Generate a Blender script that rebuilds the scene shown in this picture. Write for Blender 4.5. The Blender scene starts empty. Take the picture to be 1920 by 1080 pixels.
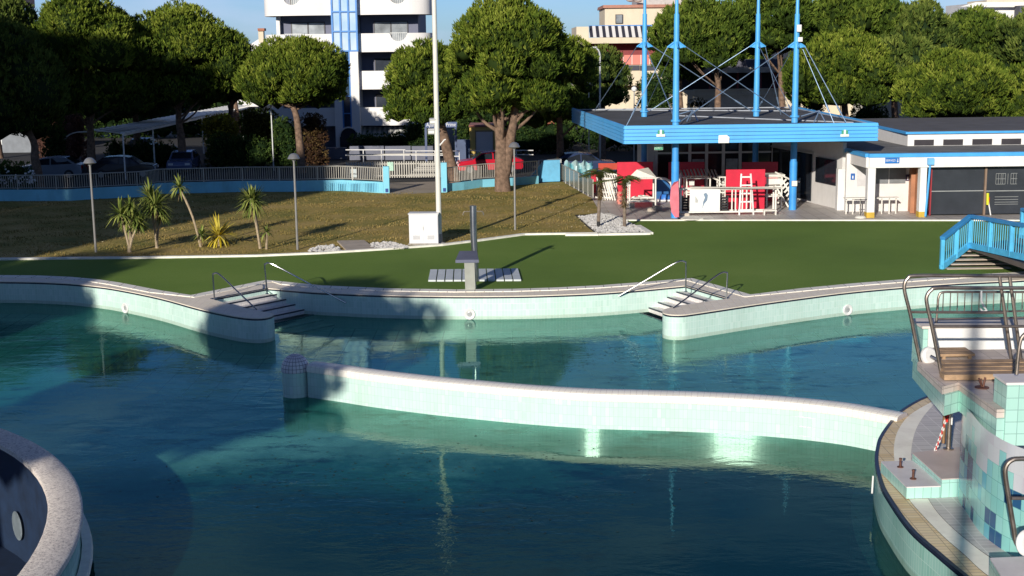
import bpy, math, random
import numpy as np
from mathutils import Vector, Matrix
from mathutils.geometry import tessellate_polygon
R = math.radians
rng = random.Random(7)
S = bpy.context.scene
COL = S.collection

# ------------------------------------------------------------------ camera
F = 2471.0
CAMP = Vector((0, 0, 8.0))
PITCH, ROLL = math.atan((540-91)/F), 0.0125
fw = Vector((0, math.cos(PITCH), -math.sin(PITCH)))
up0 = Vector((0, math.sin(PITCH), math.cos(PITCH)))
r0 = Vector((1, 0, 0))
upv = up0*math.cos(ROLL) + r0*math.sin(ROLL)
rt = r0*math.cos(ROLL) - up0*math.sin(ROLL)
cam_d = bpy.data.cameras.new('camera'); cam = bpy.data.objects.new('camera', cam_d); COL.objects.link(cam)
mw = Matrix((rt, upv, -fw)).transposed().to_4x4(); mw.translation = CAMP
cam.matrix_world = mw
cam_d.sensor_width = 36; cam_d.lens = F/1920*36; cam_d.clip_start = .1; cam_d.clip_end = 6000
S.camera = cam

def ray(px, py): return fw*F + rt*(px-960) - upv*(py-540)
def P(px, py, z=0.0):
    d = ray(px, py); t = (z-CAMP.z)/d.z
    return CAMP + d*t
def H(px, py, Y):
    d = ray(px, py); t = Y/d.y
    return CAMP + d*t
def ZX(px, py, X, Y):               # height of the pixel at the plan position nearest (X, Y)
    d = ray(px, py); return (CAMP + d*(Y/d.y)).z

# ------------------------------------------------------------------ materials
def newmat(name):
    m = bpy.data.materials.new(name); m.use_nodes = True
    nt = m.node_tree; nt.nodes.clear()
    out = nt.nodes.new('ShaderNodeOutputMaterial'); b = nt.nodes.new('ShaderNodeBsdfPrincipled')
    nt.links.new(b.outputs[0], out.inputs[0])
    return m, nt, b
def nd(nt, t, **kw):
    n = nt.nodes.new(t)
    for k, v in kw.items():
        if k in n.inputs.keys() if isinstance(k, str) else False: n.inputs[k].default_value = v
        else: setattr(n, k, v)
    return n
def c4(c): return (c[0], c[1], c[2], 1)
def mixc(nt, f, a, b, blend='MIX'):
    m = nt.nodes.new('ShaderNodeMix'); m.data_type = 'RGBA'; m.blend_type = blend
    for idx, v in ((0, f), (6, a), (7, b)):
        if isinstance(v, (int, float)): m.inputs[idx].default_value = v
        elif isinstance(v, tuple): m.inputs[idx].default_value = c4(v)
        else: nt.links.new(v, m.inputs[idx])
    return m.outputs[2]
def ramp(nt, f, stops, interp='LINEAR'):
    r = nt.nodes.new('ShaderNodeValToRGB'); r.color_ramp.interpolation = interp
    el = r.color_ramp.elements
    while len(el) < len(stops): el.new(.5)
    for e, (p, c) in zip(el, stops):
        e.position = p; e.color = c4(c) if isinstance(c, tuple) else (c, c, c, 1)
    nt.links.new(f, r.inputs[0]); return r.outputs[0]
def noise(nt, scale, detail=4, rough=.6, coord='Object', stretch=None, dist=0):
    tc = nt.nodes.new('ShaderNodeTexCoord'); n = nt.nodes.new('ShaderNodeTexNoise')
    n.inputs['Scale'].default_value = scale; n.inputs['Detail'].default_value = detail
    n.inputs['Roughness'].default_value = rough; n.inputs['Distortion'].default_value = dist
    src = tc.outputs[coord]
    if stretch:
        mp = nt.nodes.new('ShaderNodeMapping'); mp.inputs['Scale'].default_value = stretch
        nt.links.new(src, mp.inputs[0]); src = mp.outputs[0]
    nt.links.new(src, n.inputs['Vector']); return n.outputs['Fac']
def bump(nt, b, h, s=.3, d=.02):
    bp = nt.nodes.new('ShaderNodeBump'); bp.inputs['Strength'].default_value = s; bp.inputs['Distance'].default_value = d
    nt.links.new(h, bp.inputs['Height']); nt.links.new(bp.outputs[0], b.inputs['Normal'])
_mc = {}
def M(name, col=(.5, .5, .5), rough=.6, metal=0, var=.18, scale=2.0, bmp=0, bscale=30, dirt=0):
    if name in _mc: return _mc[name]
    m, nt, b = newmat(name)
    f = noise(nt, scale, 5)
    lo = tuple(c*(1-var) for c in col); hi = tuple(min(1, c*(1+var*.6)) for c in col)
    cc = mixc(nt, ramp(nt, f, [(.3, 0.0), (.7, 1.0)]), lo, hi)
    if dirt:
        g = noise(nt, scale*2.3, 8, .7, stretch=(1, 1, .25))
        cc = mixc(nt, ramp(nt, g, [(.5, 0.0), (.75, dirt)]), cc, (.12, .1, .07))
    nt.links.new(cc, b.inputs['Base Color'])
    b.inputs['Roughness'].default_value = rough; b.inputs['Metallic'].default_value = metal
    if bmp: bump(nt, b, noise(nt, bscale, 5), bmp)
    _mc[name] = m; return m

def tiles(name, cols, w=.12, h=.24, grout=(.5, .62, .58), gw=.012, rough=.25, darktop=0, patch=None, coord='UV', stag=0, topw=0):
    """Tiled surface on a metric UV; every tile takes its own tint."""
    m, nt, b = newmat(name)
    tc = nt.nodes.new('ShaderNodeTexCoord'); sp = nt.nodes.new('ShaderNodeSeparateXYZ')
    nt.links.new(tc.outputs[coord], sp.inputs[0])
    def mth(op, a, bb=None, c=None):
        n = nt.nodes.new('ShaderNodeMath'); n.operation = op
        for i, v in enumerate((a, bb, c)):
            if v is None: continue
            if isinstance(v, (int, float)): n.inputs[i].default_value = v
            else: nt.links.new(v, n.inputs[i])
        return n.outputs[0]
    u, v = sp.outputs[0], sp.outputs[1]
    vy = mth('DIVIDE', v, h); fy = mth('FLOOR', vy)
    ux = mth('DIVIDE', u, w)
    if stag: ux = mth('ADD', ux, mth('MULTIPLY', mth('MODULO', fy, 2), .5))
    fx = mth('FLOOR', ux)
    cb = nt.nodes.new('ShaderNodeCombineXYZ'); nt.links.new(fx, cb.inputs[0]); nt.links.new(fy, cb.inputs[1])
    wn = nt.nodes.new('ShaderNodeTexWhiteNoise'); wn.noise_dimensions = '3D'; nt.links.new(cb.outputs[0], wn.inputs['Vector'])
    col = ramp(nt, wn.outputs['Value'], [(i/max(1, len(cols)-1), c) for i, c in enumerate(cols)])
    if patch:
        n2 = nt.nodes.new('ShaderNodeTexNoise'); n2.inputs['Scale'].default_value = patch[0]; n2.inputs['Detail'].default_value = 1.5
        nt.links.new(cb.outputs[0], n2.inputs['Vector'])
        col = mixc(nt, ramp(nt, n2.outputs['Fac'], [(0, 0.0), (patch[1], 1.0)], 'CONSTANT'), col, patch[2])
        n3 = nt.nodes.new('ShaderNodeTexNoise'); n3.inputs['Scale'].default_value = patch[0]*.8; n3.inputs['Detail'].default_value = 1
        mp = nt.nodes.new('ShaderNodeMapping'); mp.inputs['Location'].default_value = (31, 17, 5)
        nt.links.new(cb.outputs[0], mp.inputs[0]); nt.links.new(mp.outputs[0], n3.inputs['Vector'])
        col = mixc(nt, ramp(nt, n3.outputs['Fac'], [(0, 0.0), (patch[3], 1.0)], 'CONSTANT'), col, patch[4])
    gx = mth('GREATER_THAN', mth('ABSOLUTE', mth('SUBTRACT', mth('FRACT', ux), .5)), .5-gw/w/2)
    gy = mth('GREATER_THAN', mth('ABSOLUTE', mth('SUBTRACT', mth('FRACT', vy), .5)), .5-gw/h/2)
    g = mth('MAXIMUM', gx, gy)
    col = mixc(nt, g, col, grout)
    st = noise(nt, .9, 6, .65, coord=coord, stretch=(1, .35, 1))
    col = mixc(nt, ramp(nt, st, [(.48, 0.0), (.85, .22)]), col, (.25, .30, .2))
    if topw:
        tb = mth('MULTIPLY', mth('GREATER_THAN', mth('ADD', mth('MULTIPLY', fy, h), mth('MULTIPLY', mth('SINE', mth('MULTIPLY', fx, .9)), .22)), topw), .85)
        col = mixc(nt, tb, col, (.70, .66, .70))
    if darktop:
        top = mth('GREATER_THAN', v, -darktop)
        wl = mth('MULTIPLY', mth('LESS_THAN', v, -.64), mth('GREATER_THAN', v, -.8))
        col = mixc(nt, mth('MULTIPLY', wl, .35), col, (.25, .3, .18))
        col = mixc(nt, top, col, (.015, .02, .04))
    nt.links.new(col, b.inputs['Base Color']); b.inputs['Roughness'].default_value = rough
    bp = nt.nodes.new('ShaderNodeBump'); bp.inputs['Strength'].default_value = .25; bp.inputs['Distance'].default_value = .01; bp.invert = True
    nt.links.new(g, bp.inputs['Height']); nt.links.new(bp.outputs[0], b.inputs['Normal'])
    _mc[name] = m; return m

# ------------------------------------------------------------------ objects
def tag(o, label=None, cat=None, group=None, kind=None):
    if label: o['label'] = label
    if cat: o['category'] = cat
    if group: o['group'] = group
    if kind: o['kind'] = kind
    return o
def empty(name, loc=(0, 0, 0), rz=0, label=None, cat=None, group=None):
    o = bpy.data.objects.new(name, None); COL.objects.link(o); o.location = loc; o.rotation_euler = (0, 0, rz)
    o.empty_display_size = .1
    return tag(o, label, cat, group)
def copy_tree(o, parent=None):
    c = o.copy(); COL.objects.link(c); c.parent = parent
    for ch in KIDS.get(o, []): copy_tree(ch, c) if True else None
    return c
KIDS = {}
def copy_thing(o, loc, rz=0, label=None, group=None, sc=None):
    c = o.copy(); COL.objects.link(c); c.location = loc; c.rotation_euler = (0, 0, rz)
    if sc: c.scale = sc if isinstance(sc, tuple) else (sc, sc, sc)
    if label: c['label'] = label
    if group: c['group'] = group
    def rec(a, b):
        for ch in [x for x in KIDS.get(a.name, [])]:
            d = ch.copy(); COL.objects.link(d); d.parent = b
            KIDS.setdefault(b.name, []).append(d); rec(ch, d)
    rec(o, c); return c

class MB:
    def __init__(s): s.v = []; s.f = []; s.uv = []; s.hasuv = False
    def add(s, vs, fs, uvs=None):
        n = len(s.v); s.v += [tuple(x) for x in vs]
        for i, f in enumerate(fs):
            s.f.append([a+n for a in f])
            s.uv.append(uvs[i] if uvs else None)
        if uvs: s.hasuv = True
        return s
    def box(s, c, d, rz=0, rx=0, ry=0):
        x, y, z = d[0]/2, d[1]/2, d[2]/2
        vs = [Vector((a*x, b*y, e*z)) for e in (-1, 1) for b in (-1, 1) for a in (-1, 1)]
        rm = Matrix.Rotation(rz, 3, 'Z') @ Matrix.Rotation(ry, 3, 'Y') @ Matrix.Rotation(rx, 3, 'X')
        vs = [rm @ v + Vector(c) for v in vs]
        uvq = lambda a, b: [(0, 0), (a, 0), (a, b), (0, b)]
        return s.add(vs, [(0, 2, 3, 1), (4, 5, 7, 6), (0, 1, 5, 4), (2, 6, 7, 3), (0, 4, 6, 2), (1, 3, 7, 5)],
                     [[(0, 0), (0, d[1]), (d[0], d[1]), (d[0], 0)], uvq(d[0], d[1]), uvq(d[0], d[2]),
                      [(0, 0), (0, d[2]), (d[0], d[2]), (d[0], 0)], [(0, 0), (0, d[2]), (d[1], d[2]), (d[1], 0)],
                      [(0, 0), (d[1], 0), (d[1], d[2]), (0, d[2])]])
    def bx(s, x0, x1, y0, y1, z0, z1): return s.box(((x0+x1)/2, (y0+y1)/2, (z0+z1)/2), (abs(x1-x0), abs(y1-y0), abs(z1-z0)))
    def bar(s, a, b, w, h=None, upd=(0, 0, 1)):
        a, b = Vector(a), Vector(b); h = h or w; d = (b-a).normalized(); u = Vector(upd)
        if abs(d.dot(u)) > .99: u = Vector((0, 1, 0))
        sx = d.cross(u).normalized(); su = sx.cross(d).normalized()
        vs = [p + sx*(i*w/2) + su*(j*h/2) for p in (a, b) for i, j in ((-1, -1), (1, -1), (1, 1), (-1, 1))]
        L = (b-a).length
        q = [(0, 0), (w, 0), (w, h), (0, h)]; e = [(0, 0), (0, w), (L, w), (L, 0)]
        return s.add(vs, [(0, 1, 2, 3), (4, 7, 6, 5), (0, 4, 5, 1), (1, 5, 6, 2), (2, 6, 7, 3), (3, 7, 4, 0)], [q, q, [(0,0),(L,0),(L,w),(0,w)]]+[[(0,0),(L,0),(L,w),(0,w)]]*3)
    def tube(s, pts, r, n=8, closed=False, cap=True):
        pts = [Vector(p) for p in pts]; rs = r if isinstance(r, (list, tuple)) else [r]*len(pts)
        rings = []; prev = None
        N = len(pts)
        for i, p in enumerate(pts):
            if closed: d = (pts[(i+1) % N]-pts[i-1]).normalized()
            else: d = (pts[min(i+1, N-1)]-pts[max(i-1, 0)]).normalized()
            if prev is None:
                u = Vector((0, 0, 1)) if abs(d.z) < .9 else Vector((1, 0, 0))
                a = d.cross(u).normalized()
            else: a = (prev - d*prev.dot(d)).normalized()
            prev = a; b = d.cross(a)
            rings.append([p + (a*math.cos(2*math.pi*k/n) + b*math.sin(2*math.pi*k/n))*rs[i] for k in range(n)])
        vs = [v for rg in rings for v in rg]; fs = []
        for i in range(N if closed else N-1):
            j = (i+1) % N
            for k in range(n): fs.append((i*n+k, i*n+(k+1) % n, j*n+(k+1) % n, j*n+k))
        if cap and not closed: fs += [tuple(range(n-1, -1, -1)), tuple((N-1)*n+k for k in range(n))]
        return s.add(vs, fs)
    def lathe(s, prof, c=(0, 0, 0), n=20, caps=True):
        vs = []; fs = []
        for r, z in prof:
            vs += [(c[0]+r*math.cos(2*math.pi*k/n), c[1]+r*math.sin(2*math.pi*k/n), c[2]+z) for k in range(n)]
        for i in range(len(prof)-1):
            for k in range(n): fs.append((i*n+k, i*n+(k+1) % n, (i+1)*n+(k+1) % n, (i+1)*n+k))
        uvs = [[(k/n*6.28*prof[i][0], prof[i][1]) if False else (0, 0)]*4 for i in range(len(prof)-1) for k in range(n)]
        uvs = []
        L = [0]
        for i in range(1, len(prof)): L.append(L[-1]+math.dist(prof[i], prof[i-1]))
        rm = max(p[0] for p in prof)
        for i in range(len(prof)-1):
            for k in range(n):
                a, b = k/n*6.283*rm, (k+1)/n*6.283*rm
                uvs.append([(a, L[i]), (b, L[i]), (b, L[i+1]), (a, L[i+1])])
        if caps:
            fs += [tuple(range(n-1, -1, -1)), tuple((len(prof)-1)*n+k for k in range(n))]
            uvs += [[(0, 0)]*n]*2
        return s.add(vs, fs, uvs)
    def poly(s, pts, z=None, flip=False):
        pts = [Vector((p[0], p[1], z if z is not None else p[2])) for p in pts]
        tr = tessellate_polygon([[Vector((p.x, p.y, 0)) for p in pts]])
        fs = []
        for t in tr:
            a, b, c = (pts[i] for i in t)
            nz = (b-a).cross(c-a).z
            fs.append(t if (nz > 0) != flip else (t[0], t[2], t[1]))
        return s.add(pts, fs, [[(pts[i].x, pts[i].y) for i in t] for t in fs])
    def prism(s, pts, z0, z1, bottom=False):
        s.poly(pts, z1)
        if bottom: s.poly(pts, z0, True)
        n = len(pts); pp = [Vector((p[0], p[1])) for p in pts]
        area = sum(pp[i].x*pp[(i+1) % n].y - pp[(i+1) % n].x*pp[i].y for i in range(n))
        if area < 0: pp.reverse()
        s.wall(pp+[pp[0]], z0, z1, out=True); return s
    def wall(s, pts, z0, z1, out=True, smooth=True):
        """vertical ribbon with metric UV (arc length, z)"""
        L = 0; vs = []; fs = []; uvs = []
        ls = [0]
        for i in range(1, len(pts)): ls.append(ls[-1] + (Vector(pts[i][:2])-Vector(pts[i-1][:2])).length)
        for p in pts: vs += [(p[0], p[1], z0), (p[0], p[1], z1)]
        for i in range(len(pts)-1):
            fs.append((2*i, 2*i+2, 2*i+3, 2*i+1)); uvs.append([(ls[i], z0), (ls[i+1], z0), (ls[i+1], z1), (ls[i], z1)])
        return s.add(vs, fs, uvs)
    def build(s, name, mat, parent=None, smooth=False, angle=35, bevel=0):
        me = bpy.data.meshes.new(name); me.from_pydata(s.v, [], s.f); me.update()
        if s.hasuv:
            ul = me.uv_layers.new(name='UVMap'); k = 0; d = ul.data
            for f, u in zip(s.f, s.uv):
                for j in range(len(f)):
                    if u: d[k].uv = u[j]
                    k += 1
        if smooth:
            me.polygons.foreach_set('use_smooth', [True]*len(me.polygons))
            try: me.set_sharp_from_angle(angle=R(angle))
            except Exception: pass
        if isinstance(mat, (list, tuple)):
            for m in mat: me.materials.append(m)
        else: me.materials.append(mat)
        o = bpy.data.objects.new(name, me); COL.objects.link(o)
        if bevel:
            b = o.modifiers.new('bevel', 'BEVEL'); b.width = bevel; b.segments = 2; b.limit_method = 'ANGLE'
        if parent is not None:
            o.parent = parent; KIDS.setdefault(parent.name, []).append(o)
        return o
def at(o): return Vector(o.location)
def spl(pts, n=6):
    """Catmull-Rom through the points"""
    pts = [Vector(p) for p in pts]; out = []
    for i in range(len(pts)-1):
        p0 = pts[max(i-1, 0)]; p1 = pts[i]; p2 = pts[i+1]; p3 = pts[min(i+2, len(pts)-1)]
        for k in range(n):
            t = k/n
            out.append(.5*((2*p1)+(p2-p0)*t+(2*p0-5*p1+4*p2-p3)*t*t+(3*p1-p0-3*p2+p3)*t*t*t))
    out.append(pts[-1]); return out
def text_part(txt, size, loc, mat, parent, name='lettering', rot=(R(90), 0, 0), ext=.004):
    cu = bpy.data.curves.new(name, 'FONT'); cu.body = txt; cu.size = size; cu.extrude = ext
    cu.align_x = 'CENTER'; cu.align_y = 'CENTER'; cu.materials.append(mat)
    t = bpy.data.objects.new('tmp_text', cu); COL.objects.link(t); bpy.context.view_layer.update()
    me = bpy.data.meshes.new_from_object(t.evaluated_get(bpy.context.evaluated_depsgraph_get())); me.name = name
    bpy.data.objects.remove(t); me.materials.clear(); me.materials.append(mat)
    o = bpy.data.objects.new(name, me); COL.objects.link(o); o.location = loc; o.rotation_euler = rot
    o.parent = parent; KIDS.setdefault(parent.name, []).append(o); return o

# ------------------------------------------------------------------ world and sun
SUN_AZ, SUN_EL = R(20), R(17)       # light travels toward azimuth 20 deg right of +Y
W = bpy.data.worlds.new('World'); S.world = W; W.use_nodes = True
nt = W.node_tree; nt.nodes.clear()
sky = nt.nodes.new('ShaderNodeTexSky'); sky.sky_type = 'NISHITA'; sky.sun_disc = False
sky.sun_elevation = SUN_EL; sky.sun_rotation = math.pi + SUN_AZ; sky.air_density = 1.0; sky.dust_density = .2; sky.ozone_density = 2.5
bg = nt.nodes.new('ShaderNodeBackground'); wo = nt.nodes.new('ShaderNodeOutputWorld')
tc = nt.nodes.new('ShaderNodeTexCoord'); mp = nt.nodes.new('ShaderNodeMapping'); mp.inputs['Scale'].default_value = (2.2, 2.2, 9)
cn = nt.nodes.new('ShaderNodeTexNoise'); cn.inputs['Scale'].default_value = 1.6; cn.inputs['Detail'].default_value = 7; cn.inputs['Roughness'].default_value = .55
nt.links.new(tc.outputs['Generated'], mp.inputs[0]); nt.links.new(mp.outputs[0], cn.inputs['Vector'])
cf = ramp(nt, cn.outputs['Fac'], [(.46, 0.0), (.68, .75)])
sb = mixc(nt, 1.0, sky.outputs[0], (.62, .97, 1.8), 'MULTIPLY')
ck0 = mixc(nt, cf, sb, (7.4, 9.2, 12.6))
# clear winter sky: brightest low in the north, deep overhead
sxy = nt.nodes.new('ShaderNodeSeparateXYZ'); nt.links.new(tc.outputs['Generated'], sxy.inputs[0])
g1 = ramp(nt, sxy.outputs[2], [(0.0, 1.0), (.12, .95), (.35, .62), (1.0, .34)])
g2n = nt.nodes.new('ShaderNodeMapRange'); g2n.inputs[1].default_value = -.5; g2n.inputs[2].default_value = .6; g2n.inputs[3].default_value = 1.0; g2n.inputs[4].default_value = 1.5
nt.links.new(sxy.outputs[1], g2n.inputs[0])
gm = nt.nodes.new('ShaderNodeMath'); gm.operation = 'MULTIPLY'; nt.links.new(g1, gm.inputs[0]); nt.links.new(g2n.outputs[0], gm.inputs[1])
vm = nt.nodes.new('ShaderNodeVectorMath'); vm.operation = 'SCALE'; nt.links.new(ck0, vm.inputs[0]); nt.links.new(gm.outputs[0], vm.inputs['Scale']); ck = vm.outputs[0]
nt.links.new(ck, bg.inputs[0]); bg.inputs[1].default_value = .05
nt.links.new(bg.outputs[0], wo.inputs[0])
sd = bpy.data.lights.new('sun', 'SUN'); sd.energy = 5.0; sd.angle = R(.6); sd.color = (1, .93, .82)
so = bpy.data.objects.new('sun', sd); COL.objects.link(so)
ldir = Vector((math.sin(SUN_AZ)*math.cos(SUN_EL), math.cos(SUN_AZ)*math.cos(SUN_EL), -math.sin(SUN_EL)))
so.rotation_euler = ldir.to_track_quat('-Z', 'Y').to_euler()
S.view_settings.view_transform = 'Standard'; S.view_settings.look = 'None'; S.view_settings.exposure = 0
S.cycles.use_denoising = True; S.cycles.max_bounces = 8; S.cycles.transparent_max_bounces = 16
S.cycles.caustics_reflective = False; S.cycles.caustics_refractive = False; S.cycles.sample_clamp_indirect = 4

# ------------------------------------------------------------------ shared materials
white = M('white_paint', (.8, .79, .77), .5, var=.08, dirt=.12)
steel = M('brushed_steel', (.42, .42, .43), .25, 1, var=.1)
steel_w = M('weathered_steel', (.33, .28, .24), .35, .85, var=.3, scale=6)
galv = M('galvanised_metal', (.5, .51, .5), .45, .6, var=.15)
bluem = M('sky_blue_paint', (.075, .40, .82), .4, var=.12, dirt=.08)
bluel = M('cyan_blue_paint', (.09, .48, .78), .5, var=.2, dirt=.2)
bluew = M('light_blue_wall_paint', (.22, .60, .76), .7, var=.14, scale=.8, dirt=.25)
darkglass = M('dark_glass', (.02, .025, .035), .08, 0, var=.3)
stone_w = M('pale_kerb_stone', (.90, .86, .77), .8, var=.2, scale=3, bmp=.2)
bark = M('pine_bark', (.20, .13, .09), .95, var=.55, scale=5, bmp=1, bscale=14)
red = M('red_panel_paint', (.62, .012, .045), .45, var=.15, dirt=.05)
whitep = M('white_plastic', (.8, .77, .7), .5, var=.12, scale=5, dirt=.2)
concrete = M('concrete', (.35, .33, .3), .9, var=.25, scale=1.5, bmp=.2)

stone_j = tiles('jointed_kerb_stone', [(.84, .80, .71), (.92, .88, .80), (.88, .84, .76)], .62, .62, (.38, .35, .3), .03, .7)
def ground_mat(name, stops, scales, bmp=.4, bs=25, rough=.95):
    m, nt, b = newmat(name)
    a = noise(nt, scales[0], 5, .6); c = noise(nt, scales[1], 6, .75)
    mx = nt.nodes.new('ShaderNodeMix'); mx.data_type = 'FLOAT'; mx.inputs[0].default_value = .5
    nt.links.new(a, mx.inputs[2]); nt.links.new(c, mx.inputs[3])
    col = ramp(nt, mx.outputs[0], stops)
    nt.links.new(col, b.inputs['Base Color']); b.inputs['Roughness'].default_value = rough
    b.inputs['Specular IOR Level'].default_value = .15
    if bmp: bump(nt, b, noise(nt, bs, 5, .7), bmp, .03)
    _mc[name] = m; return m
turf_m = ground_mat('artificial_turf', [(.36, (.11, .185, .035)), (.5, (.145, .235, .042)), (.62, (.185, .27, .058))], (.12, 14), .5, 90)
lawn_m = ground_mat('dry_winter_grass', [(.37, (.13, .15, .035)), (.46, (.25, .215, .06)), (.53, (.38, .28, .09)), (.60, (.45, .32, .13)), (.68, (.60, .48, .26))], (.33, 7.0), .5, 16)
asph_m = ground_mat('asphalt', [(.3, (.045, .045, .048)), (.7, (.08, .078, .075))], (.2, 30))
terr_m = tiles('terrace_tiles', [(.42, .38, .36), (.52, .48, .45), (.47, .43, .41)], .6, .6, (.2, .18, .17), .02, .5)
pave_m = tiles('pinkish_pool_tiles', [(.86, .75, .60), (.93, .83, .68), (.90, .79, .64)], .25, .12, (.66, .56, .5), .008, .6)
tan_m = tiles('tan_coping_tiles', [(.72, .54, .30), (.82, .66, .42), (.76, .60, .40)], .24, .12, (.4, .3, .2), .012, .6)
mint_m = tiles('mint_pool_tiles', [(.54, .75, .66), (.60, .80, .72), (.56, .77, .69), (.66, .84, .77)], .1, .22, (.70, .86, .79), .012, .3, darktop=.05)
mint2_m = tiles('mint_wall_tiles', [(.36, .62, .54), (.45, .72, .64), (.4, .66, .58)], .2, .2, (.25, .42, .38), .012, .2)
# =================================================================== SETTING
# pool outline: top inner edge, left to right (photo-derived ground points)
def PX(l, z=0): return [P(a, b, z) for a, b in l]
L_out = [Vector((-36, 46.2, 0)), Vector((-26, 46.6, 0))] + PX([(0, 529), (65, 530), (130, 533), (180, 538), (222, 544), (300, 560), (375, 580.5), (430, 592.5), (465, 597.5), (490, 598), (507, 595), (514, 591)])
L_in = PX([(510, 589), (467, 581), (430, 571.5), (395, 562)])
BACK = PX([(502, 542), (540, 545), (605, 550), (730, 555), (855, 557), (960, 556.5), (1040, 554.5), (1120, 551), (1200, 545), (1285, 537)])
R_in = PX([(1367, 561), (1332, 566), (1270, 575), (1247, 581)])
R_out = PX([(1242, 585), (1244, 588.5), (1256, 591.5), (1278, 592), (1300, 589.5), (1350, 582), (1420, 571.5), (1500, 560.5), (1600, 548), (1700, 539), (1800, 532), (1905, 527)]) + [Vector((22, 45.6, 0)), Vector((36, 46.5, 0))]
L_outs = spl(L_out[2:], 4); L_outs = L_out[:2] + L_outs
R_outs = spl(R_out[:12], 4) + R_out[12:]
BACKs = spl(BACK, 4)
hole = L_outs + L_in + BACKs + R_in + R_outs
NEAR = [Vector((36, 12, 0)), Vector((-36, 12, 0))]
# coping outer edge
COPL = [Vector((-36, 47.3, 0)), Vector((-26, 47.7, 0))] + PX([(0, 518.5), (65, 519), (130, 521.5), (180, 526), (222, 532), (300, 547), (358, 556)])
COPR = PX([(1407, 555), (1500, 543.5), (1600, 534), (1700, 526), (1800, 519), (1905, 513)]) + [Vector((22, 47.2, 0)), Vector((36, 48, 0))]
COPM = PX([(500, 527.5), (540, 531.5), (605, 538), (730, 543.5), (855, 545.5), (960, 544.5), (1040, 542), (1120, 538), (1200, 532), (1297, 524)])
cop_outer = COPL + COPM + COPR
def sheet_hole(outer, hl, z):
    allp = [Vector((p.x, p.y, 0)) for p in outer] + [Vector((p.x, p.y, 0)) for p in hl]
    tr = tessellate_polygon([[Vector((p.x, p.y, 0)) for p in outer], [Vector((p.x, p.y, 0)) for p in hl]])
    mb = MB(); fs = []
    for t in tr:
        a, b, c = (allp[i] for i in t)
        fs.append(t if (b-a).cross(c-a).z > 0 else (t[0], t[2], t[1]))
    mb.add([(p.x, p.y, z) for p in allp], fs, [[(allp[i].x, allp[i].y) for i in t] for t in fs]); return mb
BIG = 2500
outer = [Vector((-BIG, -BIG/2, 0)), Vector((BIG, -BIG/2, 0)), Vector((BIG, BIG, 0)), Vector((-BIG, BIG, 0))]
tag(sheet_hole(outer, hole+NEAR, -.012).build('ground', asph_m), kind='structure')
# artificial turf between the coping and the kerbs, and round the near sides of the pool
LK = [Vector((-60, 50.2, 0))] + PX([(0, 488), (120, 486.5), (240, 485.5), (360, 483.5), (480, 481.5), (600, 476.5), (720, 469), (830, 461), (900, 452.5), (985, 441), (1050, 440), (1120, 439.5), (1219, 438), (1199, 424), (1176, 414)])
TK = PX([(1176, 414), (1400, 414), (1920, 414.5)]) + [Vector((60, 60.9, 0))]
far = LK + TK[1:]
tpoly = [Vector((-60, 47.5, 0))] + cop_outer + [Vector((60, 47.5, 0))] + far[::-1]
tag(MB().poly(tpoly, -.004).build('artificial_turf_ground', turf_m), kind='structure')
mb = MB()
mb.bx(-60, -36.5, -30, 47.4, -.3, -.002); mb.bx(36.5, 60, -30, 47.4, -.3, -.002); mb.bx(-36.4, 36.4, -30, 11.4, -.3, -.002)
tag(mb.build('pool_deck', pave_m), kind='structure')
# lawn
gravel_bed = PX([(1077, 402.5), (1105, 402), (1176, 414), (1199, 424), (1219, 438), (1120, 439.5), (1104, 428)])
fence_b = PX([(0, 377), (45, 377), (130, 376.5), (185, 373), (270, 369), (300, 363.5), (370, 362), (460, 359.5), (550, 359.5), (640, 357.5), (719, 362)])
fence_r = PX([(834, 360), (870, 356), (905, 351), (960, 348), (1010, 344), (1053, 339)])
lawn = [Vector((-60, 50.2, 0))] + LK[1:13] + PX([(1104, 428), (1077, 402.5), (1105, 402), (1125, 398), (1110, 372), (1053, 339)]) + fence_r[::-1] + PX([(800, 345), (745, 344)]) + fence_b[::-1] + [Vector((-60, 72, 0))]
tag(MB().poly(lawn, -.003).build('lawn', lawn_m), kind='structure')
path = PX([(722, 363), (745, 364.5), (800, 362), (832, 360), (832, 340), (722, 343)])
tag(MB().poly(path, .004).build('entrance_path', ground_mat('worn_path', [(.3, (.3, .25, .2)), (.7, (.45, .39, .32))], (.5, 8))), kind='structure')
terr = PX([(1053, 339), (1110, 372), (1125, 398), (1105, 402), (1176, 414), (1400, 414), (1920, 414.5)]) + [Vector((60, 60.9, 0)), Vector((60, 82, 0)), Vector((4, 82, 0))]
tag(MB().poly(terr, .002).build('terrace_pavement', terr_m), kind='structure')
def ribbon(pts, w, z0, z1, side=1):
    """a kerb: strip of width w to one side of a plan polyline"""
    off = []
    for i, p in enumerate(pts):
        d = (pts[min(i+1, len(pts)-1)]-pts[max(i-1, 0)]); d.z = 0; d.normalize()
        off.append(p + Vector((-d.y, d.x, 0))*w*side)
    return MB().prism([Vector((p.x, p.y)) for p in pts] + [Vector((p.x, p.y)) for p in off[::-1]], z0, z1)
tag(ribbon(LK[:13], .22, -.02, .07).build('lawn_kerb', stone_w), kind='structure')
tag(ribbon(TK, .22, -.02, .05).build('terrace_kerb', stone_w), kind='structure')
mb = MB()
mb.bar(P(1219, 438, .03), P(1122, 439.5, .03), .28, .1); mb.bar(P(1219, 438, .03), P(1196, 424, .03), .28, .102); mb.bar(P(1172, 414, .03), P(1140, 402, .03), .24, .1)
mb.bar(P(1122, 440, .03), P(1060, 440.5, .03), .2, .1)
tag(mb.build('gravel_bed_kerb', stone_w), kind='structure')

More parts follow.
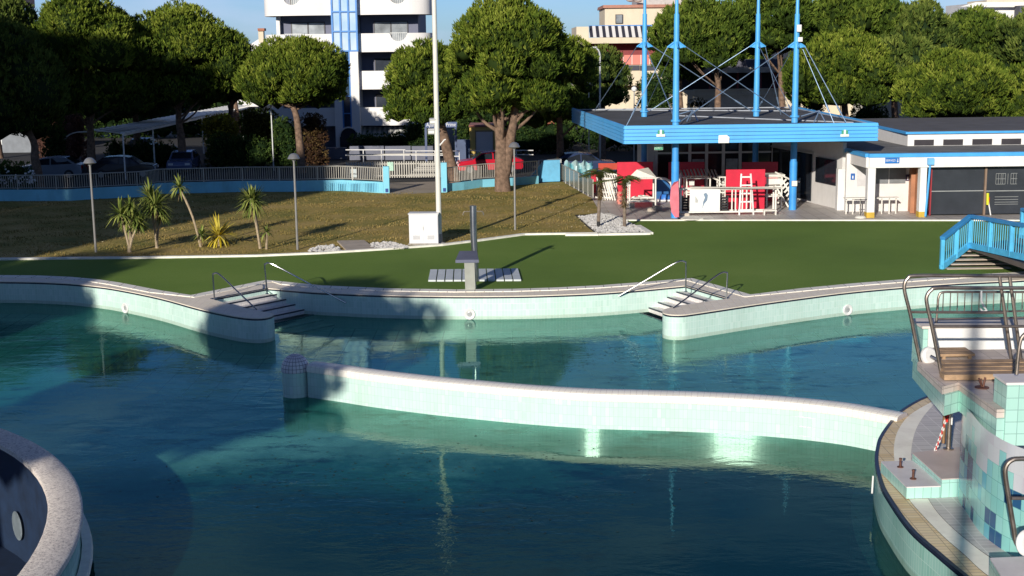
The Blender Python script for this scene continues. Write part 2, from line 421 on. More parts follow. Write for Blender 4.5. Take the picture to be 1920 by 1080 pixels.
# pool coping
cop_poly = L_outs + L_in + BACKs + R_in + R_outs + cop_outer[::-1]
mb = MB(); mb.poly(cop_poly, .03)
mb.wall([p for p in cop_outer], -.02, .03)
mb.wall(hole, -.0, .03)
tag(mb.build('pool_coping', pave_m), kind='structure')
tag(ribbon(cop_outer, .42, -.02, .055, side=-1).build('pool_coping_edge', stone_j), kind='structure')

# pool walls
wmb = MB()
def pw(pts, z0=-3.6): wmb.wall(pts, z0, 0)
pw(hole)
pw([R_outs[-1], NEAR[0], NEAR[1], L_outs[0]])
tag(wmb.build('pool_wall', mint_m, smooth=True), kind='structure')

# stairs into the pool
step_m = tiles('white_step_tiles', [(.8, .76, .74), (.86, .82, .8)], .25, .12, (.6, .56, .54), .01, .5)
nose_m = M('dark_step_nosing', (.02, .025, .05), .4)
def steps(a, b, dirv, name, label, ext):
    """a: pier side end of the top edge, b: wall side; steps run along dirv"""
    root = empty(name, (0, 0, 0), 0, label, 'pool steps', 'steps into the pool')
    ax = (b-a).normalized(); dirv = dirv.normalized()
    t_, n_ = MB(), MB()
    for k in range(9):
        z = -.15*(k+1)
        o = a + dirv*(.36*k); 
        p0 = o - ax*.5; p1 = o + ax*((b-a).length + ext)
        q = [p0, p1, p1+dirv*.36*1.0, p0+dirv*.36*1.0]
        t_.prism([Vector((v.x, v.y)) for v in q], -3.4, z)
        r0_ = o - ax*.5; r1_ = p1
        zt = z+.15 if k else 0
        n_.bar(Vector((p0.x, p0.y, z-.015))+dirv*.345, Vector((p1.x, p1.y, z-.015))+dirv*.345, .05, .04)
    t_.build('tread', step_m, root); n_.build('nosing', nose_m, root)
    n2 = MB().bar(a+Vector((0, 0, .034)), b+Vector((0, 0, .034)), .07, .012); n2.build('top_edge', nose_m, root)
    return root
A1, A2 = P(395, 562), P(502, 542); B1, B2 = P(1367, 561), P(1285, 537)
def perp(a, b, sgn): d = (b-a); return Vector((-d.y, d.x, 0))*sgn
dl = Vector((.62, -.785, 0)); dl = Vector(((P(510, 589)-A1).x, (P(510, 589)-A1).y, 0))
dr = Vector(((P(1247, 581)-B1).x, (P(1247, 581)-B1).y, 0))
steps(A1, A2, dl, 'pool_steps', 'wide white steps with dark nosings going down beside the left pier', 1.2)
steps(B1, B2, dr, 'pool_steps', 'sunlit white steps with dark nosings behind the rounded right pier', 1.2)

# floor of the pool
m, nt, b = newmat('pool_floor')
tcn = nt.nodes.new('ShaderNodeTexCoord'); br = nt.nodes.new('ShaderNodeTexBrick'); nt.links.new(tcn.outputs['UV'], br.inputs['Vector'])
br.inputs['Scale'].default_value = 1; br.offset = 0; br.inputs['Brick Width'].default_value = .75; br.inputs['Row Height'].default_value = .75; br.inputs['Mortar Size'].default_value = .022
br.inputs['Color1'].default_value = (.46, .78, .76, 1); br.inputs['Color2'].default_value = (.42, .74, .72, 1); br.inputs['Mortar'].default_value = (.10, .26, .30, 1)
d1 = noise(nt, .35, 8, .75, stretch=(1, .5, 1)); d2 = noise(nt, 2.6, 6, .7, stretch=(.6, 1.3, 1))
dd = nt.nodes.new('ShaderNodeMath'); dd.operation = 'MULTIPLY'
nt.links.new(ramp(nt, d1, [(.47, 0.0), (.6, 1.0)]), dd.inputs[0]); nt.links.new(ramp(nt, d2, [(.5, 0.0), (.6, .8)]), dd.inputs[1])
colf = mixc(nt, dd.outputs[0], br.outputs[0], (.03, .05, .03))
nt.links.new(colf, b.inputs['Base Color']); b.inputs['Roughness'].default_value = .8
floor_m = m
DIVW = PX([(578, 745), (640, 754), (700, 763.5), (813, 778), (900, 787), (983, 795), (1100, 803.5), (1210, 807), (1320, 811), (1420, 817), (1500, 824), (1580, 834), (1640, 845.5)], -.75)
DIVW = [Vector((p.x, p.y, 0)) for p in DIVW]
divs = spl(DIVW, 4)
mid = [Vector((-36, 38, 0)), Vector((-13, 36.5, 0))] + divs + [Vector((10.5, 28.5, 0)), Vector((36, 27, 0))]
sh = L_outs + L_in + BACKs + R_in + R_outs
mb = MB()
pz = [Vector((p.x, p.y, -1.55)) for p in sh]
tag(MB().poly([Vector((p.x, p.y)) for p in (sh + mid[::-1])], -1.15).build('shallow_pool_floor', floor_m), kind='structure')
# deep floor
m, nt, b = newmat('deep_pool_floor')
tcn = nt.nodes.new('ShaderNodeTexCoord'); sx = nt.nodes.new('ShaderNodeSeparateXYZ'); nt.links.new(tcn.outputs['Object'], sx.inputs[0])
def mth(nt, op, a, bb=None):
    n = nt.nodes.new('ShaderNodeMath'); n.operation = op
    for i, v in enumerate((a, bb)):
        if v is None: continue
        if isinstance(v, (int, float)): n.inputs[i].default_value = v
        else: nt.links.new(v, n.inputs[i])
    return n.outputs[0]
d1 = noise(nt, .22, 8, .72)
# light lost with depth, toward the near right, put into the colour; silt patches
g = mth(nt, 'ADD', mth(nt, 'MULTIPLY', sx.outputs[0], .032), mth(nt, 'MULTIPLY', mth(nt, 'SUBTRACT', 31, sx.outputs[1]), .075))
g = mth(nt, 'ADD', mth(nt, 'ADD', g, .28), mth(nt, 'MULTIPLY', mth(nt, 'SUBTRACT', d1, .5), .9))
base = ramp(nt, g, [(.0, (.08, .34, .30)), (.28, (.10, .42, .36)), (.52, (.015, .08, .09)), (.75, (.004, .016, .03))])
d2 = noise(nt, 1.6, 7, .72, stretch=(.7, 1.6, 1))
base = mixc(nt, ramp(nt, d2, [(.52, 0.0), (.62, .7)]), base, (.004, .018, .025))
nt.links.new(base, b.inputs['Base Color']); b.inputs['Roughness'].default_value = .9
deep_m = m
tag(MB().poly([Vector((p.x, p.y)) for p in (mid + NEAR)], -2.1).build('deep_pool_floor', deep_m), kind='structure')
tag(MB().wall(mid, -3.35, -1.151).build('pool_floor_step', deep_m), kind='structure')
yel = M('yellow_floor_line', (.62, .44, .03), .8)
a, c = P(128, 882, -.79), P(527, 771, -.79)
tag(MB().bar(a+Vector((0, 0, -.0)), c, .36, .008).build('pool_lane_line', yel), kind='structure')
band = spl(PX([(1060, 690), (1150, 703), (1250, 713), (1350, 717), (1450, 717), (1560, 711), (1650, 700), (1760, 680)], -.80), 5)
tag(ribbon([Vector((p.x, p.y, 0)) for p in band], 1.15, -.83, -.80).build('pool_floor_band', M('dark_blue_floor_tiles', (.03, .10, .20), .6)), kind='structure')

# water: clear tinted body with some suspended silt that scatters light, mirror-like surface with wind ripples
def water(name, stops, axis_expr, turb, tint):
    m = bpy.data.materials.new(name); m.use_nodes = True; nt = m.node_tree; nt.nodes.clear()
    out = nt.nodes.new('ShaderNodeOutputMaterial'); tr = nt.nodes.new('ShaderNodeBsdfTransparent'); tr.inputs[0].default_value = tint
    gl = nt.nodes.new('ShaderNodeBsdfGlossy'); gl.inputs['Roughness'].default_value = .012; gl.inputs[0].default_value = (.58, .90, .74, 1)
    df = nt.nodes.new('ShaderNodeBsdfDiffuse')
    tcn = nt.nodes.new('ShaderNodeTexCoord'); sx = nt.nodes.new('ShaderNodeSeparateXYZ'); nt.links.new(tcn.outputs['Object'], sx.inputs[0])
    d1 = noise(nt, .22, 8, .72); g = axis_expr(nt, sx, d1)
    base = ramp(nt, g, stops)
    d2 = noise(nt, 1.3, 8, .75, stretch=(.7, 1.5, 1)); d3 = noise(nt, .3, 4, .6)
    patch = mth(nt, 'MULTIPLY', ramp(nt, d2, [(.50, 0.0), (.60, .75)]), ramp(nt, d3, [(.46, 0.0), (.56, 1.0)]))
    base = mixc(nt, patch, base, tuple(c*.35 for c in stops[-1][1]) if name == 'deep' else (.02, .09, .11))
    nt.links.new(base, df.inputs[0])
    bodym = nt.nodes.new('ShaderNodeMixShader'); bodym.inputs[0].default_value = turb; nt.links.new(tr.outputs[0], bodym.inputs[1]); nt.links.new(df.outputs[0], bodym.inputs[2])
    fr = nt.nodes.new('ShaderNodeFresnel'); fr.inputs[0].default_value = 1.33
    n1 = noise(nt, 1.7, 4, .55, stretch=(.55, 1.1, 1), dist=.4); n2 = noise(nt, .16, 3, .5); n3 = noise(nt, 7.5, 3, .6, stretch=(.5, 1.2, 1))
    amp = ramp(nt, n2, [(.42, .12), (.62, 1.0)])
    hh = mth(nt, 'ADD', mth(nt, 'MULTIPLY', n1, amp), mth(nt, 'MULTIPLY', n3, mth(nt, 'MULTIPLY', amp, .24)))
    bp = nt.nodes.new('ShaderNodeBump'); bp.inputs['Strength'].default_value = .35; bp.inputs['Distance'].default_value = .05
    nt.links.new(hh, bp.inputs['Height'])
    nt.links.new(bp.outputs[0], gl.inputs['Normal']); nt.links.new(bp.outputs[0], fr.inputs['Normal'])
    mx = nt.nodes.new('ShaderNodeMixShader'); nt.links.new(fr.outputs[0], mx.inputs[0]); nt.links.new(bodym.outputs[0], mx.inputs[1]); nt.links.new(gl.outputs[0], mx.inputs[2])
    nt.links.new(mx.outputs[0], out.inputs[0]); return m
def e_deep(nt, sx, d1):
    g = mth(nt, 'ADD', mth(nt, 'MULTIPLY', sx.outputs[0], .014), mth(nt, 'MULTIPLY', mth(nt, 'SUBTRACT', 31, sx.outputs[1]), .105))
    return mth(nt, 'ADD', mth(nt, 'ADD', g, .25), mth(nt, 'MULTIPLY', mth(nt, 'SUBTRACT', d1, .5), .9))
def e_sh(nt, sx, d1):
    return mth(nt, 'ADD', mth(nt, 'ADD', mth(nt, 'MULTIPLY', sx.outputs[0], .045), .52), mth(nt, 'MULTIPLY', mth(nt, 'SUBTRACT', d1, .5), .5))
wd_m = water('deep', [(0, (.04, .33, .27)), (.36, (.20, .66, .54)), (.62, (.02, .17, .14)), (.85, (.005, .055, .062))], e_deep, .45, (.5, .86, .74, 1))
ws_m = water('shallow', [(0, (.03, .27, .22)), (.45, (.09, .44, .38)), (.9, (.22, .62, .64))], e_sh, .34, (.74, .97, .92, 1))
tag(MB().poly([Vector((p.x, p.y)) for p in (sh + mid[::-1])], -.75).build('shallow_pool_water', ws_m), kind='structure')
ro = [P(x, y, .25) for x, y in [(0, 805), (56, 822), (111, 863), (133, 891), (150, 935), (150, 969), (139, 1016), (103, 1080)]]
def fit(pts):
    A = np.array([[2*p.x, 2*p.y, 1] for p in pts]); bb = np.array([p.x**2+p.y**2 for p in pts]); s_ = np.linalg.lstsq(A, bb, rcond=None)[0]
    return s_[0], s_[1], math.sqrt(s_[2]+s_[0]**2+s_[1]**2)
cx, cy, cr = fit(ro)
circle = [Vector((cx+(cr-.1)*math.cos(t), cy+(cr-.1)*math.sin(t), 0)) for t in [2*math.pi*i/64 for i in range(64)]]
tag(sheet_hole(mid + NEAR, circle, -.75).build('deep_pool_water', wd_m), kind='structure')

# divider wall with a domed end post
cap_m = tiles('white_mosaic_cap', [(.86, .82, .74), (.90, .86, .79)], .14, .14, (.5, .44, .44), .006, .4)
dv = empty('divider_wall', (0, 0, 0), 0, 'long curved low wall of mint tiles with a rounded white cap standing in the pool', 'pool wall')
def normals(pts):
    o = []
    for i in range(len(pts)):
        d = (pts[min(i+1, len(pts)-1)]-pts[max(i-1, 0)]); d.z = 0; d.normalize(); o.append(Vector((-d.y, d.x, 0)))
    return o
ends = divs + [divs[-1] + (divs[-1]-divs[-2]).normalized()*.5]
nn = normals(ends); TW = .46
body = MB(); body.wall(ends, -3.3, -.07); body.wall([p+n*TW for p, n in zip(ends, nn)][::-1], -3.3, -.07)
# wall tiles start under the dark tile zone so use the plain mint
mintp = tiles('mint_divider_tiles', [(.55, .75, .68), (.60, .79, .73), (.57, .77, .70), (.66, .82, .77)], .1, .22, (.42, .58, .52), .006, .12)
body.build('wall_body', mintp, dv, smooth=True)
cap = MB(); prof = [(-.03, -.08), (-.035, .02), (-.01, .085), (.05, .115), (TW/2, .13), (TW-.05, .115), (TW+.01, .085), (TW+.035, .02), (TW+.03, -.08)]
vs, fs, uvs = [], [], []; ls = [0]
for i in range(1, len(ends)): ls.append(ls[-1]+(ends[i]-ends[i-1]).length)
for p, n in zip(ends, nn):
    for o_, z in prof: vs.append(Vector((p.x, p.y, z))+n*o_)
k = len(prof)
for i in range(len(ends)-1):
    for j in range(k-1):
        fs.append((i*k+j, (i+1)*k+j, (i+1)*k+j+1, i*k+j+1)); a, bb = j*.09, (j+1)*.09
        uvs.append([(ls[i], a), (ls[i+1], a), (ls[i+1], bb), (ls[i], bb)])
fs.append(tuple(range(k))); uvs.append([(0, 0)]*k); fs.append(tuple((len(ends)-1)*k+j for j in range(k-1, -1, -1))); uvs.append([(0, 0)]*k)
cap.add(vs, fs, uvs); cap.build('wall_cap', cap_m, dv, smooth=True)
pc = P(552, 747, -.75); rp = .345; pc.y += rp
post = MB().lathe([(rp, -3.3), (rp, -.1)], (pc.x, pc.y, 0), 28); post.build('end_post', mintp, dv, smooth=True)
dome = MB().lathe([(rp+.02, -.1)]+[((rp+.02)*math.cos(a), -.06+.40*math.sin(a)) for a in [R(x) for x in range(0, 90, 10)]]+[(.002, .34)], (pc.x, pc.y, 0), 28)
dome.build('dome_cap', tiles('grey_mosaic_dome', [(.74, .68, .74), (.84, .78, .82)], .1, .1, (.12, .1, .16), .014, .4), dv, smooth=True)

# ring basin bottom left
ro = [P(x, y, .25) for x, y in [(0, 805), (56, 822), (111, 863), (133, 891), (150, 935), (150, 969), (139, 1016), (103, 1080)]]
def fit(pts):
    A = np.array([[2*p.x, 2*p.y, 1] for p in pts]); bb = np.array([p.x**2+p.y**2 for p in pts]); s_ = np.linalg.lstsq(A, bb, rcond=None)[0]
    return s_[0], s_[1], math.sqrt(s_[2]+s_[0]**2+s_[1]**2)
cx, cy, cr = fit(ro)
ri = [P(x, y, .25) for x, y in [(0, 831), (42, 855), (67, 885), (83, 919), (89, 958), (83, 997), (67, 1030), (36, 1080)]]
ir = sum(math.hypot(p.x-cx, p.y-cy) for p in ri)/len(ri)
print('RING', cx, cy, cr, ir)
gran = ground_mat('terrazzo_granite', [(.38, (.2, .17, .17)), (.45, (.66, .58, .52)), (.56, (.95, .87, .78))], (24, 60), .5, 60, .8)
navy = M('navy_basin_tiles', (.008, .024, .062), .75, var=.35, scale=2.5)
rg = empty('round_basin', (cx, cy, 0), 0, 'round raised basin with a broad speckled granite rim', 'basin')
def circ(r, n=96): return [Vector((r*math.cos(2*math.pi*k/n), r*math.sin(2*math.pi*k/n), 0)) for k in range(n+1)]
MB().lathe([(ir-.02, .16), (ir-.02, .25), (ir+.01, .27), (cr-.03, .27), (cr+.02, .24), (cr+.02, .15)], n=120, caps=False).build('rim', gran, rg, smooth=True)
MB().wall(circ(cr-.06), -3.3, .16).build('outer_wall', mint2_m, rg, smooth=True)
MB().wall(circ(ir+.03)[::-1], -3.0, .17).build('inner_wall', navy, rg, smooth=True)
MB().poly(circ(cr-.07)[:-1], -2.04).build('basin_floor', navy, rg)
MB().lathe([(cr-.04, -.42), (cr+.12, -.42), (cr+.14, -.5), (cr-.04, -.52)], n=120, caps=False).build('ledge', whitep, rg, smooth=True)
# underwater lamp disc on the inside of the rim
dr_ = ray(36, 985)
tq = max(range(400), key=lambda i: -abs(math.hypot((CAMP+dr_*(i*.0001)).x-cx, (CAMP+dr_*(i*.0001)).y-cy)-ir) if i > 60 and (CAMP+dr_*(i*.0001)).z < -.2 else -1e9)
dpx = CAMP+dr_*(tq*.0001); print('LENS', dpx)
an = math.atan2(dpx.y-cy, dpx.x-cx)
d_ = Vector((math.cos(an), math.sin(an), 0)); cc = d_*(ir-.01); tt = Vector((-d_.y, d_.x, 0))
ring = [cc - d_*.03 + tt*(.28*math.cos(q)) + Vector((0, 0, dpx.z+.30*math.sin(q))) for q in [2*math.pi*i/28 for i in range(28)]]
MB().add(ring, [tuple(range(27, -1, -1)), tuple(range(28))]).build('lamp_lens', M('pale_lens', (.32, .38, .42), .3), rg)

# right curved terrace in the foreground
edge = PX([(1775, 731), (1765, 735), (1728, 748), (1700, 763), (1680, 778), (1662, 800), (1650, 818), (1644, 833), (1640, 865), (1649, 906), (1665, 937), (1704, 992), (1755, 1038), (1805, 1080)])
ex, ey, er = fit(edge); print('TERR', ex, ey, er, [round(math.hypot(p.x-ex, p.y-ey), 2) for p in edge])
edge2 = PX([(1855, 1118), (1920, 1160)])
es = spl([P(1830, 716)]+edge[1:]+edge2, 5)
back_r = [Vector((30, 14, 0)), Vector((30, 29, 0)), Vector((14, 30.5, 0))]
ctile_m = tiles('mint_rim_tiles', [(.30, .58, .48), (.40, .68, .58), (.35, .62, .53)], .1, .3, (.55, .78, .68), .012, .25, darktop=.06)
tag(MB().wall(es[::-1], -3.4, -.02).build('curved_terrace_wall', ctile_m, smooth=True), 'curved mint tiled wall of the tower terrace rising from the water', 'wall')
nes = normals(es)
lo_ = [p - n*.42 for p, n in zip(es, nes)] if (es[10]-nes[10]-Vector((18.4, 21.5, 0))).length > (es[10]-Vector((18.4, 21.5, 0))).length else [p + n*.42 for p, n in zip(es, nes)]
tag(MB().wall(lo_, -2.2, -1.0).poly([p.xy for p in es]+[p.xy for p in lo_[::-1]], -1.0).build('submerged_ledge', mintp), 'pale submerged ledge at the foot of the curved terrace wall', 'ledge')
dke = ribbon([Vector((p.x, p.y, 0)) for p in es], .07, -.02, .025, side=1)
tag(dke.build('dark_edge_tiles', nose_m), 'thin line of dark tiles edging the curved terrace', 'tile edging')
t1 = PX([(1800, 728), (1747, 755), (1717, 772), (1700, 785), (1688, 801), (1680, 818), (1676, 840), (1677, 866), (1684, 897), (1704, 937), (1730, 968), (1768, 1007), (1807, 1041), (1849, 1079), (1920, 1125)])
t1s = spl(t1, 4)
t2 = PX([(1800, 735), (1757, 757), (1745, 767), (1730, 785), (1718, 806), (1711, 830), (1708, 862), (1715, 895), (1740, 937), (1761, 967), (1797, 1002), (1854, 1046), (1920, 1085)])
t2s = spl(t2, 4)
tan = MB().poly([Vector((p.x, p.y)) for p in (es + t1s[::-1])], .012); tag(tan.build('terrace_tan_border', tan_m), kind='structure')
wht = MB().poly([Vector((p.x, p.y)) for p in (t1s + t2s[::-1])], .02); tag(wht.build('terrace_white_border', M('cream_render', (.96, .90, .80), .8, var=.12, scale=1.5, dirt=.15)), kind='structure')
tag(MB().poly([Vector((p.x, p.y)) for p in (t2s + back_r)], .028).build('terrace_floor', tiles('grey_deck_tiles', [(.50, .46, .45), (.60, .56, .54)], .3, .14, (.75, .7, .68), .014, .6)), kind='structure')
# =================================================================== TOWER (right foreground)
ZP = 2.15
tw = empty('slide_tower', (0, 0, 0), 0, 'mint and blue tiled slide tower with platform at the right edge', 'pool tower')
mosaic = tiles('mosaic_tower_tiles', [(.26, .62, .58), (.34, .70, .62), (.28, .62, .66)], .2, .27, (.16, .42, .40), .01, .2, patch=(.26, .53, (.03, .11, .24), .60, (.16, .52, .62)), topw=1.15)
tb = PX([(1830, 805), (1812, 860), (1802, 900), (1796, 935), (1811, 962), (1837, 1000), (1872, 1029), (1905, 1047), (1960, 1075)])
tbs = spl(tb, 5)
MB().wall(tbs[::-1], .0, ZP-.35).build('mosaic_wall', mosaic, tw, smooth=True)
# platform slab
A_ = P(1720, 680, ZP); B_ = P(1767, 725, ZP); C_ = P(1798, 717, ZP); D_ = P(1869, 768, ZP); E_ = D_ + Vector((.25, .02, 0))
right = [Vector((14, E_.y, 0)), Vector((14, A_.y+1.0, 0)), Vector((A_.x+.6, A_.y+1.0, 0))]
pl = [A_, B_, C_, D_, E_] + right
MB().prism([Vector((p.x, p.y)) for p in pl], ZP-.14, ZP, bottom=True).build('platform_top', tiles('tower_floor_tiles', [(.55, .47, .42), (.66, .57, .52)], .3, .3, (.35, .3, .27), .012, .6), tw)
inn = [B_+Vector((.04, -.02, 0)), C_+Vector((.02, -.02, 0)), D_+Vector((0, -.02, 0)), E_+Vector((0, -.02, 0)), Vector((14.1, E_.y-.02, 0)), Vector((14.1, A_.y+.9, 0)), Vector((B_.x+.3, A_.y+.9, 0))]
MB().prism([Vector((p.x, p.y)) for p in inn], ZP-.52, ZP-.142, bottom=True).build('platform_beam', mint2_m, tw)
# block by the near edge of the platform
k0 = H(1886, 760, D_.y-.04); k0.y = D_.y-.04
bl = MB(); bl.bx(k0.x, k0.x+3, k0.y, k0.y+.55, ZP-.60, ZP+.42); bl.build('tiled_block', mint2_m, tw)
bl = MB(); bl.bx(k0.x-.02, k0.x+3, k0.y-.02, k0.y+.57, ZP+.422, ZP+.46); bl.build('block_cap', M('pale_cap_tiles', (.78, .72, .7), .5, var=.1), tw)
# far parapet
yp = H(1728, 690, 25.4)
pr = MB(); xl = H(1740, 640, 25.4).x; zt = H(1800, 615, 25.4).z
pr.bx(xl, 16, 25.4, 26.1, ZP-.5, zt); pr.build('white_parapet', white, tw)
MB().bx(xl-.14, 16, 25.36, 26.16, zt+.002, zt+.05).build('parapet_coping', M('pinkish_coping', (.78, .70, .62), .7), tw)
MB().bx(xl-.1, xl-.004, 25.42, 26.08, ZP-.5, zt-.002).build('parapet_end', mint2_m, tw)
tag(tw, None)
# wooden bench and planks
wood = M('weathered_teak', (.44, .29, .17), .7, var=.45, scale=3, bmp=.3, dirt=.2)
bn = empty('wooden_bench', (0, 0, 0), 0, 'low slatted brown wooden bench on the slide tower platform', 'bench')
yb = 24.1
x0, x1 = H(1763, 665, yb).x, H(1828, 665, yb).x
z1 = H(1800, 651, yb+.55).z
mb = MB()
for i in range(4): mb.bx(x0, x1, yb+.14*i, yb+.14*i+.125, z1-.05, z1)
mb.build('seat', wood, bn)
for xx in (x0+.08, x1-.08):
    for yy in (yb+.05, yb+.48): MB().bx(xx-.03, xx+.03, yy-.03, yy+.03, ZP, z1-.052).build('leg', wood, bn)
mb = MB()
for i in range(4):
    y_ = 23.55-.27*i; xa = H(1762, 700, y_).x
    mb.bx(xa, xa+2.7, y_-.25, y_, ZP+.02, ZP+.13-.005*i)
tag(mb.build('timber_decking', wood), 'broad brown timber planks laid across the tower platform', 'decking')
# float and pipe
fl = empty('round_float', (0, 0, 0), 0, 'big round white float with a short grey spindle on the platform corner', 'float')
fc = H(1741, 667, 23.95)
pts = []
prof = [(.001, -.06), (.13, -.06), (.165, -.03), (.17, 0), (.165, .03), (.13, .06), (.001, .06)]
l_ = MB().lathe(prof, n=24); o = l_.build('disc', white, fl, smooth=True); o.location = fc; o.rotation_euler = (R(78), 0, R(25))
MB().tube([fc+Vector((.02, -.05, 0)), fc+Vector((.22, -.22, -.09))], .035).build('spindle', steel, fl, smooth=True)

def hoop(name, label, pix, Y, r, mids=(), posts=(), mat=None, extra=None, cat='handrail', grp=None):
    root = empty(name, (0, 0, 0), 0, label, cat, grp)
    pts = [H(x, y, Y) for x, y in pix]
    MB().tube(spl(pts, 5), r, 10).build('top_tube', mat or steel_w, root, smooth=True)
    if mids:
        mb = MB()
        for a, b in mids: mb.tube([H(*a, Y), H(*b, Y)], r*.8, 8)
        mb.build('mid_rail', mat or steel_w, root, smooth=True)
    for a, b in posts:
        MB().tube([H(*a, Y), H(*b, Y)], r, 8).build('post', mat or steel_w, root, smooth=True)
    return root
hoop('guard_rail', 'outer steel guard rail hoop rising slanted from the platform corner', [(1727, 684), (1717, 640), (1707, 590), (1697, 550), (1696, 533), (1702, 522), (1716, 517), (1800, 517), (1900, 517.5), (2000, 518)], 24.0, .034, mids=[((1706, 585), (1887, 586))], posts=[((1874, 518), (1897, 678)), ((1893, 518), (1915, 678))])
hoop('guard_rail', 'nearer steel guard rail hoop with bent corner in front of the bench', [(1766, 706), (1757, 660), (1747, 610), (1738, 570), (1738, 555), (1746, 544), (1760, 540), (1840, 540), (1920, 540), (2000, 540)], 23.0, .034, mids=[((1749, 612), (2000, 612))])
g = hoop('barred_rail', 'dark rail with thin vertical bars behind the two guard rails', [(1755, 612), (1758, 575), (1760, 556), (1768, 548), (1800, 547.5), (1920, 547.5), (1990, 548)], 25.7, .024, mids=[((1756, 598), (1990, 594)), ((1758, 586), (1990, 582))])
mb = MB()
for i in range(18):
    x = 1769+13.5*i; mb.tube([H(x, 548, 25.7), H(x-1.5, 584, 25.7)], .011, 6)
mb.build('bars', steel_w, g)
tag(hoop('guard_rail', 'steel rail post bending right on top of the tiled block', [(1906, 702), (1909, 668), (1913, 640), (1920, 628), (1935, 622), (1990, 620)], k0.y+.3, .03))
f2 = empty('round_float', (0, 0, 0), 0, 'pale green white float at the foot of the bottom right hoop rail', 'float')
o = MB().lathe([(.001, -.06), (.15, -.06), (.19, -.03), (.2, 0), (.19, .03), (.15, .06), (.001, .06)], n=24).build('disc', white, f2, smooth=True); o.location = H(1926, 1018, 18.4); o.rotation_euler = (R(78), 0, R(20))
hp = hoop('guard_rail', 'thick steel hoop rail at the bottom right beside the mosaic wall', [(1985, 1030), (1935, 1037), (1908, 1022), (1900, 985), (1891, 930), (1885, 890), (1887, 873), (1897, 863), (1915, 860), (1990, 860)], 18.6, .036, mids=[((1896, 934), (1990, 934))])
# small white rope hanging on the barred rail
tag(MB().tube([H(1840, 545, 25.6), H(1840, 565, 25.55), H(1845, 575, 25.55), H(1850, 582, 25.6), H(1842, 584, 25.6), H(1838, 578, 25.6)], .02, 6).build('white_rope', white, None, smooth=True), 'short white rope knotted over the barred rail', 'rope')
# step boxes on the terrace
boxm = M('pale_box_tiles', (.72, .67, .67), .5, var=.12, bmp=.1)
def quadbox(name, label, top, h, mats, parent=None):
    r_ = empty(name, (0, 0, 0), 0, label, 'step')
    pts = [P(x, y, h) for x, y in top]; pp = [Vector((p.x, p.y)) for p in pts]
    MB().prism(pp, .03, h-.02).build('sides', mats[0], r_)
    MB().prism(pp, h-.0199, h).build('top', mats[1], r_)
    return r_
bt = tiles('step_box_tiles', [(.38, .66, .58), (.46, .74, .66)], .15, .3, (.25, .42, .38), .01, .25)
a = quadbox('tiled_step', 'low mint tiled step box carrying two rusty bolts at the terrace edge', [(1652, 865), (1711, 863.5), (1766, 904), (1764, 911), (1700, 913)], .25, (bt, boxm))
b2 = quadbox('tiled_step', 'higher tiled step box with reddish top next to the mosaic wall', [(1711, 849), (1756, 843), (1800, 838), (1801, 896), (1766, 898)], .38, (bt, M('reddish_step_tiles', (.58, .48, .45), .6, var=.12)))
a3 = quadbox('tiled_step', 'white topped tiled block at the bottom right corner', [(1856, 1046), (1990, 1040), (1990, 1120), (1890, 1100)], .4, (bt, boxm))
rust = M('rusty_bolt', (.16, .07, .05), .6, .4, var=.4, scale=12)
for x, y, w_ in ((1688, 876, 'bolt socket nearer the pool edge on the low step box'), (1712, 898, 'bolt socket nearer the camera on the low step box')):
    p = P(x, y, .25); r_ = empty('anchor_bolt', tuple(p), 0, w_, 'bolt', 'rusty anchor bolts on the step box')
    MB().lathe([(.06, 0), (.06, .012), (.045, .02), (.02, .022)], n=14).build('flange', rust, r_, smooth=True)
    MB().lathe([(.024, .02), (.022, .15), (.03, .152), (.03, .175), (.012, .18)], n=12).build('pin', rust, r_, smooth=True)
p = P(1841, 727, ZP+.0); r_ = empty('mooring_cleat', tuple(p), 0, 'dark forked metal fitting standing on the platform tiles', 'metal fitting')
MB().lathe([(.12, 0), (.12, .015), (.03, .02)], n=16).build('base', rust, r_, smooth=True)
mb = MB(); mb.tube([(0, 0, .01), (-.06, 0, .17)], .016, 8); mb.tube([(.02, 0, .01), (.05, .0, .18)], .02, 8); mb.tube([(0, .02, .01), (0, .05, .15)], .016, 8); mb.build('prongs', rust, r_)
# steel post with stays and a red and white chain
p = P(1778, 842, .38)
ps = empty('steel_post', tuple(p), 0, 'brown steel post with a red strap under the platform corner', 'post')
MB().tube([(0, 0, 0), (0, .0, ZP-.9)], .045, 10).build('pole', steel_w, ps, smooth=True)
MB().lathe([(.1, 0), (.1, .02), (.05, .03)], n=14).build('base_plate', steel_w, ps, smooth=True)
MB().tube([(-.1, .0, .12), (-.1, 0, ZP-.9)], .035, 8).build('side_tube', M('rust_brown_tube', (.28, .16, .08), .5, .3, var=.3), ps, smooth=True)
MB().bar((-.075, -.06, .55), (-.02, -.06, 1.2), .035, .02).build('strap', M('red_strap', (.75, .03, .02), .5), ps)
MB().tube([(.02, -.06, .5), (.02, -.06, 1.25)], .016, 6).build('white_tube', white, ps)
ch = empty('plastic_chain', tuple(p), 0, 'red and white plastic chain hanging from the brown post', 'chain')
c0, c1 = p+Vector((-.09, -.05, .62)), P(1754, 843, .40)
for k in range(12):
    q = c0.lerp(c1, k/11) - p; q.z -= .05*math.sin(math.pi*k/11)
    if k % 2 == 0: mw_ = ch
    pts = [Vector(q)+Vector((.022*math.cos(t)*(1 if k % 2 else .5), .022*math.cos(t)*(.5 if k % 2 else 1), .04*math.sin(t))) for t in [2*math.pi*i/8 for i in range(8)]]
    MB().tube(pts, .011, 5, closed=True).build('link', white if k % 2 else M('red_chain_plastic', (.7, .05, .04), .4), ch)
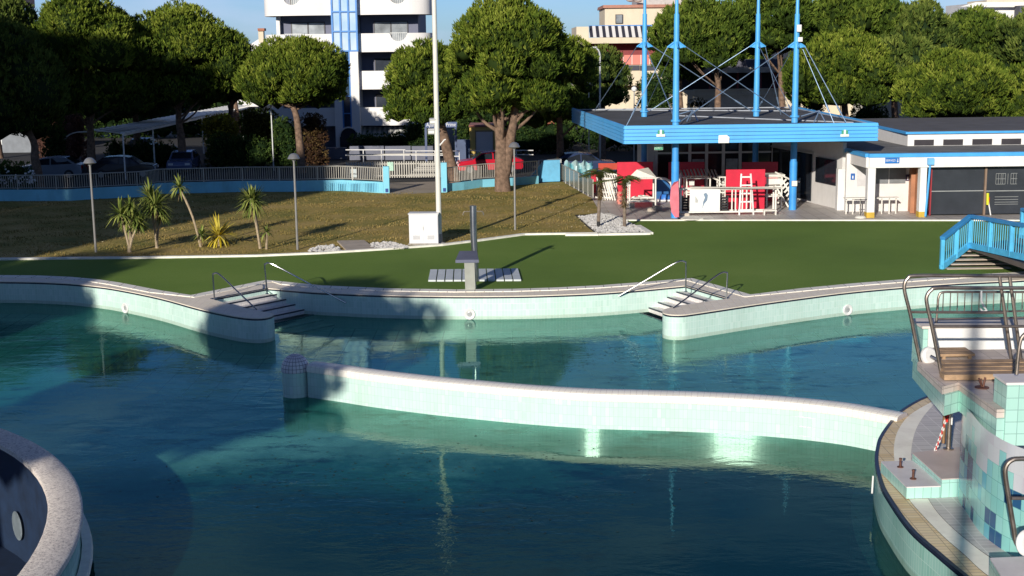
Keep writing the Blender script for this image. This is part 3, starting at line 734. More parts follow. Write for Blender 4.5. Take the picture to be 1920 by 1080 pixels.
# depth mark on the rim wall
pm = P(1634, 905, -.2); tag(MB().bar(P(1637, 893, -.1), P(1635, 925, -.35), .03, .03).build('wall_marker', white), 'thin white marker strip on the curved terrace wall', 'marker')

# =================================================================== POOL EDGE THINGS
def handrail(name, label, pts, grp):
    r_ = empty(name, (0, 0, 0), 0, label, 'handrail', grp)
    MB().tube(spl(pts, 5), .025, 8).build('tube', steel, r_, smooth=True)
    for q in (pts[0],):
        MB().lathe([(.06, 0), (.06, .015), (.028, .02)], tuple(q), n=12).build('foot_flange', steel, r_, smooth=True)
    return r_
def hr(base, top, bend, end, endz, yend=None):
    b_ = P(*base, .03); t_ = H(*top, b_.y); m1 = H(*bend, b_.y-.15)
    e_ = P(*end, endz)
    return [b_, b_.lerp(t_, .5), t_+Vector((0, 0, -.06)), t_+Vector((.04 if bend[0] > top[0] else -.04, -.01, 0)), m1, m1.lerp(e_, .5), e_]
G = 'bent steel handrails beside the pool steps'
handrail('pool_handrail', 'smaller steel handrail on the pier side of the left steps', hr((402, 561), (399, 513), (412, 515), (481, 580), .03), G)
handrail('pool_handrail', 'long steel handrail from the left steps to the back wall', hr((501, 551), (496, 495), (512, 496), (649, 568), -.25), G)
handrail('pool_handrail', 'long steel handrail left of the sunlit right steps', hr((1286, 547), (1286, 491), (1268, 492), (1160, 555), -.1), G)
handrail('pool_handrail', 'smaller steel handrail over the right pier with angular shadow', hr((1362, 560), (1364, 511), (1348, 514), (1262, 578), .03), G)
for (x, y, l) in ((222, 580, 'white ring lamp on the sunlit part of the left pool wall'), (881, 590, 'white ring lamp on the back wall below the shower'), (1584, 581, 'white ring lamp on the right pool wall')):
    p = P(x, y+9, -.75)
    # wall tangent near this point
    allh = hole; best = min(range(len(allh)-1), key=lambda i: (allh[i].x-p.x)**2+(allh[i].y-p.y)**2)
    t_ = (allh[min(best+1, len(allh)-1)]-allh[max(best-1, 0)]); t_.z = 0; t_.normalize(); n_ = Vector((t_.y, -t_.x, 0))
    if n_.y > 0: n_ = -n_
    zc = H(x, y-1, allh[best].y).z
    c_ = Vector((p.x, allh[best].y, zc)); d = p - allh[best]; c_ = allh[best] + t_*d.dot(t_); c_.z = zc
    r_ = empty('wall_lamp', (0, 0, 0), 0, l, 'pool lamp', 'ring lamps on the pool walls')
    ang = math.atan2(t_.y, t_.x)
    o = MB().lathe([(.08, .0), (.12, .03), (.17, .035), (.185, .015), (.185, -.01)], n=24, caps=False).build('ring', white, r_, smooth=True); o.location = c_+n_*.015; o.rotation_euler = (R(90), 0, ang)
    o = MB().lathe([(.001, .012), (.05, .02), (.085, .01), (.085, 0)], n=18).build('lens', M('grey_lens', (.4, .42, .42), .2), r_, smooth=True); o.location = c_+n_*.015; o.rotation_euler = (R(90), 0, ang)

# shower
b_ = P(882, 544, .03)
sh_ = empty('shower', (0, 0, 0), 0, 'steel shower column with two side arms and a foot basin beside the pool', 'shower')
pf = P(893, 527, 0); top = H(887, 386, pf.y)
st = M('shower_steel', (.42, .43, .46), .28, .95, var=.15)
MB().tube([(pf.x, pf.y, 0), (top.x, pf.y, top.z-1.0), (top.x, pf.y, top.z)], [.10, .12, .12], 16).build('column', st, sh_, smooth=True)
mb = MB()
for s_ in (-1, 1): mb.tube(spl([(top.x, pf.y, top.z-.2), (top.x+s_*.22, pf.y, top.z-.2), (top.x+s_*.32, pf.y, top.z-.21), (top.x+s_*.36, pf.y, top.z-.32)], 3), .022, 6)
mb.build('shower_arms', M('brass_grey', (.5, .42, .32), .35, .8), sh_, smooth=True)
zt = H(880, 492, b_.y).z
MB().bar((b_.x, b_.y+.06, .03), (b_.x-.02, b_.y+.06, zt), .34, .14, upd=(0, 1, 0)).build('foot_post', M('grey_post_metal', (.33, .34, .30), .5, .3), sh_)
zz = H(880, 480, b_.y).z
MB().add([(b_.x-.48, b_.y-.05, zz-.22), (b_.x+.30, b_.y-.05, zz-.22), (b_.x+.22, b_.y+.5, zz+.0), (b_.x-.36, b_.y+.5, zz+.0),
          (b_.x-.48, b_.y-.05, zz-.12), (b_.x+.30, b_.y-.05, zz-.12), (b_.x+.22, b_.y+.5, zz+.1), (b_.x-.36, b_.y+.5, zz+.1)],
         [(0, 3, 2, 1), (4, 5, 6, 7), (0, 1, 5, 4), (1, 2, 6, 5), (2, 3, 7, 6), (3, 0, 4, 7)]).build('push_plate', M('slate_blue_metal', (.16, .17, .24), .4, .5), sh_)
MB().tube([(b_.x+.16, b_.y+.25, .03), (b_.x+.1, b_.y+.3, zz)], .05, 10).build('supply_pipe', steel, sh_, smooth=True)
q = [P(802, 526, .04), P(978, 525, .04), P(972, 504, .04), P(806, 506, .04)]
gr = empty('shower_grating', (0, 0, 0), 0, 'long pale grey slatted grating on the turf under the shower', 'grating')
mb = MB()
for i in range(11):
    t0, t1_ = i/11+.006, (i+1)/11-.006
    mb.prism([(q[0].lerp(q[1], t0)).xy, (q[0].lerp(q[1], t1_)).xy, (q[3].lerp(q[2], t1_)).xy, (q[3].lerp(q[2], t0)).xy], .0, .06)
mb.build('slats', M('pale_grating', (.62, .66, .68), .5, .1, var=.12), gr)

# =================================================================== LAWN THINGS
def stand(px, py, tx, ty):
    b = P(px, py, 0); t = H(tx, ty, b.y); return b, t.z
lampm = M('lamp_pole_grey', (.30, .29, .28), .45, .4, var=.15)
for (bx_, by_, tx, ty, l) in ((180, 473, 168, 296, 'mushroom garden lamp farthest left on the shaded lawn'), (558, 468, 550, 288, 'mushroom garden lamp between the yuccas and the white cabinet'), (966, 431, 964, 267, 'mushroom garden lamp standing right of the shower column')):
    b, z = stand(bx_, by_, tx, ty); r_ = empty('garden_lamp', tuple(b), 0, l, 'lamp', 'mushroom lamps on the lawn')
    MB().tube([(0, 0, 0), (0, 0, z-.22)], [.05, .04], 10).build('pole', lampm, r_, smooth=True)
    MB().lathe([(.05, z-.24), (.2, z-.24), (.26, z-.2), (.18, z-.06), (.1, z), (.002, z+.02)], n=20).build('lamp_shade', M('lamp_shade_grey', (.36, .36, .36), .35, .6), r_, smooth=True)
    MB().lathe([(.045, z-.3), (.075, z-.3), (.075, z-.242)], n=14).build('bulb_collar', lampm, r_, smooth=True)
# flagpole-like floodlight mast
b = P(824, 456, 0); r_ = empty('floodlight_mast', tuple(b), 0, 'very tall white mast with two floodlights rising past the top of the photo', 'mast')
MB().tube([(0, 0, .05), (0, 0, 10.2), (0, 0, 12)], [.115, .095, .09], 14).build('pole', M('white_mast_paint', (.72, .7, .64), .45, var=.08), r_, smooth=True)
MB().lathe([(.22, 0), (.22, .03), (.14, .05), (.13, .4)], n=16).build('base', concrete, r_, smooth=True)
for (x, y) in ((812, 227), (809, 246)):
    w_ = H(x, y, b.y) - b
    o = MB().box((0, 0, 0), (.30, .16, .24), rx=R(15)).build('floodlight', M('floodlight_grey', (.5, .5, .5), .3, .3), r_, bevel=.02); o.location = w_
    MB().bar((0, 0, w_.z-.1), w_-Vector((0, 0, .1)), .035).build('bracket', galv, r_)
    o = MB().box((0, -.085, 0), (.24, .01, .18)).build('lens', M('lamp_glass', (.75, .75, .7), .1), r_); o.location = w_
MB().tube([(.06, 0, 4.05), (.2, 0, 4.2), (.3, 0, 4.32), (.36, 0, 4.33)], .03, 6).build('cable_hook', white, r_)
# white cabinet
b = P(795, 459, 0); r_ = empty('utility_cabinet', tuple(b), R(-3), 'white utility cabinet with a shadowed top standing at the lawn edge', 'cabinet')
MB().box((0, .3, .66), (1.22, .62, 1.22)).build('body', M('cabinet_white', (.72, .72, .74), .45, var=.06, dirt=.1), r_, bevel=.02)
MB().box((0, .3, 1.295), (1.28, .68, .045)).build('lid', M('cabinet_white', (.7, .7, .72), .45), r_, bevel=.01)
for s_ in (-1, 1): MB().box((s_*.3, -.018, .66), (.57, .012, 1.1)).build('door', M('cabinet_door_white', (.74, .74, .76), .4, var=.05), r_, bevel=.004)
MB().box((-.02, -.035, .7), (.02, .02, .12)).build('handle', galv, r_)
for s_ in (-1, 1):
    mb = MB()
    for k in range(5): mb.box((s_*.3, -.027, .24+.035*k), (.3, .006, .014))
    mb.build('vent', M('vent_grey', (.25, .25, .26), .5), r_)
MB().box((0, .3, .03), (1.3, .72, .055)).build('plinth', concrete, r_)
# stepping slab and white pebbles at the lawn edge
tag(MB().prism([p.xy for p in PX([(632, 454), (683, 453), (702, 468), (650, 472)])], 0, .07).build('stone_slab', M('pinkish_slab', (.45, .38, .31), .8, var=.2, scale=2, bmp=.2)), 'pinkish stone slabs between two heaps of white pebbles', 'slab')
pebm = M('white_pebble', (.62, .6, .57), .7, var=.35, scale=3)
def pebbles(poly, n, seed, rr=(.05, .11), name='pebbles', zc=.0):
    rg_ = random.Random(seed); xs = [p.x for p in poly]; ys = [p.y for p in poly]
    def inside(x, y):
        c = False; j = len(poly)-1
        for i in range(len(poly)):
            a, b = poly[i], poly[j]
            if (a.y > y) != (b.y > y) and x < (b.x-a.x)*(y-a.y)/(b.y-a.y)+a.x: c = not c
            j = i
        return c
    mb = MB(); k = 0
    ico = [(0, 0, 1), (.9, 0, .3), (.28, .85, .3), (-.72, .5, .3), (-.72, -.5, .3), (.28, -.85, .3), (0, 0, -.6)]
    icf = [(0, 1, 2), (0, 2, 3), (0, 3, 4), (0, 4, 5), (0, 5, 1), (6, 2, 1), (6, 3, 2), (6, 4, 3), (6, 5, 4), (6, 1, 5)]
    while k < n:
        x = rg_.uniform(min(xs), max(xs)); y = rg_.uniform(min(ys), max(ys))
        if not inside(x, y): continue
        s_ = rg_.uniform(*rr); a = rg_.uniform(0, 6.28); sx_, sy_, sz_ = s_*rg_.uniform(.7, 1.3), s_*rg_.uniform(.7, 1.3), s_*rg_.uniform(.5, .9)
        ca, sa = math.cos(a), math.sin(a); zz_ = rg_.uniform(.01, .05)+zc
        mb.add([(x+ca*v[0]*sx_-sa*v[1]*sy_, y+sa*v[0]*sx_+ca*v[1]*sy_, zz_+v[2]*sz_) for v in ico], icf); k += 1
    return mb
tag(pebbles(PX([(576, 474), (590, 465), (625, 461), (641, 472), (620, 475)]), 260, 1).build('white_pebbles', pebm), 'heap of white pebbles left of the stone slabs', 'pebbles', kind='stuff')
tag(pebbles(PX([(698, 467), (695, 457), (735, 456), (765, 463), (762, 468)]), 260, 2).build('white_pebbles', pebm), 'heap of white pebbles between the slabs and the cabinet', 'pebbles', kind='stuff')
gb = PX([(1086, 408), (1128, 402), (1172, 416), (1196, 427), (1212, 437), (1122, 438), (1108, 428)])
tag(MB().poly([p.xy for p in gb], .002).build('gravel_ground', M('grey_gravel_bed', (.33, .31, .29), .9, var=.4, scale=8, bmp=.6)), kind='structure')
tag(pebbles(gb, 1300, 3, (.05, .11)).build('bed_pebbles', pebm), 'white pebbles filling the wedge bed of the two palms', 'pebbles', kind='stuff')
# fallen leaves / litter on the lawn and scraps on the turf
lf = MB(); rg_ = random.Random(11)
reg = PX([(830, 452), (985, 438), (1095, 425), (1100, 395), (1000, 350), (860, 365)]); xs = [p.x for p in reg]; ys = [p.y for p in reg]
for i in range(900):
    x, y = rg_.uniform(-22, 5.5), rg_.uniform(54, 78)
    if i < 500: x, y = rg_.gauss(3.2, 1.6), rg_.gauss(65, 4.5)
    if x > 5.0 or P(0, 0, 0) is None: continue
    # keep behind the kerb line
    if y < 52 + (x+16)*.35: continue
    s_ = rg_.uniform(.02, .055); a = rg_.uniform(0, 3.14); t = rg_.uniform(-.5, .5)
    ca, sa = math.cos(a)*s_, math.sin(a)*s_
    lf.add([(x-ca, y-sa, .03), (x+sa*.6, y-ca*.6, .03+s_*t), (x+ca, y+sa, .04), (x-sa*.6, y+ca*.6, .03+s_*abs(t))], [(0, 1, 2, 3)])
tag(lf.build('fallen_leaves', M('dry_leaf', (.5, .42, .24), .9, var=.5, scale=.8)), 'pale dry leaves scattered over the lawn', 'leaves', kind='stuff')
# leaves drifting on the pool
mbv = MB(); rg_ = random.Random(21)
zones = [(P(700, 880, -.75), 2.2, 1.0, 260), (P(1150, 665, -.75), 1.2, .9, 200), (P(180, 640, -.75), 2.2, 1.2, 170), (P(880, 660, -.75), 1.5, .8, 90), (P(1450, 690, -.75), 2, 1.0, 50), (P(950, 950, -.75), 2.5, .8, 90)]
for c_, sx_, sy_, n_ in zones:
    for i in range(n_):
        x, y = rg_.gauss(c_.x, sx_), rg_.gauss(c_.y, sy_)
        if not (14 < y < 43) : continue
        a = rg_.gauss(0, .5); l = rg_.uniform(.015, .05); w = l*rg_.uniform(.25, .5); ca, sa = math.cos(a), math.sin(a)
        mbv.add([(x-ca*l, y-sa*l, -.744), (x+sa*w, y-ca*w, -.742), (x+ca*l, y+sa*l, -.744), (x-sa*w, y+ca*w, -.742)], [(0, 1, 2, 3)])
tag(mbv.build('floating_leaves', M('wet_dark_leaf', (.02, .035, .025), .6, var=.5)), 'small dark wet leaves drifting on the pool water', 'leaves', kind='stuff')
# grass blades (stuff)
nb = 60000; g_ = np.random.default_rng(5)
gx = g_.uniform(-34, 6, nb); gy = 50 + 28*g_.random(nb)**1.1
lk = sorted([(p.x, p.y) for p in LK[:13]]); ymin = np.interp(gx, [a for a, _ in lk], [b for _, b in lk])
fk = sorted([(p.x, p.y) for p in (fence_b + fence_r)]); ymax = np.interp(gx, [a for a, _ in fk], [b for _, b in fk])
xr = PX([(1104, 428), (1077, 402), (1105, 380), (1053, 341)]); xrl = np.interp(gy, [p.y for p in xr], [p.x for p in xr])
ok = (gy > ymin+.25) & (gy < ymax-.15) & (gx < xrl-.2); gx, gy = gx[ok], gy[ok]; nb = len(gx)
cl_ = np.sin(gx*1.9+np.sin(gy*1.3)*2)+np.sin(gy*2.3+np.cos(gx*.8)*2)
hgt = g_.uniform(.02, .05, nb)*np.clip(1.1+.75*cl_, .3, 2.4); an_ = g_.uniform(0, 6.28, nb); w_ = g_.uniform(.012, .03, nb)
v = np.zeros((nb, 3, 3)); v[:, 0, 0] = gx-np.cos(an_)*w_; v[:, 0, 1] = gy-np.sin(an_)*w_; v[:, 1, 0] = gx+np.cos(an_)*w_; v[:, 1, 1] = gy+np.sin(an_)*w_
v[:, 2, 0] = gx+g_.normal(0, .03, nb); v[:, 2, 1] = gy+g_.normal(0, .03, nb); v[:, 2, 2] = hgt
def npmesh(name, V, Fc, mat, attr=None, parent=None):
    me = bpy.data.meshes.new(name); k = Fc.shape[1]
    me.vertices.add(len(V)); me.vertices.foreach_set('co', V.astype(np.float32).ravel())
    me.loops.add(Fc.size); me.loops.foreach_set('vertex_index', Fc.astype(np.int32).ravel())
    me.polygons.add(len(Fc)); me.polygons.foreach_set('loop_start', np.arange(0, Fc.size, k, dtype=np.int32))
    me.polygons.foreach_set('loop_total', np.full(len(Fc), k, dtype=np.int32)) if False else None
    me.update(calc_edges=True); me.validate()
    if attr is not None:
        at_ = me.attributes.new('tint', 'FLOAT', 'POINT'); at_.data.foreach_set('value', attr.astype(np.float32))
    me.materials.append(mat)
    o = bpy.data.objects.new(name, me); COL.objects.link(o)
    if parent is not None: o.parent = parent; KIDS.setdefault(parent.name, []).append(o)
    return o
tag(npmesh('lawn_grass', v.reshape(-1, 3), np.arange(nb*3).reshape(-1, 3), ground_mat('grass_blade', [(.36, (.09, .10, .02)), (.5, (.24, .18, .06)), (.64, (.38, .28, .11))], (.22, 6.0), 0)), 'thin brownish winter grass growing on the lawn', 'grass', kind='stuff')
# =================================================================== VEGETATION
def leafmat(name, stops, rough=.55):
    m, nt, b = newmat(name)
    a = nt.nodes.new('ShaderNodeAttribute'); a.attribute_name = 'tint'
    nt.links.new(ramp(nt, a.outputs['Fac'], stops), b.inputs['Base Color'])
    b.inputs['Roughness'].default_value = .8; b.inputs['Specular IOR Level'].default_value = .06
    _mc[name] = m; return m
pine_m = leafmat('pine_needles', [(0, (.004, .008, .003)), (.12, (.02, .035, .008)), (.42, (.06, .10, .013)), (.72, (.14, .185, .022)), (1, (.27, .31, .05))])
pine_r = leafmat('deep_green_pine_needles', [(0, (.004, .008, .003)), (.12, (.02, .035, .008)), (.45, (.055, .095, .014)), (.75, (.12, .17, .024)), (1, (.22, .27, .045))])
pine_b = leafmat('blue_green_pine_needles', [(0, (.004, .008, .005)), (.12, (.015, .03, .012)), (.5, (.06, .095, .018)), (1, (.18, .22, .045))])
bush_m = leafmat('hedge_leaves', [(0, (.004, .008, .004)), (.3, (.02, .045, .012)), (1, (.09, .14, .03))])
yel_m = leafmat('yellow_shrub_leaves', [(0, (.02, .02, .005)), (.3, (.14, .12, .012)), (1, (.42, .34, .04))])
brn_m = leafmat('reddish_brown_twigs', [(0, (.02, .01, .01)), (.3, (.12, .06, .045)), (1, (.26, .14, .10))])
ICO_V = np.array([(0, 0, 1), (.894, 0, .447), (.276, .851, .447), (-.724, .526, .447), (-.724, -.526, .447), (.276, -.851, .447), (.724, .526, -.447), (-.276, .851, -.447), (-.894, 0, -.447), (-.276, -.851, -.447), (.724, -.526, -.447), (0, 0, -1)])
ICO_F = np.array([(0, 1, 2), (0, 2, 3), (0, 3, 4), (0, 4, 5), (0, 5, 1), (1, 6, 2), (2, 7, 3), (3, 8, 4), (4, 9, 5), (5, 10, 1), (6, 7, 2), (7, 8, 3), (8, 9, 4), (9, 10, 5), (10, 6, 1), (11, 7, 6), (11, 8, 7), (11, 9, 8), (11, 10, 9), (11, 6, 10)])
def foliage(name, lobes, mat, parent, seed, dens=20, L=.34, wd=.055, blades=5, spread=.55, upb=.58, lowcut=-.6, core=.88):
    g = np.random.default_rng(seed)
    C = np.array([l[:3] for l in lobes]); Rr = np.array([l[3] for l in lobes]); sq = np.array([l[4] if len(l) > 4 else .8 for l in lobes])
    Pp, Nn, Tt = [], [], []
    zmin, zmax = (C[:, 2]-Rr).min(), (C[:, 2]+Rr*sq).max()
    for i in range(len(lobes)):
        n = int(dens*4*math.pi*Rr[i]**2*.8)
        d = g.normal(size=(n, 3)); d /= np.linalg.norm(d, axis=1)[:, None]
        d = d[d[:, 2] > lowcut]
        wob = 1+.10*np.sin(d[:, 0]*5+i)*np.sin(d[:, 1]*6+2*i)+g.normal(0, .05, len(d))
        p = C[i] + d*np.array([1, 1, sq[i]])*Rr[i]*wob[:, None]
        keep = np.ones(len(p), bool)
        for j in range(len(lobes)):
            if j == i: continue
            q = (p-C[j])/np.array([1, 1, sq[j]]); keep &= (q**2).sum(1) > (Rr[j]*.86)**2
        p = p[keep]; d = d[keep]
        Pp.append(p); Nn.append(d); Tt.append(np.full(len(p), g.uniform(-.16, .16)))
    p = np.vstack(Pp); d = np.vstack(Nn); t = np.concatenate(Tt)
    n = len(p)
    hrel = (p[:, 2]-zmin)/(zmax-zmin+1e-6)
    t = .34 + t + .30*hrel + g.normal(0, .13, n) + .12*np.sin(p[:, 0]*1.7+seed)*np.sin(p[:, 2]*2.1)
    ax = d*(1-upb) + np.array([0, 0, upb]); ax /= np.linalg.norm(ax, axis=1)[:, None]
    V = np.zeros((n, blades, 3, 3)); tt = np.zeros((n, blades, 3))
    for b in range(blades):
        dd = ax + g.normal(0, spread, (n, 3))*.6; dd /= np.linalg.norm(dd, axis=1)[:, None]
        s = np.cross(dd, g.normal(size=(n, 3))); s /= np.linalg.norm(s, axis=1)[:, None]
        ln = L*g.uniform(.6, 1.2, n)[:, None]; w = wd*g.uniform(.7, 1.3, n)[:, None]
        o = p + g.normal(0, .05, (n, 3))
        V[:, b, 0] = o - s*w*.35 - dd*.04; V[:, b, 1] = o + s*w + dd*ln*.55; V[:, b, 2] = o + dd*ln - s*w*.3
        tt[:, b] = (t + g.normal(0, .06, n))[:, None]; tt[:, b, 2] += .12
    V = V.reshape(-1, 3); Fc = np.arange(len(V)).reshape(-1, 3); T = np.clip(tt.ravel(), .06, 1)
    if core:  # dark hull per lobe: shade inside the crown put into its tint
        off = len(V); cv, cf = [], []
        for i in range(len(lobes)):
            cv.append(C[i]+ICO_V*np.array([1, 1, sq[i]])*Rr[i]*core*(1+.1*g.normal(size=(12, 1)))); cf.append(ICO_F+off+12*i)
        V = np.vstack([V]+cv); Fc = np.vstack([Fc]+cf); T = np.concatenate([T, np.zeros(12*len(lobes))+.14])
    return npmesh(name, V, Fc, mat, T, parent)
def pine_lobes(rx, ry, rz, zc, seed, n=None, rl=None, shape=.35):
    g = random.Random(seed); lo = []; n = n or int(14+rx*ry*1.7)
    rl = rl or max(.8, min(1.5, rx*.3))
    for i in range(n):
        a = i*2.399+g.uniform(-.3, .3); u = math.sqrt((i+.5)/n)
        r = u*(1-rl*.78/rx)
        zz = math.sqrt(max(0, 1-(u*.94)**2))
        zt = zc + rz*zz - rl*.75 + g.uniform(-.25, .2)*rl
        jx, jy = g.gauss(0, .05)*rx, g.gauss(0, .05)*rx; lo.append((rx*r*math.cos(a)+jx, ry*r*math.sin(a)+jy, zt, rl*g.uniform(.62, 1.22), g.uniform(.72, .98)))
        if u > shape and g.random() < .9:
            lo.append((rx*r*math.cos(a)*.93, ry*r*math.sin(a)*.93, zc - rz*.25*g.random() + g.uniform(-.2, .3), rl*g.uniform(.7, 1.0), .8))
    return lo
def pine_from_px(name, label, x0, x1, yt, yb, Y, trunk=None, seed=1, mat=None, dens=18, group='umbrella pines', branches=8, rt_=.28, L=.27, thick=1.0, lobes=None, ryf=.85, wd=.055):
    """crown box in the photo -> world crown; the trunk is a chain of points"""
    cl, cr_ = H(x0, (yt+yb)/2, Y), H(x1, (yt+yb)/2, Y); rx = (cr_.x-cl.x)/2; cx = (cl.x+cr_.x)/2
    zt, zb = H((x0+x1)/2, yt, Y).z, H((x0+x1)/2, yb, Y).z
    rz = (zt-zb)*.72; zc = zt - rz
    if trunk: tpts = [H(x, y, Y) for x, y in trunk]; base = Vector((tpts[0].x, Y, 0))
    else: base = Vector((cx+.4, Y, 0)); tpts = [base, Vector((cx, Y, zc*.6)), Vector((cx, Y, zc))]
    root = empty(name, (base.x, base.y, 0), 0, label, 'tree', group)
    dx = cx-base.x
    lo = lobes or pine_lobes(rx, rx*ryf, rz, zc, seed)
    lo = [(l[0]+dx, l[1], l[2], l[3], l[4]) for l in lo]
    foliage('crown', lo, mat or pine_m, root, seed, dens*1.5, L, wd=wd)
    loc = [Vector((p.x-base.x, 0, max(p.z, 0))) for p in tpts]; loc[0].z = -.1
    end = Vector((dx, 0, zc+rz*.3)); loc.append(end)
    tp = spl(loc, 5); N = len(tp)
    MB().tube([(loc[0].x, 0, -.6)] + tp, [rt_*1.7]+[rt_*(1.15-.7*i/(N-1)) for i in range(N)], 10).build('trunk', bark, root, smooth=True, angle=80)
    g = random.Random(seed+50)
    lows = sorted(lo, key=lambda l: l[2])[:branches*2]; g.shuffle(lows)
    for l in lows[:branches]:
        k = int(N*g.uniform(.5, .85)); s0 = tp[k]; e0 = Vector(l[:3])
        m0 = s0.lerp(e0, .5)+Vector((g.uniform(-.2, .2), g.uniform(-.2, .2), g.uniform(-.3, .25)))
        MB().tube(spl([s0, m0, e0], 4), [rt_*.30*(1-.075*i) for i in range(9)], 6).build('limb', bark, root, smooth=True, angle=80)
    return root

GL = 'umbrella pines in the shade on the left'
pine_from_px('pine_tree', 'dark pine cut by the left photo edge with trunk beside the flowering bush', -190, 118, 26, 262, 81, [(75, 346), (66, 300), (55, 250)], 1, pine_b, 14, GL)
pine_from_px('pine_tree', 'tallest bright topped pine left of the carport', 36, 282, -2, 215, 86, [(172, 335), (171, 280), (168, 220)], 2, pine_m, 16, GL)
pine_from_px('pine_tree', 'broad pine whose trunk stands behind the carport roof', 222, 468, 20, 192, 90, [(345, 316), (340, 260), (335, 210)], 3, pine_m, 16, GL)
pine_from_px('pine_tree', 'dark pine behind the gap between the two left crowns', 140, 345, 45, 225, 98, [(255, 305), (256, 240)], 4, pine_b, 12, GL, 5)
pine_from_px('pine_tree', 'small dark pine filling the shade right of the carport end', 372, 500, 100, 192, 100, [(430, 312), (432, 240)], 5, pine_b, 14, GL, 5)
pine_from_px('pine_tree', 'dome shaped pine standing in front of the white apartment block', 448, 664, 76, 194, 88, [(566, 318), (562, 270), (556, 220), (548, 190)], 6, pine_m, 22, 'umbrella pines by the apartment block', 12, .26)
pine_from_px('pine_tree', 'leaning pine with left low crown behind the tall mast', 710, 884, 82, 236, 79.5, [(855, 338), (838, 280), (826, 230), (822, 195)], 7, pine_m, 22, 'umbrella pines by the apartment block', 14, .33)
# the biggest pine, with a forked trunk
bigl = pine_lobes(3.9, 3.4, 3.6, 7.2, 8, 22, 1.25) 
t5 = pine_from_px('pine_tree', 'largest pine with a thick forked trunk in the middle of the lawn', 832, 1072, -6, 226, 75, [(943, 358), (941, 320), (940, 270), (937, 225)], 8, pine_m, 22, 'umbrella pines by the apartment block', 12, .44)
base = at(t5)
def limbpx(pix, Y, r0_, r1_, root):
    b = at(root); pts = spl([H(x, y, Y)-b for x, y in pix], 4); n = len(pts)
    MB().tube(pts, [r0_+(r1_-r0_)*i/(n-1) for i in range(n)], 8).build('limb', bark, root, smooth=True, angle=80)
limbpx([(946, 325), (956, 265), (964, 215), (972, 150)], 75, .36, .18, t5)
limbpx([(940, 222), (915, 203), (880, 193), (858, 184)], 75, .15, .06, t5)
limbpx([(937, 235), (925, 180), (915, 130)], 75, .25, .1, t5)
pine_from_px('pine_tree', 'shaded pine right of the largest one behind the canopy corner', 975, 1120, 62, 240, 84, [(1052, 318), (1050, 260)], 9, pine_m, 16, 'umbrella pines by the apartment block', 8)
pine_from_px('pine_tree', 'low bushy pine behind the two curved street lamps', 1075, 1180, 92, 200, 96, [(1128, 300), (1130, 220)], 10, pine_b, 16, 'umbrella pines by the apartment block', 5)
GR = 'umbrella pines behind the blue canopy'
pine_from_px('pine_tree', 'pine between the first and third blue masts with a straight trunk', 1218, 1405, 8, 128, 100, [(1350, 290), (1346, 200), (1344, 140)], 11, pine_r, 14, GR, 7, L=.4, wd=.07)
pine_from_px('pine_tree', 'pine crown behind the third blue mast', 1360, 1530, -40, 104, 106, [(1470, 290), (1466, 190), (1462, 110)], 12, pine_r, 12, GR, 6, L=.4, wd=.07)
pine_from_px('pine_tree', 'rounded light green pine right of the fourth blue mast', 1465, 1682, 68, 196, 92, [(1588, 260), (1585, 215)], 13, pine_m, 20, GR, 8)
pine_from_px('pine_tree', 'light green pine with leaning trunk above the white clerestory', 1688, 1900, 96, 222, 88, [(1722, 240), (1730, 205), (1760, 180)], 14, pine_m, 20, GR, 8)
pine_from_px('pine_tree', 'light green pine cut by the right photo edge', 1845, 2060, 130, 236, 90, None, 15, pine_m, 18, GR, 5)
k = 16
for (x0, x1, yt, yb, Y, l) in ((1505, 1700, -20, 110, 118, 'far pine crown rising above the rounded light green one'), (1640, 1800, 12, 150, 116, 'far pine crown in the middle of the distant row'),
        (1745, 1900, 22, 140, 120, 'far pine crown below the white roof at top right'), (1860, 2060, 18, 190, 114, 'far pine crown at the right end of the distant row'),
        (1300, 1460, 20, 150, 126, 'far pine seen between the blue masts'), (1600, 1760, 70, 190, 106, 'mid distance pine between two light green crowns'), (1230, 1320, 60, 150, 112, 'far dark pine left of the second blue mast')):
    pine_from_px('pine_tree', l, x0, x1, yt, yb, Y, None, k, pine_b if k % 2 else pine_r, 9, 'far umbrella pines at top right', 2, L=.5, wd=.10); k += 1
for (x0, x1, yt, yb, Y, l) in ((-120, 60, -10, 120, 104, 'far pine at the top left corner'), (395, 475, 66, 150, 118, 'far low pine left of the chimney house')):
    pine_from_px('pine_tree', l, x0, x1, yt, yb, Y, None, k, pine_b, 9, 'far umbrella pines at top left', 2, L=.5, wd=.10); k += 1

# hedges and shrubs
def shrub(name, label, x0, x1, yt, yb, Y, mat, seed, cat='shrub', group=None, dens=26, L=.2, ryf=.6, blades=4, wd=.06, core=.8, up=False):
    a, b = H(x0, yb, Y), H(x1, yb, Y); zt = H((x0+x1)/2, yt, Y).z; zb = max(0, H((x0+x1)/2, yb, Y).z) if up else 0
    w = (b.x-a.x)/2; root = empty(name, ((a.x+b.x)/2, Y, 0), 0, label, cat, group)
    g = random.Random(seed); lo = []; h = zt-zb; r = min(max(.35, h*.33), w*.6, 1.0)
    nx = max(2, int(2*w/(r*1.1))); nz = max(1, int(h/(r*1.2)))
    for i in range(nx):
        for j in range(nz+1):
            x = -w+r+(2*w-2*r)*i/max(1, nx-1); z = zb+r*.8+(h-1.75*r)*j/max(1, nz)
            lo.append((x+g.uniform(-.2, .2)*r, g.uniform(-.5, .5)*w*ryf*.3, z+g.uniform(-.15, .15)*r, r*g.uniform(.85, 1.15), .85))
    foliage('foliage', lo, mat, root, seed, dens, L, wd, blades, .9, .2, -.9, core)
    if not up: MB().tube([(0, 0, 0), (0, 0, zb+.4)], .06, 6).build('stem', bark, root)
    return root
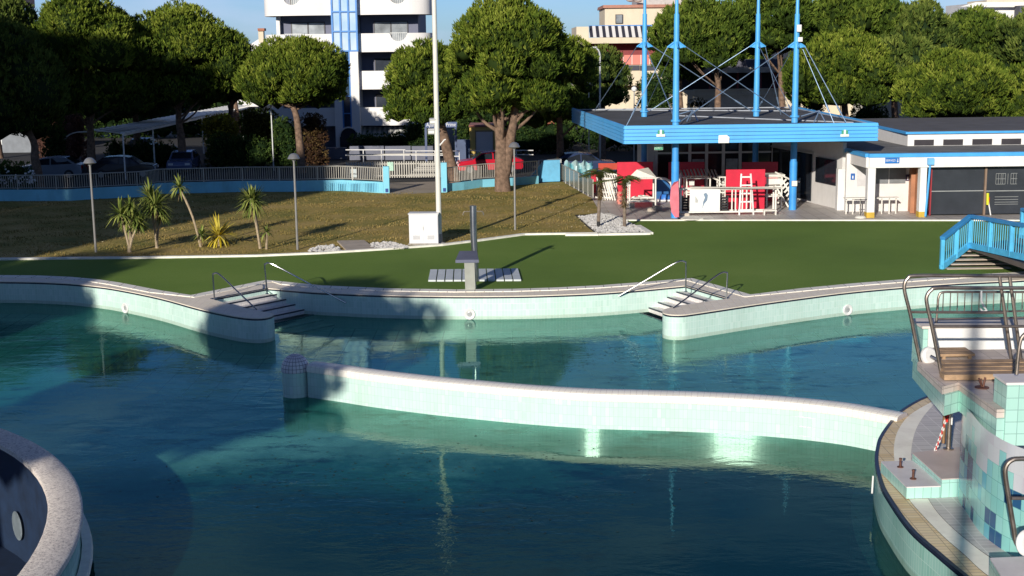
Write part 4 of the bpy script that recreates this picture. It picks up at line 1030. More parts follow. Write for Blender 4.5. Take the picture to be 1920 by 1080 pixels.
shrub('hedge', 'dark clipped hedge behind the fence right of the carport', 392, 512, 252, 316, 92, bush_m, 41, 'hedge', None, 20)
shrub('shrub', 'yellow leaved shrub over a low pale wall near the carport', 384, 448, 217, 262, 96, yel_m, 42)
shrub('shrub', 'olive green shrub right of the yellow one', 448, 520, 203, 250, 98, leafmat('olive_leaves', [(0, (.01, .012, .004)), (.3, (.07, .07, .012)), (1, (.2, .19, .04))]), 43)
shrub('shrub', 'reddish brown bare hedge seen between the left trunks', 66, 164, 198, 258, 100, brn_m, 44)
shrub('shrub', 'dark evergreen bush between the left trunks in front of the carport', 84, 124, 238, 302, 92, bush_m, 45)
shrub('flowering_bush', 'bush with white blossoms behind the blue wall at far left', -60, 62, 300, 352, 76, bush_m, 46, 'shrub')
fb = empty('white_blossoms', (0, 0, 0), 0)
COL.objects.unlink(fb)
bl_ = MB(); g = random.Random(4)
for i in range(110):
    p = H(g.uniform(-30, 66), g.triangular(312, 350, 338), 75.2); s_ = g.uniform(.03, .09); bl_.box(p, (s_, s_, s_), g.uniform(0, 3), g.uniform(0, 3))
o = bl_.build('blossoms', M('white_blossom', (.75, .72, .7), .7), bpy.data.objects['flowering_bush']); o.matrix_parent_inverse = Matrix.Translation(-at(bpy.data.objects['flowering_bush']))
o['kind'] = 'stuff'
shrub('hedge', 'dark green hedge in front of the striped awning', 660, 800, 250, 288, 100, bush_m, 47, 'hedge')
shrub('shrub', 'rounded green bush beside the striped awning', 762, 812, 224, 268, 99, bush_m, 48)
shrub('shrub', 'green bush between the blue sign and the yellow kiosk', 856, 884, 222, 262, 98, bush_m, 49)
shrub('shrub', 'dark bush with reddish berries at the foot of the dome shaped pine', 566, 610, 215, 262, 94, leafmat('berry_bush', [(0, (.01, .008, .006)), (.4, (.07, .035, .02)), (1, (.15, .11, .04))]), 50)
shrub('shrub', 'leafy dark bush left of the dome shaped pine trunk', 512, 556, 222, 280, 93, bush_m, 51)
shrub('shrub', 'bushy shrubs behind the left masts of the canopy', 1196, 1265, 140, 208, 98, bush_m, 52)
shrub('shrub', 'dark hedge under the pines right of the fourth mast', 1592, 1668, 196, 236, 96, bush_m, 53)
shrub('shrub', 'grey green shrub behind the right end of the clerestory', 1745, 1935, 186, 236, 94, leafmat('grey_green', [(0, (.008, .01, .004)), (.3, (.05, .055, .02)), (1, (.15, .15, .06))]), 54)
shrub('shrub', 'low plants on the cream planter between the masts', 1290, 1330, 186, 204, 112, leafmat('planter_plants', [(0, (.01, .01, .006)), (.4, (.08, .07, .03)), (1, (.2, .17, .08))]), 55, dens=10, core=.5, up=True)
shrub('shrub', 'small shrub behind the canopy roof near the fourth mast', 1508, 1545, 188, 222, 96, bush_m, 56)
shrub('hedge', 'dark dense hedge filling the shade behind the left fence', 200, 330, 262, 312, 94, bush_m, 57, 'hedge', None, 14)
shrub('hedge', 'dark hedge beyond the gate and the ramp rails', 960, 1075, 225, 282, 102, bush_m, 58, 'hedge', None, 14)
shrub('hedge', 'dark hedge behind the canopy corner and street lamps', 1085, 1230, 205, 290, 104, bush_m, 59, 'hedge', None, 12)

GB = 'dark background trees in the left shade'
for i, (x0, x1, yt, l) in enumerate(((-60, 90, 150, 'dark leafy mass behind the far left trunk'), (80, 200, 170, 'dark leafy mass behind the reddish hedge'), (190, 330, 165, 'dark leafy mass behind the carport middle'), (320, 460, 160, 'dark leafy mass behind the end of the carport'), (440, 510, 205, 'dark leafy mass left of the dome shaped pine trunk'))):
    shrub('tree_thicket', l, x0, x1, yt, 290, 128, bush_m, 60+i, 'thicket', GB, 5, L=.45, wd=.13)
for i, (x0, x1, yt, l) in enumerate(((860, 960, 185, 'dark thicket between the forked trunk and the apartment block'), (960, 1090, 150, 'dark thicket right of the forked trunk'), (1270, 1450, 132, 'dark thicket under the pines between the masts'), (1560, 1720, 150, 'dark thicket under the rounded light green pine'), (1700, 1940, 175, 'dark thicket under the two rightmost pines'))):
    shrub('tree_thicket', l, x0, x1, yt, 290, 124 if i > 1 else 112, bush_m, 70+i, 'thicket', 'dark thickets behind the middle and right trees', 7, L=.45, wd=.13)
# yuccas / cordylines
yuc = leafmat('yucca_leaves', [(0, (.03, .05, .01)), (.4, (.12, .17, .035)), (1, (.32, .34, .09))])
yuy = leafmat('yellow_yucca_leaves', [(0, (.2, .14, .01)), (.4, (.45, .34, .02)), (1, (.7, .6, .12))])
deadm = leafmat('dead_yucca_leaves', [(0, (.10, .07, .03)), (.5, (.24, .17, .08)), (1, (.42, .33, .18))])
stemm = M('pale_plant_stem', (.42, .33, .22), .9, var=.35, scale=9, bmp=.6)
def rosette(V, T, c, L, n, g, drop=.25, w=.035, lo=-.7):
    for i in range(n):
        a = g.uniform(0, 6.283); el = math.asin(g.uniform(lo, 1)); d = Vector((math.cos(a)*math.cos(el), math.sin(a)*math.cos(el), math.sin(el)))
        s = d.cross(Vector((0, 0, 1))); s = s.normalized() if s.length > .01 else Vector((1, 0, 0)); l = L*g.uniform(.7, 1.1); t = g.uniform(.15, .95)
        p0, p1, p2 = c, c+d*l*.55+Vector((0, 0, .02)), c+d*l-Vector((0, 0, drop*l*(1-d.z)*.7))
        V += [p0-s*w*.5, p0+s*w*.5, p1+s*w, p0-s*w*.5, p1+s*w, p1-s*w, p1-s*w, p1+s*w, p2]; T += [t*.7]*3+[t]*3+[t]*2+[min(1, t+.2)]
def yucca(name, label, base, heads, L, Y=None, mat=None, n=110, seed=0, stems=True, group='yuccas on the lawn', cat='plant', w=.035, r=.05):
    b = P(*base, 0); root = empty(name, tuple(b), 0, label, cat, group); g = random.Random(seed)
    for hx, hy, sc in heads:
        e = H(hx, hy, b.y) - b; e.y = g.uniform(-.25, .25)
        if stems:
            m0 = Vector((e.x*.35, e.y*.5, e.z*.5)); MB().tube(spl([(g.uniform(-.05, .05), 0, -.05), m0, e], 4), [r*1.3]+[r]*8, 7).build('stem', stemm, root, smooth=True)
        V, T = [], []; rosette(V, T, e, L*sc, n, g, w=w)
        if stems and sc > .6:
            V2, T2 = [], []
            for i in range(34):
                a = g.uniform(0, 6.283); d = Vector((math.cos(a)*.35, math.sin(a)*.35, -1)).normalized(); c0_ = e-Vector((0, 0, g.uniform(.0, .25))); s_2 = Vector((-math.sin(a), math.cos(a), 0))*.02
                V2 += [c0_-s_2, c0_+s_2, c0_+d*L*sc*g.uniform(.35, .75)]; T2 += [g.random()]*3
            npmesh('dead_leaf_skirt', np.array([tuple(v) for v in V2]), np.arange(len(V2)).reshape(-1, 3), deadm, np.array(T2), root)
        npmesh('leaf_head', np.array([tuple(v) for v in V]), np.arange(len(V)).reshape(-1, 3), mat or yuc, np.array(T), root)
    return root
yucca('yucca', 'cluster yucca with several heads nearest the left lamp', (243, 473), [(228, 400, .8), (250, 408, .85), (238, 418, .8), (262, 418, .65), (244, 388, .6)], .95, seed=1, n=90)
yucca('yucca', 'taller double headed yucca behind the cluster one', (293, 465), [(279, 372, .9), (292, 385, 1.0), (300, 405, .6)], .95, seed=2)
yucca('yucca', 'slender yucca with one small head on a long bent stem', (376, 462), [(338, 350, .75)], .8, seed=3, n=60, r=.045)
yucca('yucca', 'tiny grey green yucca at the foot of the slender one', (378, 463), [(379, 440, .7)], .7, seed=4, n=40)
yucca('yucca', 'bright yellow spiky yucca low on the lawn', (410, 461), [(410, 442, 1)], 1.0, mat=yuy, seed=5, n=80, w=.045)
yucca('yucca', 'tall yucca with a drooping head near the second lamp', (487, 466), [(474, 382, 1.0), (470, 372, .7)], .95, seed=6)
yucca('yucca', 'small thin yucca right beside the tall drooping one', (501, 467), [(500, 434, .6)], .75, seed=7, n=35)
GP = 'slim palms in the pebble bed'
palmm = leafmat('palm_fronds', [(0, (.02, .03, .008)), (.5, (.09, .12, .03)), (1, (.25, .25, .09))])
drym = leafmat('dry_palm_skirt', [(0, (.03, .02, .01)), (.5, (.14, .1, .05)), (1, (.3, .22, .11))])
for (bb_, hx, hy, l, sd_) in (((1122, 426), 1126, 322, 'left slim palm with a shaggy dry skirt in the pebble bed', 1), ((1171, 427), 1171, 336, 'right slim palm with a drooping left frond in the pebble bed', 2)):
    b = P(*bb_, 0); root = empty('palm_tree', tuple(b), 0, l, 'palm', GP); g = random.Random(sd_)
    e = H(hx, hy, b.y)-b; e.y = 0
    MB().tube(spl([(0, 0, -.05), (e.x*.4, 0, e.z*.5), e], 4), [.11]+[.08]*8, 9).build('trunk', M('palm_trunk', (.22, .17, .13), .95, var=.4, scale=6, bmp=.8), root, smooth=True)
    V, T = [], []
    for i in range(30):
        a = g.uniform(0, 6.283); d = Vector((math.cos(a), math.sin(a), 0)); R_ = g.uniform(.5, .95) if sd_ == 1 else g.uniform(.3, .75); up_ = g.uniform(-.15, .55)
        if sd_ == 2 and i < 3: d = Vector((-1, -.2+.2*i, 0)).normalized(); R_ = 1.35; up_ = .05
        q = [e, e+d*R_*.5+Vector((0, 0, up_*.6)), e+d*R_+Vector((0, 0, up_*.3-.15))]
        for t in range(34):
            u = .2+.8*t/33; c = q[0]*(1-u)**2+q[1]*2*u*(1-u)+q[2]*u*u; s = Vector((-d.y, d.x, 0))*(1 if t % 2 else -1)
            tip = c+s*.26+d*.18-Vector((0, 0, .07)); V += [c-d*.02, c+d*.03, tip]; T += [.4+.3*g.random()]*3
    npmesh('fronds', np.array([tuple(v) for v in V]), np.arange(len(V)).reshape(-1, 3), palmm, np.array(T), root)
    V, T = [], []
    for i in range(520):
        c = Vector((e.x, 0, e.z-g.uniform(-.05, 1.15))); a = g.uniform(0, 6.283); d = Vector((math.cos(a)*.27, math.sin(a)*.27, -.20)); s = Vector((-d.y, d.x, 0)).normalized()*.02
        V += [c-s, c+s, c+d*g.uniform(.6, 1.2)]; T += [g.random()]*3
    npmesh('dry_skirt', np.array([tuple(v) for v in V]), np.arange(len(V)).reshape(-1, 3), drym, np.array(T), root)
    if sd_ == 1: MB().box((-.03, -.18, .14), (.12, .1, .28)).build('ground_spotlight', M('black_plastic', (.02, .02, .02), .4), root)

# unseen pines, and later a block, added behind the camera to cast shade
def st_pos(s, t): return (.94*s+.342*t, -.342*s+.94*t)
def shade_pine(s, t, ztop, zbot, r, label, seed):
    x, y = st_pos(s, t); root = empty('pine_tree', (x, y, 0), 0, label, 'tree', 'unseen pines added for shade')
    lo = pine_lobes(r, r*.9, (ztop-zbot)*.6, zbot+(ztop-zbot)*.4, seed, rl=1.3)
    lo += [(l[0]*.7, l[1]*.7, zbot+1, 1.4, .9) for l in lo[::2]]
    foliage('crown', lo, pine_m, root, seed, 9, .4, .08)
    MB().tube([(0, 0, -.1), (.2, 0, zbot*.6), (0, 0, zbot+2)], [.4, .3, .2], 9).build('trunk', bark, root, smooth=True)
shade_pine(-19.3, -1, 11.3, 6.8, 4.3, 'unseen pine added on the near left bank behind the round basin for its shade', 81)
shade_pine(-20.6, -1.5, 12.7, 9.8, 2.3, 'unseen taller slim pine added close behind the first one for its shade', 83)
shade_pine(-33.4, -1, 13.6, 4.5, 4.2, 'unseen wider pine added on the near left bank farther from the pool for its shade', 82)
# =================================================================== BUILDINGS
def pbox(mb, x0, x1, y0, y1, Y, depth):
    """box whose front face covers that part of the facade plane at distance Y"""
    xm, ym = (x0+x1)/2, (y0+y1)/2
    mb.bx(H(x0, ym, Y).x, H(x1, ym, Y).x, Y, Y+depth, H(xm, y1, Y).z, H(xm, y0, Y).z); return mb
def pquad(mb, pts, Y):
    v = [H(x, y, Y) for x, y in pts]; mb.add(v, [tuple(range(len(v)))]); return mb
YA = 109.0
ap = empty('apartment_block', (H(650, 250, YA).x, YA, 0), 0, 'tall white apartment block with curved balconies and a blue glazed stair tower', 'building')
def reb(o, root):                       # geometry given in world space -> child of a root that sits elsewhere
    o.matrix_parent_inverse = Matrix.Translation(-at(root)); return o
def part(mb, name, mat, root, **k): return reb(mb.build(name, mat, root, **k), root)
awhite = M('white_render', (.80, .78, .76), .6, var=.05, scale=.6, dirt=.08)
agrey = M('blue_grey_render', (.17, .18, .25), .8, var=.08)
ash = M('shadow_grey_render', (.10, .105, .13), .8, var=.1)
winframe = M('dark_window_frame', (.05, .05, .06), .4)
glassm = M('window_glass', (.34, .37, .4), .1, 0, var=.7, scale=.5)  # pale reflections on the panes put into the base colour
glassd = M('dark_window_glass', (.05, .06, .08), .06, 0, var=.5, scale=.4)
blueframe = M('blue_stair_frame', (.06, .24, .62), .4)
m, nt, b = newmat('stair_glass'); n_ = noise(nt, .35, 3, .5)
nt.links.new(ramp(nt, n_, [(.35, (.32, .52, .75)), (.65, (.62, .72, .82))]), b.inputs['Base Color']); b.inputs['Roughness'].default_value = .12; stglass = m
xL, xR = H(494, 120, YA).x, H(812, 120, YA).x; xs0, xs1 = H(626, 120, YA).x, H(673, 120, YA).x
zb = [H(740, y, YA).z for y in (235, 167, 97, 27, -42, -112)]     # undersides of the balconies
ph = H(740, 62, YA).z - H(740, 97, YA).z
# core wall
mb = MB(); mb.bx(xL+1.2, xs0, YA+2.2, YA+13, 0, zb[-1]); mb.bx(xs1, xR-1.3, YA+2.2, YA+13, 0, zb[-1]); part(mb, 'wall', agrey, ap)
mb = MB(); mb.bx(xL+.9, xL+1.19, YA+1.6, YA+13, 0, zb[-1]); part(mb, 'end_wall', awhite, ap)
def par(pts, z0, z1, notch=None, th=.16):
    mb = MB(); ls = [0]
    pts = spl(pts, 8)
    # resample evenly
    d = [0]
    for i in range(1, len(pts)): d.append(d[-1]+(pts[i]-pts[i-1]).length)
    N = 90; q = []
    for k in range(N+1):
        s_ = d[-1]*k/N; i = max(0, min(len(d)-2, next((j for j in range(len(d)-1) if d[j+1] >= s_), len(d)-2)))
        q.append(pts[i].lerp(pts[i+1], (s_-d[i])/max(1e-6, d[i+1]-d[i])))
    nn_ = normals(q); vs, fs = [], []
    for p, n in zip(q, nn_):
        zt_ = z1
        if notch and abs(p.x-notch[0]) < notch[1]: zt_ = z1 - math.sqrt(notch[1]**2-(p.x-notch[0])**2)*.95
        o = p+n*th
        vs += [(p.x, p.y, z0), (p.x, p.y, zt_), (o.x, o.y, zt_), (o.x, o.y, z0)]
    for i in range(N):
        for j in range(4): fs.append((4*i+j, 4*i+(j+1) % 4, 4*(i+1)+(j+1) % 4, 4*(i+1)+j))
    fs += [(0, 3, 2, 1), (4*N, 4*N+1, 4*N+2, 4*N+3)]
    mb.add(vs, fs); return mb
for fl in range(5):
    z0 = zb[fl]
    # right wing
    pr_ = [Vector((xs1-.0, YA+.1, 0)), Vector((xs1+2.0, YA-.1, 0)), Vector((xR-1.6, YA+.0, 0)), Vector((xR-.3, YA+.7, 0)), Vector((xR, YA+2.4, 0)), Vector((xR, YA+4.5, 0))]
    nr = (H(747, 62, YA).x, .68) if fl >= 2 else None
    bal = part(par(pr_, z0, z0+ph, nr), 'balcony', awhite, ap)
    pl_ = [Vector((xL+.2, YA+4.5, 0)), Vector((xL-.1, YA+2.4, 0)), Vector((xL+.3, YA+.9, 0)), Vector((xL+1.7, YA+.1, 0)), Vector((xs0-2, YA-.1, 0)), Vector((xs0, YA+.1, 0))]
    nl = (H(549, 65, YA).x, .68) if fl >= 2 else None
    ball = part(par(pl_, z0+.0, z0+ph, nl), 'balcony', awhite, ap)
    for nc, b_ in ((nr, bal), (nl, ball)):
        if nc:
            mb = MB()
            for i in range(9): mb.bx(nc[0]-.6+.15*i-.015, nc[0]-.6+.15*i+.015, YA+.12, YA+.15, z0+.3, z0+ph+.02)
            mb.bx(nc[0]-.7, nc[0]+.7, YA+.1, YA+.17, z0+ph-.0, z0+ph+.04)
            o = mb.build('grille', galv, b_)
    sl = MB(); sl.poly([p.xy for p in spl(pr_, 5)]+[Vector((xs1, YA+4.5))], z0+.02, True); sl.poly([p.xy for p in spl(pl_, 5)]+[Vector((xs0, YA+4.5))][::-1], z0+.02, True)
    sl.poly([p.xy for p in spl(pr_, 5)]+[Vector((xs1, YA+4.5))], z0+.12); sl.poly([p.xy for p in spl(pl_, 5)]+[Vector((xs0, YA+4.5))][::-1], z0+.12)
    part(sl, 'balcony_slab', agrey, ap)
    # sliding windows on each balcony
    for (wx0, wx1) in ((700, 765), (545, 609)):
        xa, xb = H(wx0, 50, YA+2).x, H(wx1, 50, YA+2).x; w0, w1 = z0+.15, z0+ph+1.02
        mb = MB(); t = .09
        mb.bx(xa, xb, YA+2.12, YA+2.2, w1-t, w1); mb.bx(xa, xa+t, YA+2.12, YA+2.2, w0, w1-t); mb.bx(xb-t, xb, YA+2.12, YA+2.2, w0, w1-t); mb.bx((xa+xb)/2-.06, (xa+xb)/2+.06, YA+2.12, YA+2.2, w0, w1-t)
        f_ = part(mb, 'window', winframe, ap)
        o = MB().bx(xa+t, xb-t, YA+2.15, YA+2.17, w0, w1-t).build('pane', glassm if fl >= 2 else glassd, f_)
# stair tower
y0_ = YA-.5; zt_ = zb[-1]+1
ztr = H(650, 97, YA).z
mb = MB(); mb.bx(xs0, xs0+.62, y0_, YA+3, 0, ztr); mb.bx(xs1-.66, xs1, y0_, YA+3, 0, ztr); part(mb, 'stair_wall', awhite, ap)
part(MB().bx(xs0+.05, xs1-.05, y0_+.1, YA+3, ztr+.001, zt_), 'stair_glazing', stglass, ap)
mb = MB()
for i in range(4): x = xs0+.03+(xs1-xs0-.06)*i/3; mb.bx(x-.07, x+.07, y0_, y0_+.12, ztr, zt_)
z = ztr
while z < zt_: mb.bx(xs0, xs1, y0_-.02, y0_+.1, z, z+.12); z += 1.56
mb.bx(xs0+.63, xs0+.73, y0_, y0_+.15, 1.6, ztr-.002); mb.bx(xs1-.77, xs1-.67, y0_, y0_+.15, 1.6, ztr-.002)
for zz in (2.9, 4.3, 5.8, 7.2): mb.bx(xs0+.73, xs1-.77, y0_+.02, y0_+.13, zz, zz+.08)
part(mb, 'stair_frame', blueframe, ap)
part(MB().bx(xs0+.64, xs1-.68, y0_+.2, YA+3, .1, ztr-.004), 'stair_window', M('stair_dark_glass', (.03, .06, .10), .08), ap)
xc, rr_ = (xs0+xs1)/2+.1, .75; zc_ = H(655, 255, YA).z
vs = [(xc+rr_*math.cos(t), y0_-.3, zc_+rr_*math.sin(t)) for t in [math.pi*i/16 for i in range(17)]] + [(xc-rr_, y0_-.3, 0), (xc+rr_, y0_-.3, 0)]
part(MB().add(vs, [tuple(range(len(vs)))][::-1]), 'entrance_door', M('entrance_dark_glass', (.02, .025, .04), .15), ap)
part(MB().tube([Vector((xc+rr_*math.cos(t), y0_-.32, zc_+rr_*math.sin(t))) for t in [math.pi*i/16 for i in range(17)]], .07, 6), 'entrance_arch', M('pale_arch', (.6, .62, .66), .5), ap)
# striped awning at ground floor
def stripes(name, ca, cb, w, axis=0):
    m, nt, b = newmat(name); tcn = nt.nodes.new('ShaderNodeTexCoord'); sp = nt.nodes.new('ShaderNodeSeparateXYZ'); nt.links.new(tcn.outputs['Object'], sp.inputs[0])
    f = mth(nt, 'FRACT', mth(nt, 'DIVIDE', sp.outputs[axis], w)); f = mth(nt, 'GREATER_THAN', f, .5)
    nt.links.new(mixc(nt, f, ca, cb), b.inputs['Base Color']); b.inputs['Roughness'].default_value = .8; return m
def awning(root, x0, x1, y0, y1, Y, mat, out=1.2):
    a, b_, c, d = H(x0, y0, Y+out), H(x1, y0, Y+out), H(x1, y1, Y), H(x0, y1, Y)
    return part(MB().add([a, b_, c, d], [(0, 1, 2, 3)]), 'awning', mat, root)
awning(ap, 676, 772, 238, 256, YA+.3, stripes('pale_striped_awning', (.8, .79, .76), (.38, .40, .38), .42))
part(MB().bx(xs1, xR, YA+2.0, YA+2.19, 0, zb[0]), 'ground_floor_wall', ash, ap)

# pink and cream building behind the canopy
YB = 128.0
pk = empty('cream_house', (H(1180, 200, YB).x, YB, 0), 0, 'cream terraced house with striped awning and red recessed balcony behind the masts', 'building')
cream = M('cream_render_far', (.72, .62, .47), .8, var=.08, scale=.5, dirt=.15)
dred = M('dark_red_render', (.25, .05, .055), .8, var=.1)
part(pbox(MB(), 1134, 1300, 13, 205, YB+2.5, 8), 'upper_storey', cream, pk)
part(pbox(pbox(MB(), 1131, 1302, 10.5, 14, YB+2.2, 8.6), 1131, 1302, 8.5, 10.4, YB+2.4, 8.2), 'roof_slab', M('tile_roof_edge', (.45, .22, .16), .8), pk)
part(pbox(MB(), 1195, 1320, -12, 8, YB+5, 6), 'penthouse', M('greyish_corrugated', (.5, .47, .45), .6, var=.2, scale=3), pk)
part(pbox(MB(), 1081, 1104, 50, 200, YB+.6, 10), 'side_wing', cream, pk)
f_ = part(pbox(MB(), 1154, 1168, 27, 44, YB+2.35, .14), 'window', winframe, pk)
o = pbox(MB(), 1155.5, 1166.5, 28.5, 43, YB+2.32, .02).build('pane', glassm, f_)
part(pbox(MB(), 1104, 1262, 78, 130, YB+2.1, .3), 'recess_wall', dred, pk)
part(pbox(MB(), 1103, 1234, 70, 81, YB, 2.3), 'balcony_fascia', cream, pk)
awning(pk, 1105, 1224, 48, 70, YB-.05, stripes('navy_striped_awning', (.82, .80, .78), (.03, .03, .05), .62), 2.0)
part(pbox(MB(), 1104, 1225, 47, 51, YB+1.9, .12), 'awning_box', blueframe, pk)
m, nt, b = newmat('salmon_screen'); tcn = nt.nodes.new('ShaderNodeTexCoord'); sp = nt.nodes.new('ShaderNodeSeparateXYZ'); nt.links.new(tcn.outputs['Object'], sp.inputs[0])
f = mth(nt, 'FRACT', mth(nt, 'DIVIDE', sp.outputs[0], .85)); f = mth(nt, 'GREATER_THAN', f, .93)
nt.links.new(mixc(nt, f, (.72, .22, .18), (.75, .7, .66)), b.inputs['Base Color'])
part(pbox(MB(), 1152, 1220, 103, 121, YB+1.2, .1), 'balcony_screen', m, pk)
part(pbox(MB(), 1221, 1252, 104, 121, YB+1.2, .1), 'reed_screen', M('reed_screen', (.42, .36, .3), .9, var=.3, scale=4), pk)
part(pbox(MB(), 1150, 1266, 121.5, 160, YB+1.0, 1), 'lower_wall', cream, pk)
mb = pbox(MB(), 1168, 1199, 122.5, 132, YB+.9, .09); pbox(mb, 1200, 1232, 122.5, 132, YB+.9, .09); part(mb, 'planter_window', M('dark_planter', (.05, .055, .08), .6), pk)
# sat dishes
for (x, y) in ((1182, 4), (1196, 5)):
    c = H(x, y, YB+4); part(MB().lathe([(.001, 0), (.3, .08), (.45, .2)], (c.x, c.y, c.z), 14), 'satellite_dish', whitep, pk)

# long low cream building under the pines
YC = 116.0
lb = empty('terraced_house', (H(1400, 200, YC).x, YC, 0), 0, 'long cream house with flower boxes and dark loggias behind the third mast', 'building')
part(pbox(MB(), 1262, 1575, 168, 235, YC, 8), 'lower_wall', cream, lb)
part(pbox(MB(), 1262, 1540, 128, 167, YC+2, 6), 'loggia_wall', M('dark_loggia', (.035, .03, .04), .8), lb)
part(pbox(MB(), 1262, 1560, 112, 129, YC+1, 7), 'upper_wall', M('grey_upper_render', (.1, .1, .13), .8), lb)
part(pbox(MB(), 1270, 1560, 126, 136, YC+.5, .7), 'flower_box', M('pale_flower_box', (.5, .44, .36), .8, var=.6, scale=.8), lb)
mb = MB()
for i in range(6): pbox(mb, 1300+46*i, 1303+46*i, 168.5, 176, YC-.12, .1)
pbox(mb, 1300, 1535, 166, 168.4, YC-.12, .12); pbox(mb, 1300, 1535, 176, 178, YC-.12, .12); part(mb, 'planter_rail', cream, lb)
for x0, x1 in ((1424, 1428), (1448, 1456), (1330, 1333), (1382, 1385)): part(pbox(MB(), x0, x1, 136.5, 167, YC+1.2, .4), 'pillar', dred, lb)
part(pbox(MB(), 1590, 1745, 178, 236, YC-2, 6), 'garden_wall', cream, lb)
part(pbox(MB(), 1600, 1640, 186, 236, YC-2.3, .28), 'stone_pier', concrete, lb)

# white house far top right, chimney house, top left corner house
wh = empty('white_villa', (H(1880, 60, 190).x, 190, 0), 0, 'white flat roofed villa peeping over the pines at top right', 'building')
part(pbox(MB(), 1815, 1990, 6, 60, 191, 10), 'wall', awhite, wh)
mb = MB(); pquad(mb, [(1800, 13), (1830, 4), (1990, 3), (1990, 9), (1835, 10)], 189); part(mb, 'roof', awhite, wh)
part(pbox(MB(), 1850, 1990, -1, 4, 190, 8), 'roof_terrace', cream, wh)
part(pbox(MB(), 1912, 1990, 10, 30, 188.5, 2), 'dark_band', ash, wh)
chh = empty('chimney_house', (H(480, 90, 150).x, 150, 0), 0, 'white house corner with a small tiled chimney left of the apartment block', 'building')
part(pbox(MB(), 440, 492, 86, 200, 150, 8), 'wall', awhite, chh)
mb = MB(); a = [(455, 92), (484, 74), (494, 74), (494, 92)]; pquad(mb, a, 149.8); part(mb, 'roof', awhite, chh)
c_ = part(pbox(MB(), 484.5, 494, 58, 80, 149, .8), 'chimney', cream, chh)
o = pbox(MB(), 483, 495.5, 53, 57.9, 148.8, 1.1).build('chimney_cap', M('terracotta', (.42, .17, .1), .8), c_)
ch2 = empty('corner_house', (H(-20, 90, 150).x, 150, 0), 0, 'pale house seen through the pines at the left photo edge', 'building')
part(pbox(MB(), -120, 17, -20, 12, 150, 8), 'upper_wall', M('salmon_render', (.6, .35, .28), .8), ch2)
part(pbox(MB(), -60, 4, 196, 320, 120, 8), 'wall', awhite, ch2)
part(pbox(MB(), 4, 60, 226, 320, 110, 6), 'garage', M('grey_garage', (.22, .24, .27), .8), ch2)

# yellow kiosk
YK = 93.0
kx = H(905, 280, YK)
yk = empty('yellow_kiosk', (kx.x, YK, 0), 0, 'small yellow utility building with a pale metal door beside the forked trunk', 'kiosk')
part(pbox(MB(), 881, 934, 238, 326, YK, 3), 'wall', M('yellow_render', (.72, .52, .16), .8, var=.08, dirt=.1), yk)
part(pbox(MB(), 879, 936, 234.5, 238, YK-.15, 3.3), 'roof', M('reddish_roof_edge', (.3, .12, .1), .8), yk)
d_ = part(pbox(MB(), 893, 924, 247, 300, YK-.06, .05), 'door', M('pale_door', (.55, .55, .58), .5, var=.15, scale=.7), yk)
mb = MB(); pbox(mb, 891, 893, 244.5, 300, YK-.08, .07); pbox(mb, 924, 926, 244.5, 300, YK-.08, .07); pbox(mb, 893, 924, 244.5, 247, YK-.08, .07)
o = mb.build('door_frame', M('brownish_frame', (.25, .2, .12), .6), d_)

# blue sign frame
YS = 91.0; sgn = empty('entrance_sign', (H(828, 300, YS).x, YS, 0), 0, 'dark blue framed sign with white lettering behind the leaning pine', 'sign')
part(pbox(MB(), 797, 857, 229, 239, YS, .12), 'board', M('sign_blue', (.06, .10, .24), .5), sgn)
for a, b_ in ((797, 801), (853, 857)): part(pbox(MB(), a, b_, 239.1, 320, YS, .12), 'post', M('sign_post_blue', (.07, .10, .2), .5), sgn)
lm = M('sign_lettering_white', (.8, .82, .85), .5)
p = H(827, 234, YS-.03); o = text_part('Aparthotel Prime', .37, p-at(sgn), lm, sgn); o.scale = (.78, 1, 1)
part(pbox(MB(), 855, 882, 262, 300, YS+2, .4), 'blue_screen', M('blue_screen', (.08, .11, .2), .7), sgn)

# brick steps and planter far right of the big pine
st_ = empty('house_steps', (H(1030, 260, 104).x, 104, 0), 0, 'pale garden steps with a red side wall seen past the largest pine', 'steps')
mb = MB()
for i in range(5): pbox(mb, 1008, 1046, 268-4*i, 300, 104+.4*i, .4)
part(mb, 'flight', cream, st_)
part(pbox(MB(), 1027, 1040, 226, 256, 105.5, .4), 'side_wall', M('red_plaster', (.5, .14, .1), .8), st_)
part(pbox(MB(), 1046, 1060, 248, 300, 103.6, 1), 'gate_pier', cream, st_)
part(pbox(MB(), 998, 1008, 236, 300, 103.8, .5), 'garden_pier', cream, st_)
part(pbox(MB(), 996, 1040, 180, 212, 112, 3), 'pale_wall', cream, st_)

# street lamps behind
def slamp(name, label, pole, arm, Y, cat='street lamp', r=.07, head=None):
    b = Vector((H(pole[0], 200, Y).x, Y, 0)); root = empty(name, tuple(b), 0, label, cat)
    z = H(pole[0], pole[1], Y).z
    pts = [(0, 0, 0), (0, 0, z*.6), (0, 0, z-.6)] + [H(x, y, Y)-b for x, y in arm]
    MB().tube(spl(pts, 3), r, 7).build('pole', galv, root, smooth=True)
    e = H(*arm[-1], Y)-b
    if head: head(root, e)
    return root
def cobra(root, e): o = MB().box((0, 0, 0), (.55, .22, .14)).build('lamp_head', galv, root, bevel=.04); o.location = e+Vector((-.1, 0, 0))
def globe(root, e): o = MB().lathe([(.001, -.2), (.15, -.13), (.2, 0), (.15, .13), (.001, .2)], n=14).build('globe', white, root, smooth=True); o.location = e
def twin(root, e):
    mb = MB()
    for s_ in (-.18, .18): mb.box((s_, 0, 0), (.26, .2, .34), rx=R(20))
    o = mb.build('floodlights', galv, root); o.location = e
slamp('street_lamp', 'curved street lamp with an arm bending left above the low bushy pine', (1125, 100), [(1125, 105), (1122, 94), (1115, 89)], 92, head=cobra)
